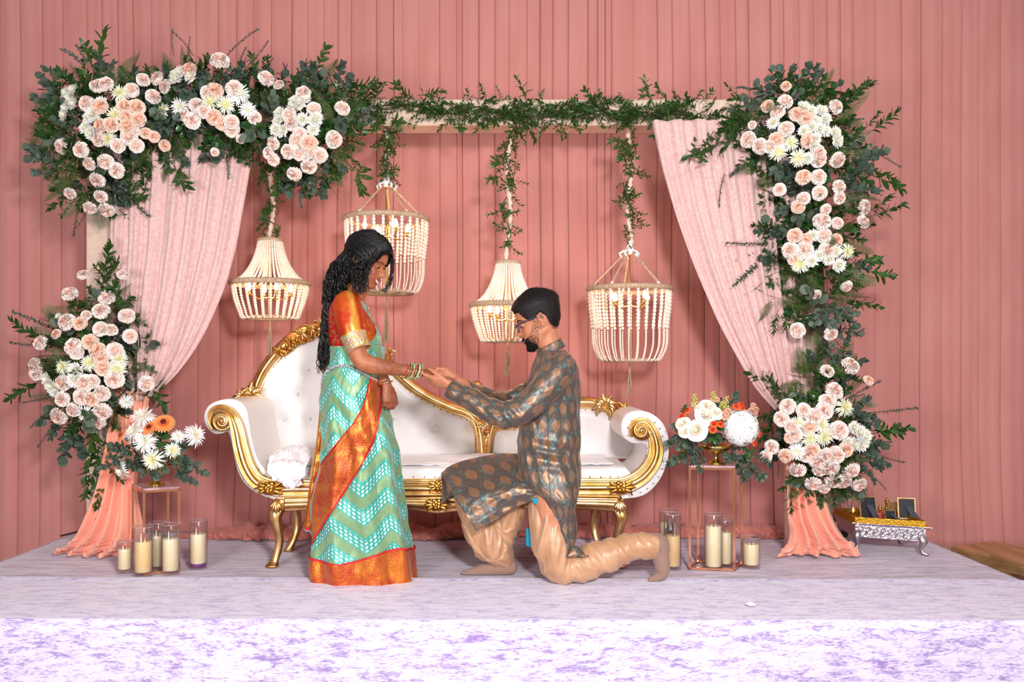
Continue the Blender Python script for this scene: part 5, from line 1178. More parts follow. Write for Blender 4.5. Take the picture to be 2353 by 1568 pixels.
M['zari'] = mat('zari_border', lin(200, 80, 30), .34, fn=zari(lin(176, 44, 24), lin(232, 136, 48), .45), sheen=.2)
M['pallu'] = mat('pallu_gold', lin(214, 140, 50), .34, fn=zari(lin(186, 84, 30), lin(240, 178, 74), .5))
M['redtrim'] = mat('red_trim', lin(196, 14, 24), .5)
def blouse_fn(nt, b):
    x, y, z = xyz(nt, coords(nt)); n = noi(nt, None, 40, 3, .6, .8); v = voro(nt, None, 75); em = (v.lt(.33)*n.gt(.42)).mx(noi(nt, None, 210, 1).gt(.66))
    zone = x.step(-.010, .004); c1 = mixc(nt, em, lin(196, 22, 26), lin(222, 186, 120)); c2 = mixc(nt, n.step(.35, .65), lin(186, 52, 22), lin(224, 110, 36)); setc(nt, b, mixc(nt, zone, c1, c2))
    nt.links.new((em*.5+.3).o, b.inputs['Metallic']); bump(nt, b, em+v, .4, .003)
M['blouse'] = mat('blouse_silk', lin(200, 50, 30), .36, fn=blouse_fn)
def sleeve_fn(nt, b):
    u, v, _ = uvxy(nt); n = noi(nt, None, 120, 2); n2 = noi(nt, None, 16, 2); cuff = v.gt(.74); st = (u+(n2-.5)*.12+(n-.5)*.06-.5).ab().step(.11, .03)
    c = mixc(nt, n2.step(.35, .65), lin(198, 58, 22), lin(220, 96, 30)); c = mixc(nt, st*.7, c, lin(240, 176, 70))  # st lays a painted gold sheen stripe along the sleeve
    vo = voro(nt, None, 110); vc = nt.nodes.new('ShaderNodeTexVoronoi'); vc.inputs['Scale'].default_value = 110; nt.links.new(coords(nt), vc.inputs['Vector'])
    hs = nt.nodes.new('ShaderNodeHueSaturation'); hs.inputs['Saturation'].default_value = .9; nt.links.new(vc.outputs['Color'], hs.inputs['Color'])
    cc = mixc(nt, .68, hs.outputs[0], lin(216, 164, 84)); setc(nt, b, mixc(nt, cuff, c, cc)); nt.links.new((n*.3+.35).o, b.inputs['Metallic']); bump(nt, b, vo*cuff+n*.2, .6, .004)
M['sleeve'] = mat('sleeve_silk', lin(200, 60, 30), .33, fn=sleeve_fn)
def kurta_fn(nt, b):
    u, v, _ = uvxy(nt); n = noi(nt, None, 95, 4, .7, .4); n3 = noi(nt, None, 24, 2)
    W, H = .056, .076; row = (v/H).fl(); off = (row*.5).fr(); U = (u/W+off).fr()-.5; V = (v/H).fr()-.5
    lf = (U+V*.10).ab()*2.75+(V*V)*5.4+(V.ab()*.2); leaf_ = lf.lt(.86)
    vein = (U.ab().lt(.022))*leaf_; g = noi(nt, None, 420, 2)
    ground = mixc(nt, (n+n3*.5).step(.80, .95), lin(84, 74, 70), lin(40, 150, 162)); ground = mixc(nt, g.step(.42, .66)*.6, ground, lin(128, 108, 94))
    lc = mixc(nt, (g*.6+n*.4).step(.3, .7), lin(136, 100, 76), lin(168, 132, 104)); c = mixc(nt, leaf_, ground, lc); c = mixc(nt, vein*.3, c, lin(120, 84, 60)); setc(nt, b, c)
    nt.links.new((leaf_*.2+.35).o, b.inputs['Metallic']); nt.links.new((g*.25+.27).o, b.inputs['Roughness']); bump(nt, b, leaf_+g*.6, .22, .002)
M['kurta'] = mat('kurta_brocade', lin(120, 100, 84), .4, fn=kurta_fn, sheen=.1)
M['teal'] = mat('teal_lining', lin(10, 150, 178), .6)
M['trouser'] = mat('trouser_satin', lin(190, 142, 104), .36, fn=mottled(lin(184, 136, 98), lin(198, 152, 114), 9), sheen=.2, spec=.6)
M['sock'] = mat('sock', lin(150, 118, 104), .9, fn=lambda nt, b: bump(nt, b, noi(nt, None, 500, 1), .4, .002), sheen=.2)
M['frame_dark'] = mat('frame_dark', lin(52, 54, 86), .25); M['lens'] = M['glass']
M['bangle_green'] = mat('bangle_green', lin(150, 200, 150), .2); M['bangle_red'] = mat('bangle_red', lin(190, 40, 40), .25); M['gem_silver'] = mat('gem_silver', lin(235, 235, 240), .15, .9, fn=lambda nt, b: bump(nt, b, voro(nt, None, 400), .6, .003))
M['bangle_gold'] = mat('bangle_gold', lin(240, 200, 150), .2, 1)

def bake(o):
    dg = bpy.context.evaluated_depsgraph_get(); dg.update(); ev = o.evaluated_get(dg); me = bpy.data.meshes.new_from_object(ev, depsgraph=dg)
    me.name = o.name; o.modifiers.clear(); o.data = me; me.polygons.foreach_set('use_smooth', [True]*len(me.polygons)); return o
def remesh(o, vox, smooth=4):
    r = o.modifiers.new('r', 'REMESH'); r.mode = 'VOXEL'; r.voxel_size = vox; r.use_smooth_shade = True
    s = o.modifiers.new('s', 'SMOOTH'); s.iterations = smooth; s.factor = .5
    m_ = o.data.materials[0]; bake(o)
    if not o.data.materials: o.data.materials.append(m_)
    return o
def displace(o, f):
    me = o.data; org = wloc(o); ns = [v.normal.copy() for v in me.vertices]
    for v, n in zip(me.vertices, ns): v.co = v.co+n*f(v.co+org, n)
    me.update(); return o

# canonical head: faces +X, z = 0 at the eyes, metres
HF = [(-.120, .050), (-.115, .074), (-.108, .084), (-.098, .088), (-.088, .085), (-.081, .085), (-.075, .092), (-.069, .089), (-.063, .095), (-.052, .091), (-.044, .092), (-.02, .090), (0, .086), (.012, .091), (.022, .094), (.045, .093), (.07, .083), (.09, .064), (.104, .040), (.112, .020), (.115, .006)]
HB = [(-.120, .020), (-.108, -.010), (-.09, -.030), (-.07, -.050), (-.045, -.072), (-.02, -.088), (0, -.095), (.03, -.100), (.06, -.092), (.085, -.072), (.10, -.048), (.112, -.018), (.115, -.006)]
HW = [(-.120, .014), (-.114, .030), (-.10, .044), (-.085, .053), (-.06, .062), (-.03, .069), (0, .073), (.03, .076), (.06, .071), (.085, .056), (.10, .038), (.112, .015), (.115, .005)]
HN = [(-.052, 0), (-.046, .010), (-.040, .021), (-.033, .027), (-.027, .025), (-.015, .017), (-.004, .009), (.006, .003), (.014, 0)]
def hp(a, z, off=0, male=False):
    xf = interp(HF, z)[0]; xb = interp(HB, z)[0]; w_ = interp(HW, z)[0]
    w_ *= 1.0+(.07 if male else -.03)*sm((-.035-z)/.03)
    xc = xb*.52+xf*.48; c = math.cos(a); s = math.sin(a); rx = (xf-xc) if c > 0 else (xc-xb)
    e = .86 if c > 0 else 1; x = xc+rx*math.copysign(abs(c)**e, c); y = w_*math.copysign(abs(s)**.92, s)*(1-(.16 if z < 0 else .08)*max(0, c))
    aa = abs((a+PI) % (2*PI)-PI)
    nw = .115 if z > -.02 else .19; x += interp(HN, z)[0]*math.exp(-(aa/nw)**2)*(1 if not male else 1.1)
    x += .003*math.exp(-((aa-.20)/.08)**2-((z+.041)/.007)**2)                  # nostril wings
    k = -.011*math.exp(-((aa-.42)/.17)**2-((z-.002)/.013)**2); k += .004*math.exp(-((aa-.45)/.22)**2-((z-.021)/.009)**2); k += .005*math.exp(-((aa-.72)/.22)**2-((z+.033)/.02)**2)
    k += .003*math.exp(-(aa/.30)**2-((z+.063)/.005)**2)+.003*math.exp(-(aa/.26)**2-((z+.076)/.005)**2)-.004*math.exp(-(aa/.33)**2-((z+.0695)/.0025)**2)
    k += (.004 if male else .001)*math.exp(-((aa-1.25)/.3)**2-((z+.085)/.02)**2)
    x += k*c; y += k*s
    if off:
        L = math.sqrt(max(1e-9, c*c+s*s)); zt = max(0, (z-.02)/.095); v = Vector((c*math.sqrt(1-min(1, zt)**2*.9), s*math.sqrt(1-min(1, zt)**2*.9), min(1, zt)**1.2)); v.normalize(); return Vector((x, y, z))+v*off
    return Vector((x, y, z))
ZS = [-.120, -.117, -.112, -.106, -.099]+[-.092+.004*k for k in range(34)]+[.048, .056, .064, .072, .080, .087, .094, .100, .105, .109, .112, .1145]
class Head:
    def __init__(s, o, yaw, pitch, sc=1, male=False, roll=0):
        s.o = Vector(o); s.sc = sc; s.male = male
        s.Q = Matrix.Rotation(yaw, 3, 'Z') @ Matrix.Rotation(pitch, 3, 'Y') @ Matrix.Rotation(roll, 3, 'X')
    def w(s, v): return s.o+s.Q @ (Vector(v)*s.sc)
    def p(s, a, z, off=0): return s.w(hp(a, z, off, s.male))
    def skull(s, m):
        n = 72; m.rings([[s.p(2*PI*k/n, z) for k in range(n)] for z in ZS])
    def ear(s, m, sd):
        b = Vector((-.004, sd*.073, -.012)); pts = []
        for k in range(15):
            t = k/14; a = lerp(-1.7, 3.0, t); pts.append(s.w(b+Vector((-.004-.016*math.cos(a)*(1-.25*t)*-1*-1, sd*(.008+.010*math.sin(t*PI)), .002+.030*math.sin(a)*(1 if math.sin(a) > 0 else .85)))))
        m.tube(pts, [.0042*s.sc]*15, 7); m.tube([s.w(b+Vector((.006, 0, .02))), s.w(b+Vector((-.006, sd*.010, 0))), s.w(b+Vector((.004, sd*.004, -.026)))], [.010, .015, .007], 8, flat=.35, up=s.Q @ Vector((0, 1, 0)))
    def eyes(s, parent, closed=.6):
        for sd in (-1, 1):
            c = s.w((.0745, sd*.030, .000)); m = MB(); m.ball(c, .0112*s.sc, 14, 10); e = part('eye', m, M['eye'], parent)
            m = MB(); m.ball(s.w((.0800, sd*.0305, -.002-.003*closed)), .0066*s.sc, 10, 8); part('iris', m, M['iris'], e)
            m = MB()
            for v0, v1 in ((-1.6, -.2+closed*.75), (.52, 1.6)): m.grid(lambda u, v: s.w(Vector((.0745, sd*.030, 0))+Matrix.Rotation(lerp(-1.9, 1.9, u), 3, 'Z') @ Matrix.Rotation(lerp(v0, v1+.35*abs(2*u-1)**3*(1 if v0 < 0 else -1)*(v if v0 < 0 else 0), v), 3, 'Y') @ Vector((.0121, 0, 0))), 18, 10)
            m.v = m.v; part('eyelid', m, M['skin_m' if s.male else 'skin_w'], e)
            m = MB(); m.tube([s.w(Vector((.0745, sd*.030, 0))+Matrix.Rotation(lerp(-1.15, 1.15, k/8), 3, 'Z') @ Matrix.Rotation(-.2+closed*.75+.35*abs(k/4-1)**3*.25, 3, 'Y') @ Vector((.0126+.0015*(k/8 if sd*1 > 0 else 1-k/8), 0, 0))) for k in range(9)], [.0007, .0012, .0015, .0016, .0016, .0016, .0015, .0012, .0007], 5); part('lash_line', m, M['hair_matte'], e)
    def brows(s, parent):
        for sd in (-1, 1):
            m = MB(); m.tube([s.p(sd*a, z, .0012) for a, z in ((.14, .016), (.30, .021), (.48, .024), (.66, .020), (.78, .014))], [(.0016 if not s.male else .0026)*k for k in (1, 1.3, 1.2, .9, .4)], 6, flat=.8); part('eyebrow', m, M['hair_matte'], parent)
def hand(m, W, D, N, side, sc=1, curl=(.35, .35, .4, .45), thumb=(.7, .6, .35), spread=.06, tc=.3):
    W = Vector(W); D = Vector(D).normalized(); N = Vector(N); N = (N-D*N.dot(D)).normalized(); T = D.cross(N)*side
    up = N
    m.tube([W-D*.02*sc, W+D*.012*sc, W+D*.045*sc, W+D*.078*sc, W+D*.090*sc], [.025*sc, .029*sc, .037*sc, .039*sc, .034*sc], 16, flat=[.72, .62, .46, .38, .34], up=up, round_=False)
    Ls = (.074, .082, .076, .060); rs = (.0088, .0092, .0088, .0078); tips = []
    for k in range(4):
        b = W+D*(.084-.004*abs(k-1))*sc+T*(.0275-.0185*k)*sc; a = 0; d = (D+T*spread*(1.5-k)).normalized(); q = b-d*.02*sc; pts = [q, b]; rad = [rs[k]*sc*1.05]*2
        for j, fr_ in enumerate((.46, .30, .24)):
            a += curl[k]*(1, 1.15, .8)[j]; dd = d*math.cos(a)+N*math.sin(a); q2 = pts[-1]+dd*Ls[k]*fr_*sc; pts += [pts[-1].lerp(q2, .5), q2]; rad += [rs[k]*sc*(.96-.10*j), rs[k]*sc*(1-.10*j)]
        m.tube(pts, rad, 9); tips.append(pts[-1])
    b = W+D*.022*sc+T*.022*sc; d = (D*thumb[0]+T*thumb[1]+N*thumb[2]).normalized(); e = (d*math.cos(tc)+(D*.8-T*.6)*math.sin(tc)).normalized(); f = (d*math.cos(tc*1.8)+(D*.8-T*.6)*math.sin(tc*1.8)).normalized()
    p1 = b+d*.040*sc; p2 = p1+e*.030*sc; p3 = p2+f*.024*sc; m.tube([b, p1, p1.lerp(p2, .5), p2, p3], [.0155*sc, .0118*sc, .0102*sc, .0100*sc, .0082*sc], 10); return tips, p3
def ctube(m, pts, n=8, seg=36, flat=1, up=None, uvs=False, us=1, v0=0, round_=False):
    # pts: (x, y, z, r)
    c = spline([tuple(p) for p in pts], n); o = len(m.v); m.tube([Vector(q[:3]) for q in c], [max(.001, q[3]) for q in c], seg, flat=flat, up=up, round_=round_)
    if uvs:
        L = v0; last = Vector(c[0][:3])
        for j, q in enumerate(c):
            L += (Vector(q[:3])-last).length; last = Vector(q[:3])
            for i in range(seg): m.uv[o+j*seg+i] = ((abs(((i/seg+.25) % 1)-.5)*2*PI*.075 if uvs == 'm' else abs(((i/seg+.25) % 1)-.5)*2), L if uvs == 'm' else (j/(len(c)-1)))
    return m
def W3(px, py, d, r=None): p = P(px, py, d); return (p.x, p.y, p.z) if r is None else (p.x, p.y, p.z, r)
class HLoft:                                # horizontal rings from rows (py, xl, xr, dc, dh)
    def __init__(s, rows, d, ex=.9): s.rows = rows; s.d = d; s.ex = ex
    def at(s, py):
        xl, xr, dc, dh = interp(s.sp, py); return xl, xr, dc, dh
    def prep(s):
        c = spline(s.rows, 8); s.sp = sorted(c); return s
    def pt(s, a, py, off=0, fold=None):
        xl, xr, dc, dh = s.at(py); q = s.d/F; cx = ((xl+xr)/2-CX)*q; hw = (xr-xl)/2*q; z = CH-(py-HY)*q
        r = off+(fold(a, z) if fold else 0); c = math.cos(a); k = math.sin(a)
        return Vector((cx+(hw+r)*math.copysign(abs(c)**s.ex, c), s.d+dc+(dh+r)*math.copysign(abs(k)**s.ex, k), z))
    def mesh(s, m, y0, y1, nv, nu=96, off=0, fold=None, top=None, us=None):
        circ = us or .95
        def fn(u, v):
            a = 2*PI*u; py = lerp(y0, y1, v)
            if top:
                t = top(s.pt(a, y1).x/s.d*F+CX, a); py = lerp(t, y1, v)
            return s.pt(a, py, off, fold)
        o = len(m.v); vs = []; fs = []
        for j in range(nv+1):
            for i in range(nu+1):
                p = fn(i/nu, j/nv); m.uv[o+len(vs)] = (i/nu*circ, p.z); vs.append(p)
        for j in range(nv):
            for i in range(nu): a = j*(nu+1)+i; fs.append((a, a+nu+1, a+nu+2, a+1))
        uv = dict(m.uv); m.add(vs, fs); m.uv = uv; return m
    def front(s, px, py, off=0):            # point on the camera side of the loft seen at px,py
        xl, xr, dc, dh = s.at(py); t = max(-.999, min(.999, (px-(xl+xr)/2)/((xr-xl)/2))); k = (1-abs(t)**(2/s.ex))**(s.ex/2); q = s.d/F
        return Vector(((px-CX)*q, s.d+dc-(dh)*k-off, CH-(py-HY)*q))
# ================================================================ WOMAN IN SARI
WD = 4.04
wo = thing('person', P(835, 1340, WD), 'smiling woman with long black ringlets standing in an aqua and orange silk sari', 'person'); wo.location.z = 0.002
hw = Head(P(842, 600, WD), -.28, .40, 1.0)
m = MB(); hw.skull(m)
for sd in (-1, 1): hw.ear(m, sd)
ctube(m, [W3(838, 625, WD, .05), W3(826, 655, WD, .049), W3(812, 680, WD, .056), W3(803, 700, WD, .07)], 4, 24)
# torso, hips, legs and feet under the cloth
ctube(m, [W3(803, 690, WD, .05), W3(805, 715, WD, .082), W3(812, 760, WD, .088), W3(816, 810, WD, .09), W3(815, 860, WD, .098), W3(815, 920, WD, .10)], 5, 24)
m.tube([P(795, 697, WD-.13), P(800, 692, WD), P(800, 697, WD+.13)], [.045, .05, .045], 16)
for sg in (-1, 1): ctube(m, [W3(815, 900, WD+sg*.05, .075), W3(822, 1060, WD+sg*.06, .060), W3(822, 1120, WD+sg*.06, .05), W3(822, 1180, WD+sg*.06, .052), W3(826, 1310, WD+sg*.06, .036)], 4, 16); ctube(m, [W3(822, 1318, WD+sg*.06, .034), W3(850, 1326, WD+sg*.06, .028), W3(880, 1333, WD+sg*.06, .018)], 4, 12)
# near (right) arm
ctube(m, [W3(797, 700, 3.905, .052), W3(806, 740, 3.89, .047), W3(816, 790, 3.87, .042), W3(829, 826, 3.86, .041), W3(850, 838, 3.865, .041), W3(885, 845, 3.88, .034), W3(915, 850, 3.90, .028), W3(932, 852, 3.91, .026), W3(940, 853, 3.915, .026)], 5, 24)
hand(m, P(950, 855, 3.92), Vector((1, .10, -.08)), Vector((.05, .25, -1)), 1, .92, (.14, .12, .14, .2), (.8, .5, .3), .03, .2)
# far (left) arm
ctube(m, [W3(805, 700, 4.19, .050), W3(820, 760, 4.21, .044), W3(835, 810, 4.20, .040), W3(858, 845, 4.12, .036), W3(878, 868, 4.02, .029), W3(886, 882, 3.97, .026)], 5, 20)
hand(m, P(889, 886, 3.955), Vector((.22, -.06, -1)), Vector((-.55, .8, -.1)), 1, .88, (.5, .6, .6, .65), (.8, .45, .35), .04, .3)
body = part('body', m, M['skin_w'], wo); remesh(body, .0042, 3)
# henna covers hands and forearms: second skin material by position
def henna_skin():
    return skin('skin_brown_henna', lin(158, 92, 62), lin(176, 108, 76), henna=.13)
mh = henna_skin(); body.data.materials.clear(); body.data.materials.append(M['skin_w']); body.data.materials.append(mh)
nt = mh.node_tree
for n in nt.nodes:
    pass
for pl in body.data.polygons:
    c = pl.center+wo.location
    if c.x > P(868+14*nz(c.y*60, c.z*60), 0, 3.9).x and c.z < P(0, 790, 4).z and c.z > P(0, 960, 4).z: pl.material_index = 1
    if P(876, 0, 3.97).x < c.x < P(925, 0, 3.9).x and P(0, 950, 4).z < c.z < P(0, 870, 4).z: pl.material_index = 1
hw.eyes(wo, .45); hw.brows(wo)
m = MB()
m.tube([hw.p(a, z, .002) for a, z in ((-.56, -.053), (-.38, -.0585), (-.2, -.0615), (0, -.0625), (.2, -.0615), (.38, -.0585), (.56, -.053))], [.0012, .0024, .0030, .0028, .0030, .0024, .0012], 8)
m.tube([hw.p(a, z, .002) for a, z in ((-.56, -.0535), (-.36, -.073), (-.12, -.0805), (.12, -.0805), (.36, -.073), (.56, -.0535))], [.0012, .0030, .0040, .0040, .0030, .0012], 8)
part('lips', m, M['lips'], wo)
m = MB(); m.grid(lambda u, v: hw.p(lerp(-.52, .52, u), lerp(-.0620+.008*(2*u-1)**2, -.0625+.008*(2*u-1)**2-.0150*math.sin(PI*u)**.6, v), .0022), 16, 3); part('teeth', m, M['teeth'], wo)
# hair: cap sinking below the skin over the face
def cap(hd, front, thick, parent, mt, nzs=1, back=None):
    def fn(u, v):
        a = 2*PI*u; z = lerp(.1148, -.085, v); aa = abs((a+PI) % (2*PI)-PI)
        fz = front(aa)                       # hair only above fz at this angle
        k = sm((z-fz)/.014); st = .0022*math.sin(a*34+z*40+nz(a*3, z*20)*4)+.003*nz(a*6, z*22)
        return hd.p(a, z, -.006+k*(.006+thick(aa, z)+st*nzs))
    m = MB(); m.grid(fn, 140, 64, closeu=True, uvs=False); 
    top = hd.p(0, .115, thick(0, .115)+.004)
    o = len(m.v); m.v.append(top); m.f += [(o, (i+1) % 140, i) for i in range(140)]; m.mi += [0]*140
    return part('hair', m, mt, parent)
cap(hw, lambda aa: interp([(0, .060), (.35, .058), (.62, .048), (.8, .018), (.95, -.035), (1.3, -.05), (1.7, -.07), (3.2, -.1)], aa)[0], lambda aa, z: .012+.012*sm((z-.02)/.09)+.010*sm((aa-1.6)/1.2)*sm((z+.02)/.08), wo, M['hair'])
rr = random.Random(12); m = MB()
for k in range(300):                        # combed strands from the hairline to the half-up knot
    a0 = rr.uniform(-1.15, 1.15); z0 = interp([(0, .066), (.6, .054), (.9, .0), (1.2, -.03)], abs(a0))[0]; a1 = math.copysign(rr.uniform(1.9, 2.9), a0); z1 = rr.uniform(.0, .06); pts = []
    for i in range(9):
        t = i/8; z = lerp(z0, z1, t)+math.sin(PI*t)*(.055*(1-abs(a0)/2.2)); z = min(z, .1125)
        a = lerp(a0, a1, t**1.2); pts.append(hw.p(a, z, .019+.008*math.sin(PI*t)+.003*rr.random()))
    m.tube(pts, [.0018*(.5+.8*math.sin(PI*min(1, t/8+.1))) for t in range(9)], 4, round_=False)
for k in range(30):                         # twisted knot at the back of the crown
    t = rr.random()*6.28; c = hw.w((-.085, 0, .045)); pts = [c+hw.Q @ Vector((.02*math.cos(t+i*.5)-.01, .045*math.sin(t+i*.5), .03*math.cos(t*2+i*.4))) for i in range(7)]; m.tube(pts, .005, 5, round_=False)
def ringlet(m, path, hr, tr, turns, ph, d0=None, seg=6):
    c = spline(path, 10); n = max(24, int(turns*13)); pts = []; rad = []
    for i in range(n+1):
        t = i/n; k = t*(len(c)-1); j = min(int(k), len(c)-2); f = k-j; q = [lerp(x, y, f) for x, y in zip(c[j], c[j+1])]; p = P(*q)
        a = ph+turns*2*PI*t; h = hr*min(1, t*4+.15)*(1-.25*t); pts.append(p+Vector((h*math.cos(a), h*math.sin(a), .3*h*math.sin(a*1.0)))); rad.append(tr*(.55+.6*math.sin(PI*min(1, t*.9+.08)))*(1 if t < .9 else 1-(t-.9)*8))
    m.tube(pts, [max(.0008, r) for r in rad], seg, round_=False)
for k in range(250):                         # cascade of ringlets down her back
    L = rr.random(); s = rr.uniform(-1, 1); dd = WD+rr.uniform(-.085, .06); e = lerp(.5, 1, rr.random()**.6)
    full = [(806+s*18, 575+24*rr.random(), dd), (785+s*24, 615, dd-.02), (770+s*24, 660, dd-.03), (762+s*17, 705, dd-.02), (752+s*12, 760, dd-.01), (745+s*13, 815, dd), (741+s*13, 858+rr.uniform(-14, 4), dd+.01)]
    nn = max(4, int(round(e*len(full)))); ringlet(m, full[:nn], rr.uniform(.006, .015), rr.uniform(.0014, .0036), rr.uniform(5, 9)*nn/7, rr.random()*6.28)
for k in range(46):                         # side locks over the ear and cheek
    s = rr.uniform(-1, 1); dd = 3.955+rr.uniform(-.03, .03); ln = rr.uniform(.6, 1)
    pth = [(812+s*14+18, 560+rr.random()*12, dd+.02), (828+s*18, 590, dd), (822+s*16, 618, dd-.005), (822+s*14, 645, dd-.01), (826+s*10, 670+8*rr.random(), dd-.015)]
    if rr.random() < .45: pth = [(872, 560, dd+.02), (858+s*8, 585, dd-.005), (848+s*6, 610, dd-.01), (840+s*6, 640, dd-.012), (836+s*7, 672, dd-.012)]
    ringlet(m, pth, rr.uniform(.004, .012), rr.uniform(.0012, .0028), rr.uniform(2.5, 4.5), rr.random()*6.28)
for k in range(18):                         # face-framing lock beyond the cheek
    s = rr.uniform(-1, 1); dd = 4.10+rr.uniform(-.02, .03)
    ringlet(m, [(872+s*4, 556, dd-.05), (893+s*4, 580, dd-.02), (904+s*3, 605, dd), (900+s*4, 632, dd), (895+s*4, 655, dd), (884+s*6, 672+4*s, dd)], rr.uniform(.003, .008), rr.uniform(.0010, .0020), rr.uniform(1.5, 3), rr.random()*6.28)
part('ringlets', m, M['hair'], wo)
# blouse
tors = HLoft([(668, 790, 822, 0, .052), (680, 780, 830, 0, .095), (692, 770, 836, 0, .150), (705, 762, 842, 0, .170), (722, 756, 849, 0, .165), (745, 754, 861, 0, .155), (770, 754, 877, 0, .145), (795, 757, 880, 0, .132), (822, 760, 878, 0, .122)], WD, .92).prep()
m = MB(); tors.mesh(m, 676, 820, 40, off=.0, fold=lambda a, z: .0015*nz(a*4, z*30)); part('blouse', m, M['blouse'], wo)
m = MB(); ctube(m, [W3(792, 688, 3.92, .050), W3(797, 702, 3.895, .063), W3(803, 735, 3.88, .066), W3(812, 770, 3.87, .060), W3(826, 802, 3.86, .050)], 8, 40, uvs='n'); o = part('sleeve', m, M['sleeve'], wo); displace(o, lambda p, n: .003*nz(p.x*30, p.y*30, p.z*14)+.0015*nz(p.x*90, p.z*60))
m = MB(); q = P(826, 803, 3.86); ax_ = (P(826, 803, 3.86)-P(812, 770, 3.87)).normalized(); u1 = ax_.orthogonal().normalized(); u2 = ax_.cross(u1)
for k in range(40): a = k*2*PI/40; m.ball(q+(u1*math.cos(a)+u2*math.sin(a))*.0505, .0042, 6, 4)
part('bead_trim', m, M['bangle_gold'], wo, kind='stuff')
m = MB(); ctube(m, [W3(800, 692, 4.16, .05), W3(808, 735, 4.2, .062), W3(818, 780, 4.21, .055), W3(826, 800, 4.2, .05)], 6, 30, uvs='n'); part('sleeve', m, M['sleeve'], wo)
# sari: waist wrap and skirt
sk_rows = [(797, 755, 882, 0, .138), (815, 757, 882, 0, .134), (835, 756, 879, 0, .130), (850, 750, 877, 0, .135), (870, 744, 877, 0, .142), (925, 739, 884, 0, .150), (967, 740, 900, -.005, .15), (1030, 741, 914, -.01, .15), (1076, 739, 920, -.01, .15), (1118, 727, 925, -.01, .15), (1171, 719, 933, -.01, .148), (1206, 720, 938, -.01, .146), (1262, 718, 948, -.01, .145), (1300, 715, 952, -.01, .145), (1338, 717, 957, -.01, .145)]
sk_ = HLoft(sk_rows, WD, .9).prep()
def sfold(a, z):
    t = sm((.95-z)/.5); fr_ = (a % (2*PI)); f = 0
    f += .010*t*(math.sin(fr_*9+2.0*nz(z*1.2, 3)+z*2.2))*(.4+.6*sm((fr_-PI)/.6)*1)     # vertical pleats, stronger on the camera side towards the front
    f += .006*nz(fr_*3+z*2, z*7)*1+.0035*nz(fr_*10-z*9, z*16); u = (z-.86)
    f += .006*math.sin((z*34+fr_*5))*math.exp(-((z-.80)/.10)**2)*.8                        # gathers below the waist chain
    f += .008*nz(fr_*2.2+z*8, 5)*math.exp(-((z-.66)/.12)**2)
    return f
BT = [(700, 1270), (724, 1273), (760, 1279), (798, 1281), (835, 1273), (864, 1263), (900, 1253), (931, 1249), (960, 1262)]
m = MB(); sk_.mesh(m, 797, 1338, 150, 160, fold=sfold, us=.98); o = part('sari', m, M['sari'], wo)
for v in o.data.vertices:
    if v.co.z < .004: v.co.z = .004
m = MB(); sk_.mesh(m, 1270, 1338, 22, 160, off=.004, fold=sfold, top=lambda px, a: interp(BT, px)[0]); part('hem_border', m, M['zari'], wo)
m = MB(); sk_.mesh(m, 1270, 1273, 2, 160, off=.006, fold=sfold)
for i, v in enumerate(m.v):
    px = v.x/WD*F+CX; row = i//161; py = interp(BT, px)[0]+(-2, .5, 3)[row]; v.z = CH-(py-HY)*WD/F
part('trim_line', m, M['redtrim'], wo)
m = MB(); sk_.mesh(m, 1334, 1339, 2, 160, off=.0065, fold=sfold); part('trim_line', m, M['redtrim'], wo)
# diagonal border of the drape
def band(Lp, Rp, loft, off, nr=90, nc=26, fold=True, back=None):
    L = spline(Lp, 10); R2_ = spline(Rp, 10); n1 = len(L)-1
    def fn(u, v):
        k = v*n1; i = min(int(k), n1-1); t = k-i; a = [lerp(x, y, t) for x, y in zip(L[i], L[i+1])]; b = [lerp(x, y, t) for x, y in zip(R2_[i], R2_[i+1])]
        px = lerp(a[0], b[0], u); py = lerp(a[1], b[1], u); p = loft.front(px, py, off)
        xl, xr, dc, dh = loft.at(py); cxx = (xl+xr)/2; ang = math.atan2(-(math.sqrt(max(0, 1-((px-cxx)/((xr-xl)/2))**2))), (px-cxx)/((xr-xl)/2)) % (2*PI)
        p.y -= sfold(ang, p.z)*.8+.004*math.sin(v*26+u*3)*math.exp(-((v-.35)/.25)**2)+.002*nz(u*4, v*20)
        return p
    m = MB(); m.grid(fn, nc, nr); return m
Lb = [(862, 866), (850, 925), (829, 967), (794, 1009), (745, 1066), (729, 1100), (720, 1165), (723, 1215), (724, 1240)]; Rb = [(878, 872), (880, 940), (871, 1000), (850, 1048), (818, 1100), (786, 1150), (757, 1192), (736, 1224), (725, 1244)]
part('diagonal_border', band(Lb, Rb, sk_, .013), M['zari'], wo)
part('trim_line', band([(a-1.5, b) for a, b in Rb], [(a+2.5, b+1) for a, b in Rb], sk_, .015, nc=3), M['redtrim'], wo); part('trim_line', band([(a-2, b-1) for a, b in Lb], [(a+1, b) for a, b in Lb], sk_, .015, nc=3), M['redtrim'], wo)
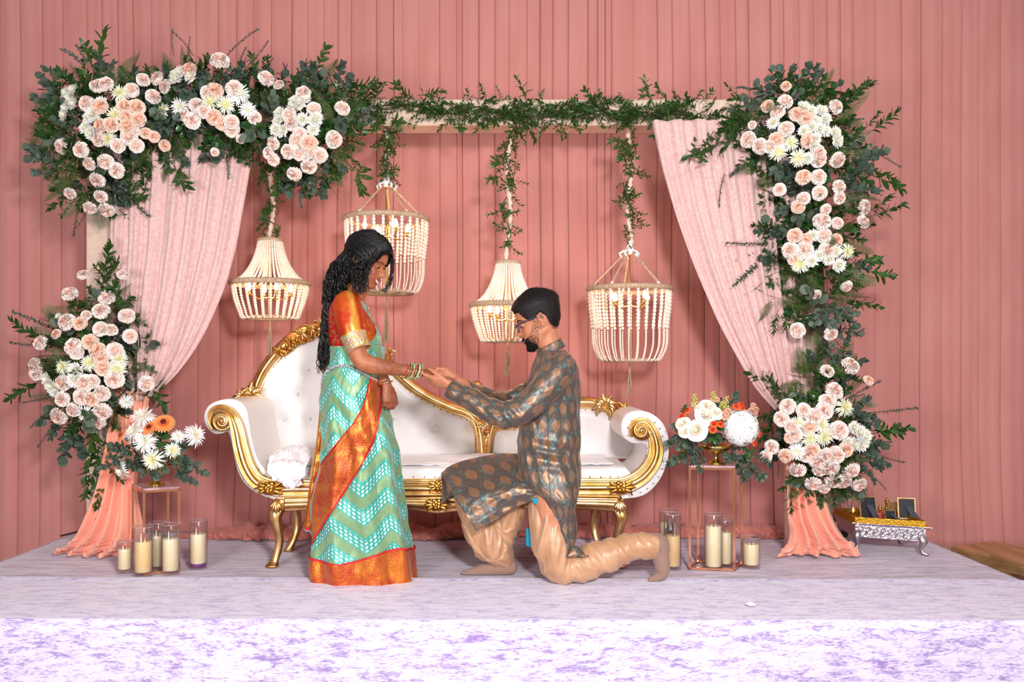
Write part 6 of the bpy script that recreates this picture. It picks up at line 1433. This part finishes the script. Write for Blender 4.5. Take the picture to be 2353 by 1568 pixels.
# drape going up over the far shoulder, then hanging down her back
def up_fn(u, v):
    c = spline([(868, 818, 4.10, .045), (870, 790, 4.10, .045), (868, 765, 4.11, .045), (856, 735, 4.13, .045), (838, 705, 4.15, .045), (815, 684, 4.16, .045), (785, 690, 4.18, .045)], 8)
    k = v*(len(c)-1); i = min(int(k), len(c)-2); t = k-i; q = [lerp(a, b, t) for a, b in zip(c[i], c[i+1])]; p = P(q[0], q[1], q[2])
    return p+Vector((.012*(1-abs(2*u-1))-.02*u, (u-.4)*.14, .01*math.sin(u*14)*.5-.02*u))
part('chest_drape', band([(831, 694), (846, 719), (860, 744), (870, 764), (866, 780), (846, 800)], [(838, 694), (849.5, 719), (862, 744), (876, 767), (879.5, 782), (880.5, 800)], tors, .008, nc=10), M['sari'], wo)
m = MB(); m.grid(up_fn, 24, 50, us=.15, vs_=.4); o = part('shoulder_drape', m, M['sari'], wo); o.modifiers.new('s', 'SOLIDIFY').thickness = .003
def pallu(u, v):
    L = [(770, 700), (752, 760), (742, 820), (729, 869), (724, 925), (715, 1013), (703, 1083), (696, 1153), (687, 1216)]; Rr_ = [(790, 700), (775, 760), (765, 820), (752, 873), (748, 960), (745, 1030), (738, 1083), (730, 1136), (722, 1223)]
    L = spline(L, 8); Rr_ = spline(Rr_, 8); k = v*(len(L)-1); i = min(int(k), len(L)-2); t = k-i; a = [lerp(x, y, t) for x, y in zip(L[i], L[i+1])]; b = [lerp(x, y, t) for x, y in zip(Rr_[i], Rr_[i+1])]
    px = lerp(a[0], b[0], u); py = lerp(a[1], b[1], u); p = P(px, py, WD); p.y = WD+.02-.05*math.sin(u*PI*.5)+.022*math.sin(u*7+v*3)+.08*(1-u)-.05*0+.006*nz(u*5, v*22); return p
m = MB(); m.grid(pallu, 26, 110); o = part('hanging_pallu', m, M['pallu'], wo); o.modifiers.new('s', 'SOLIDIFY').thickness = .003
m = MB(); m.grid(lambda u, v: pallu(u, .985+.02*v)+Vector((0, -.004, 0)), 26, 2); part('trim_line', m, M['redtrim'], wo)
m = MB()
for k in range(9): m.ball(pallu(k/8, 1)+Vector((0, 0, -.008)), .0055, 7, 5)
part('tassel_beads', m, M['gem_silver'], wo, kind='stuff')
# hip chain, necklace, earring, bangles
m = MB(); ch = spline([(744, 882), (752, 862), (770, 848), (792, 840), (813, 841), (843, 856), (864, 868), (882, 880)], 9)
for i, (a, b) in enumerate(ch):
    p = sk_.front(min(a, sk_.at(b)[1]-1), b, .012); m.ball(p, .0048, 7, 5)
    if i % 2: m.ball(p+Vector((0, -.002, -.009)), .003, 5, 4)
part('hip_chain', m, M['gem_silver'], wo, kind='stuff')
m = MB()
for k in range(11): t = k/10; m.ball(hw.w((-.002-.006*t, -.088-.003*math.sin(t*3), -.045-.030*t)), .0032*(1+.5*math.sin(PI*t)), 6, 5)
part('earring', m, M['gem_silver'], wo, kind='stuff')
m = MB()
for k in range(46): a = k/25; m.ball(tors.front(lerp(812, 834, a), 684+12*a**1.5, .004), .003, 6, 4)
part('necklace', m, M['gem_silver'], wo, kind='stuff')
bx = (P(950, 855, 3.92)-P(915, 850, 3.90)).normalized(); u1 = Vector((0, 0, 1)); u1 = (u1-bx*u1.dot(bx)).normalized(); u2 = bx.cross(u1)
for px, mt, r, th_ in ((932, 'bangle_gold', .033, .0022), (935.5, 'bangle_red', .033, .0022), (939, 'bangle_gold', .0335, .0026), (944, 'bangle_green', .034, .0042), (949.5, 'bangle_gold', .035, .0022), (953, 'bangle_red', .034, .0024), (957.5, 'bangle_green', .0335, .0042), (962.5, 'bangle_gold', .0345, .0026), (966, 'bangle_gold', .033, .0018)):
    c = P(px, 853+(px-940)*.06, 3.915); tl2 = .25*math.sin(px); m = MB(); m.tube([c+(u1*math.cos(a)+(u2+bx*tl2).normalized()*math.sin(a))*r+bx*.006*math.cos(a) for a in (2*PI*k/26 for k in range(26))], th_, 7, closed=True)
    if mt == 'bangle_gold':
        for k in range(22): a = 2*PI*k/22; m.ball(c+(u1*math.cos(a)+(u2+bx*tl2).normalized()*math.sin(a))*(r+.001)+bx*.006*math.cos(a), th_*1.5, 5, 4)
    part('bangle', m, M[mt], wo, {'bangle_green': 'pale green bangle', 'bangle_red': 'red bangle', 'bangle_gold': 'gold studded bangle'}[mt])
m = MB(); c = P(887, 880, 3.96); m.tube([c+Vector((.030*math.cos(a), .030*math.sin(a), .008*math.cos(a))) for a in (2*PI*k/24 for k in range(24))], .004, 7, closed=True); part('bangle', m, M['bangle_gold'], wo, 'gold bangle on the far wrist')

# ================================================================ KNEELING MAN
MD = 4.02
ma = thing('person', P(1280, 1345, 3.95), 'bearded man with glasses kneeling on one knee in a patterned bronze and teal kurta', 'person'); ma.location.z = .002
hm = Head(P(1238, 735, MD), PI, .33, 1.05, True)
m = MB(); hm.skull(m)
for sd in (-1, 1): hm.ear(m, sd)
ctube(m, [W3(1246, 752, MD, .062), W3(1257, 775, MD, .057), W3(1267, 800, MD, .056), W3(1272, 825, MD, .060)], 4, 26)
ctube(m, [W3(1272, 835, MD, .06), W3(1272, 865, MD, .09), W3(1270, 900, MD, .105), W3(1262, 970, MD, .10), W3(1260, 1040, MD, .10), W3(1265, 1110, MD, .11)], 5, 24)
m.tube([P(1280, 862, MD-.16), P(1276, 852, MD), P(1280, 862, MD+.16)], [.045, .05, .045], 16)
# arms: near (left) and far (right)
ctube(m, [W3(1282, 850, 3.84, .056), W3(1235, 915, 3.81, .050), W3(1175, 958, 3.80, .044), W3(1130, 945, 3.82, .042), W3(1075, 912, 3.86, .034), W3(1044, 893, 3.88, .029), W3(1034, 887, 3.885, .028)], 5, 24)
hand(m, P(1034, 886, 3.89), Vector((-1, .22, .24)), Vector((-.15, .62, .8)), -1, 1.0, (.10, .22, .30, .36), (.85, .35, .35), .03, .25)
ctube(m, [W3(1280, 850, 4.2, .056), W3(1225, 900, 4.22, .050), W3(1165, 925, 4.18, .044), W3(1110, 910, 4.10, .040), W3(1062, 886, 4.0, .031), W3(1052, 876, 3.985, .028)], 5, 20)
hand(m, P(1049, 872, 3.98), Vector((-.75, -.22, .62)), Vector((-.62, -.1, -.78)), 1, .95, (.55, .62, .6, .55), (.9, .25, .5), .03, .35)
# legs
ctube(m, [W3(1258, 1110, 4.10, .085), W3(1160, 1108, 4.11, .075), W3(1080, 1115, 4.11, .060), W3(1085, 1160, 4.12, .055), W3(1110, 1210, 4.12, .052), W3(1148, 1290, 4.12, .036), W3(1152, 1303, 4.12, .034)], 5, 18)
ctube(m, [W3(1158, 1304, 4.12, .026), W3(1120, 1308, 4.11, .020), W3(1085, 1314, 4.11, .010)], 4, 14)
ctube(m, [W3(1262, 1120, 3.95, .085), W3(1272, 1210, 3.93, .072), W3(1288, 1295, 3.92, .058), W3(1320, 1310, 3.93, .052), W3(1380, 1285, 3.95, .056), W3(1440, 1265, 3.96, .048), W3(1500, 1255, 3.97, .036), W3(1515, 1252, 3.97, .034)], 5, 18)
ctube(m, [W3(1515, 1250, 3.97, .034), W3(1520, 1290, 3.97, .028), W3(1518, 1312, 3.97, .020), W3(1508, 1320, 3.97, .010)], 4, 14)
body = part('body', m, M['skin_m'], ma); remesh(body, .0042, 3)
hm.eyes(ma, .95); hm.brows(ma)
m = MB(); m.tube([hm.p(a, -.0695+.0022*math.cos(a*6), .002) for a in (-.34, -.2, -.08, .08, .2, .34)], [.0012, .003, .0042, .0042, .003, .0012], 8); part('lips', m, M['lips_m'], ma)
fr_m = lambda aa: interp([(0, .056), (.4, .056), (.62, .052), (.78, .044), (.86, .022), (1.0, .008), (1.22, -.004), (1.42, .0), (1.60, .022), (1.80, .004), (2.0, -.035), (2.4, -.058), (3.2, -.064)], aa)[0]
cap(hm, fr_m, lambda aa, z: .003+.020*sm((z-.02)/.06)+.006*sm((aa-2)/1)*sm((z+.02)/.05), ma, M['hair_matte'], .2)
rr = random.Random(4); m = MB()
for k in range(4200):                        # short hair
    a = rr.uniform(-PI, PI); aa = abs(a); lo = fr_m(aa); z = lerp(lo, .1148, rr.random()**.9); th_ = .003+.020*sm((z-.02)/.06); L = .007+.022*sm((z-.035)/.05)
    p0 = hp(a, z, th_*.6, True); sw = Vector((-1, 0, .15 if z > .05 else -.6)); up_ = (hp(a, z, .02, True)-hp(a, z, .0101, True)).normalized(); d = (sw*.8+up_*(.45 if z > .06 else .05)+Vector((rr.uniform(-.3, .3), rr.uniform(-.3, .3), rr.uniform(-.2, .2)))).normalized()
    q = [hm.w(p0), hm.w(p0+d*L*.5), hm.w(p0+(d+Vector((0, 0, -.25))).normalized()*L)]; m.tube(q, [.0009, .0008, .0002], 3, round_=False)
for k in range(9000):                       # beard and moustache
    a = rr.uniform(-1.5, 1.5); aa = abs(a); z = rr.uniform(-.119, .0)
    hi = interp([(0, -.050), (.32, -.052), (.5, -.066), (.8, -.060), (1.05, -.040), (1.25, .0), (1.5, .01)], aa)[0]
    if z > hi+rr.uniform(-.006, .004): continue
    if aa < .36 and -.076 < z < -.064: continue
    if aa < .25 and -.084 < z < -.074 and rr.random() < .7: continue
    dens = 1 if aa < .95 else .8
    if rr.random() > dens: continue
    p0 = hp(a, z, 0, True); L = (.009 if aa < .9 else .0045)+(.006 if z < -.1 and aa < .6 else 0); up_ = Vector((math.cos(a), math.sin(a), -.3 if z < -.09 else 0)).normalized()
    d = (up_*.55+Vector((.25, 0, -.9))+Vector((rr.uniform(-.3, .3), rr.uniform(-.3, .3), 0))).normalized(); m.tube([hm.w(p0-up_*.001), hm.w(p0+d*L*.8)], [.0006, .0002], 3, round_=False)
part('short_hair', m, M['hair_matte'], ma, 'short black hair, moustache and trimmed beard')
def bfn(u, v):
    a = lerp(-1.45, 1.45, u); aa = abs(a); z = lerp(.0, -.1195, v); hi = interp([(0, -.049), (.32, -.050), (.5, -.070), (.8, -.074), (1.0, -.078), (1.2, -.085), (1.45, -.10)], aa)[0]
    k = sm((hi-z)/.010)
    if aa < .33 and -.0755 < z < -.0635: k = 0
    return hm.p(a, z, -.003+.0048*k)
m = MB(); m.grid(bfn, 90, 60, uvs=False); part('beard', m, M['hair_matte'], ma)
# glasses
m = MB(); sk2 = []
for sd in (-1, 1):
    m.tube([hm.w((.094, sd*.052, .008)), hm.w((.090, sd*.068, .009)), hm.w((.05, sd*.079, .010)), hm.w((.0, sd*.082, .010)), hm.w((-.018, sd*.080, -.004))], [.0028, .0030, .0028, .0026, .002], 7)
    m.tube([hm.w((.103-.30*max(0, abs(.033+.025*math.cos(t))-.033)**1.0, sd*(.033+.025*math.cos(t)), -.008+.019*math.sin(t))) for t in (2*PI*k/20 for k in range(20))], .0020, 6, closed=True)
m.tube([hm.w((.105, -.009, -.001)), hm.w((.110, 0, .002)), hm.w((.105, .009, -.001))], .0022, 6); gl = part('glasses', m, M['frame_dark'], ma)
for sd in (-1, 1):
    m = MB(); m.rings([[hm.w((.1025, sd*(.033+r*.024*math.cos(t)), -.008+r*.018*math.sin(t))) for t in (2*PI*k/20 for k in range(20))] for r in (.02, 1)], False, False); part('lens', m, M['glass'], gl)
m = MB(); m.ball(hm.w((.004, .088, -.038)), .0042, 8, 6); m.ball(hm.w((.004, -.088, -.038)), .0042, 8, 6); m.v = m.v[:len(m.v)//2]; nf = len(m.v); keep = [i for i, f in enumerate(m.f) if max(f) < nf]; m.f = [m.f[i] for i in keep]; m.mi = [0]*len(m.f); part('ear_stud', m, M['gem_silver'], ma)
# kurta torso with rear panel
kr = [(806, 1240, 1300, 0, .075), (816, 1234, 1310, 0, .125), (830, 1228, 1320, 0, .180), (848, 1222, 1327, 0, .205), (875, 1214, 1331, 0, .205), (910, 1206, 1332, 0, .185), (960, 1199, 1332, 0, .165), (1000, 1192, 1334, 0, .160), (1045, 1188, 1330, 0, .160), (1080, 1189, 1334, 0, .165), (1112, 1200, 1333, -.01, .165), (1140, 1236, 1326, -.04, .14), (1165, 1251, 1319, -.05, .12), (1190, 1256, 1322, -.05, .115), (1228, 1261, 1321, -.05, .11), (1258, 1272, 1316, -.05, .10), (1276, 1286, 1308, -.05, .085)]
kl = HLoft(kr, MD, .86).prep()
def kfold(a, z):
    f = .006*nz(a*2.5, z*6)+.004*math.sin(a*11+z*18+3*nz(z*3, a))*.7; w_ = math.exp(-((z-.60)/.07)**2)
    f += .007*w_*math.sin(z*95+a*3)*(.5+.5*math.sin(a*3)); f += .0035*nz(a*9+z*14, z*20); f -= .010*math.exp(-((z-.56)/.04)**2)*(.5+.5*math.cos(a-PI)); return f
def loftm(loft, y0, y1, nv, nu, fold, us): m = MB(); return loft.mesh(m, y0, y1, nv, nu, 0, fold, None, us)
kt = part('kurta', loftm(kl, 806, 1276, 150, 140, kfold, .95), M['kurta'], ma)
# side seam, collar
m = MB(); m.tube([kl.front(lerp(1258, 1262, t/30)-4*math.sin(t/10), lerp(880, 1143, t/30), .0035) for t in range(31)], .0022, 5); part('side_seam', m, M['kurta'], ma)
def col(u, v):
    a = 2*PI*u; c = P(lerp(1267, 1262, v), lerp(812, 791, v), MD); r = lerp(.068, .059, v); return c+Vector((r*math.cos(a), r*.96*math.sin(a), r*.50*math.cos(a)))
m = MB(); m.grid(col, 48, 8, closeu=False, us=.45, vs_=.05); o = part('collar', m, M['kurta'], ma); o.modifiers.new('s', 'SOLIDIFY').thickness = .005
# sleeves
def slv(pts, name='sleeve', fl=1):
    m = MB(); ctube(m, pts, 14, 48, uvs='m'); 
    o = part(name, m, M['kurta'], ma)
    displace(o, lambda p, n: .006*nz(p.x*16, p.y*8, p.z*16)+.0045*nz(p.x*38+p.z*20, p.z*38-p.x*20)+.007*math.sin((p.x*1.2+p.z)*95)*math.exp(-(((p.x-P(1160, 0, 3.8).x)**2+(p.z-P(0, 965, 3.8).z)**2)/.006)))
    return o
slv([W3(1300, 832, 3.90, .045), W3(1290, 846, 3.86, .066), W3(1265, 878, 3.83, .071), W3(1232, 915, 3.81, .066), W3(1192, 946, 3.80, .061), W3(1162, 955, 3.80, .058), W3(1130, 945, 3.82, .054), W3(1085, 920, 3.85, .049), W3(1050, 901, 3.875, .044), W3(1034, 893, 3.885, .042)])
slv([W3(1295, 840, 4.14, .05), W3(1265, 868, 4.2, .066), W3(1225, 900, 4.22, .060), W3(1180, 920, 4.2, .056), W3(1150, 925, 4.17, .052), W3(1100, 908, 4.09, .047), W3(1066, 892, 4.01, .042)])
m = MB(); m.tube([P(1031, 893, 3.885)+(Vector((.30, .25, 1)).normalized()*math.cos(a)*.036+Vector((.2, -.95, .15)).normalized()*math.sin(a)*.036) for a in (2*PI*k/24 for k in range(24))], .0016, 6, closed=True); part('bracelet', m, M['copper'], ma)
# front skirt of the kurta over the raised thigh
def flap(u, v):
    T0 = spline([(1215, 1040), (1186, 1043), (1145, 1043), (1090, 1053), (1040, 1068), (1013, 1088)], 8); B0 = spline([(1262, 1130), (1250, 1143), (1213, 1155), (1172, 1174), (1134, 1199), (1094, 1221)], 8)
    k = u*(len(T0)-1); i = min(int(k), len(T0)-2); t = k-i; T_ = [lerp(a, b, t) for a, b in zip(T0[i], T0[i+1])]; B_ = [lerp(a, b, t) for a, b in zip(B0[i], B0[i+1])]
    if v < .3:                               # far side, hanging behind the thigh
        s = 1-v/.3; p = P(T_[0], T_[1], 4.14); p.y += .06*math.sin(s*PI/2); p.z -= .16*s*s; return p
    s = (v-.3)/.7; px = lerp(T_[0], B_[0], s); py = lerp(T_[1], B_[1], s**.92); d = lerp(4.14, 3.90, math.sin(s*PI/2)**.8)-.028*math.sin(PI*s)
    p = P(px, py, d); f = .012*math.sin(s*7+u*5.5)*math.sin(PI*min(1, s*1.1))*(1-u*.5)+.008*nz(u*5, s*5)+.004*nz(u*12, s*14); p.y -= f; p.z += .3*f; return p
m = MB(); m.grid(flap, 90, 90, us=.36, vs_=.42); o = part('kurta_front_panel', m, M['kurta'], ma); md = o.modifiers.new('s', 'SOLIDIFY'); md.thickness = .004
m = MB()
for a_, b_, c_, d_ in (((1222, 1146), (1247, 1144), (1243, 1162), (1228, 1158)), ((1276, 1268), (1320, 1274), (1317, 1288), (1288, 1284))): m.add([P(*a_, 3.885), P(*b_, 3.885), P(*c_, 3.895), P(*d_, 3.895)]+[P(*q, 3.90) for q in (a_, b_, c_, d_)], [(0, 1, 2, 3), (7, 6, 5, 4), (0, 4, 5, 1), (1, 5, 6, 2), (2, 6, 7, 3), (3, 7, 4, 0)])
m.add([P(1209, 1215, 4.0), P(1230, 1215, 4.0), P(1230, 1262, 4.0), P(1209, 1254, 4.02), P(1209, 1215, 4.01), P(1230, 1215, 4.01), P(1230, 1262, 4.01), P(1209, 1254, 4.03)], [(0, 1, 2, 3), (7, 6, 5, 4), (0, 4, 5, 1), (1, 5, 6, 2), (2, 6, 7, 3), (3, 7, 4, 0)]); part('teal_lining', m, M['teal'], ma, 'bright teal lining', smooth=False)
m = MB(); m.grid(lambda u, v: P(lerp(1302, 1352, u), lerp(1276-22*math.sin(PI*min(1, u*1.2))*(1-.2*u), 1281, v), 3.87+.02*u-.02*math.sin(v*2)), 14, 6, us=.1, vs_=.05); o = part('kurta_hem_fold', m, M['kurta'], ma); o.modifiers.new('s', 'SOLIDIFY').thickness = .004
# trousers
m = MB()
ctube(m, [W3(1262, 1100, 4.08, .085), W3(1190, 1118, 4.09, .098), W3(1110, 1122, 4.10, .088), W3(1078, 1128, 4.10, .078)], 6, 36, round_=True)
ctube(m, [W3(1074, 1112, 4.10, .060), W3(1080, 1150, 4.10, .074), W3(1100, 1200, 4.10, .090), W3(1128, 1245, 4.10, .095), W3(1142, 1272, 4.11, .080), W3(1153, 1290, 4.12, .056)], 6, 36, round_=True)
ctube(m, [W3(1170, 1150, 4.09, .08), W3(1165, 1190, 4.09, .075), W3(1160, 1235, 4.10, .05)], 5, 24, round_=True)
ctube(m, [W3(1264, 1100, 4.0, .085), W3(1258, 1165, 3.965, .083), W3(1264, 1230, 3.94, .088), W3(1278, 1285, 3.93, .084), W3(1292, 1308, 3.93, .074)], 6, 36, round_=True)
ctube(m, [W3(1296, 1306, 3.93, .074), W3(1330, 1300, 3.93, .076), W3(1365, 1284, 3.94, .074), W3(1410, 1272, 3.95, .070), W3(1455, 1260, 3.96, .062), W3(1490, 1255, 3.965, .060), W3(1508, 1254, 3.97, .056)], 6, 36)
o = part('trousers', m, M['trouser'], ma); remesh(o, .005, 6)
kn = P(1290, 1300, 3.93)
def tf(p, n):
    q = p-kn; rg = lambda v: .5-abs(v)*2; f = .004*nz(p.x*9, p.y*9, p.z*9)
    if q.x > .04: f += .013*rg(nz(p.x*13+p.z*5, p.y*4, p.z*6))+.007*rg(nz(p.x*26+p.z*16, p.y*6+4, p.z*9))
    elif p.y < 4.03: f += .014*rg(nz(p.x*17-p.z*4, p.y*9, p.z*2.6))+.006*rg(nz(p.x*30, p.y*20, p.z*7+3))
    else: f += .014*rg(nz(p.x*9+p.z*9, p.y*5, p.z*5-p.x*7))+.007*rg(nz(p.x*22+p.z*18, p.y*9, p.z*10-p.x*12))
    return f
displace(o, tf)
for v in o.data.vertices:
    if v.co.z < .003: v.co.z = .003
m = MB(); ctube(m, [W3(1504, 1254, 3.97, .060), W3(1509, 1254, 3.97, .058)], 2, 36)
# socks
def sock(pts, fl):
    m = MB(); ctube(m, pts, 6, 26, flat=fl, round_=True, up=(0, 1, 0)); return m
m = MB()
ctube(m, [W3(1150, 1270, 4.12, .040), W3(1158, 1292, 4.12, .043), W3(1164, 1303, 4.12, .042)], 4, 24, round_=True); ctube(m, [W3(1172, 1303, 4.12, .040), W3(1145, 1305, 4.12, .040), W3(1110, 1311, 4.115, .030), W3(1080, 1317, 4.11, .020), W3(1064, 1320, 4.11, .014)], 5, 24, round_=True)
o = part('sock', m, M['sock'], ma); remesh(o, .005, 3)
for v in o.data.vertices: v.co.z = max(v.co.z, .003)
m = MB()
ctube(m, [W3(1496, 1254, 3.97, .054), W3(1512, 1252, 3.97, .052), W3(1520, 1262, 3.97, .042)], 4, 24, round_=True); ctube(m, [W3(1514, 1245, 3.97, .040), W3(1518, 1275, 3.97, .040), W3(1522, 1305, 3.97, .036), W3(1520, 1320, 3.97, .028), W3(1500, 1331, 3.97, .016), W3(1494, 1333, 3.97, .013)], 5, 24, round_=True)
o = part('sock', m, M['sock'], ma); remesh(o, .005, 3)
for v in o.data.vertices: v.co.z = max(v.co.z, .003)
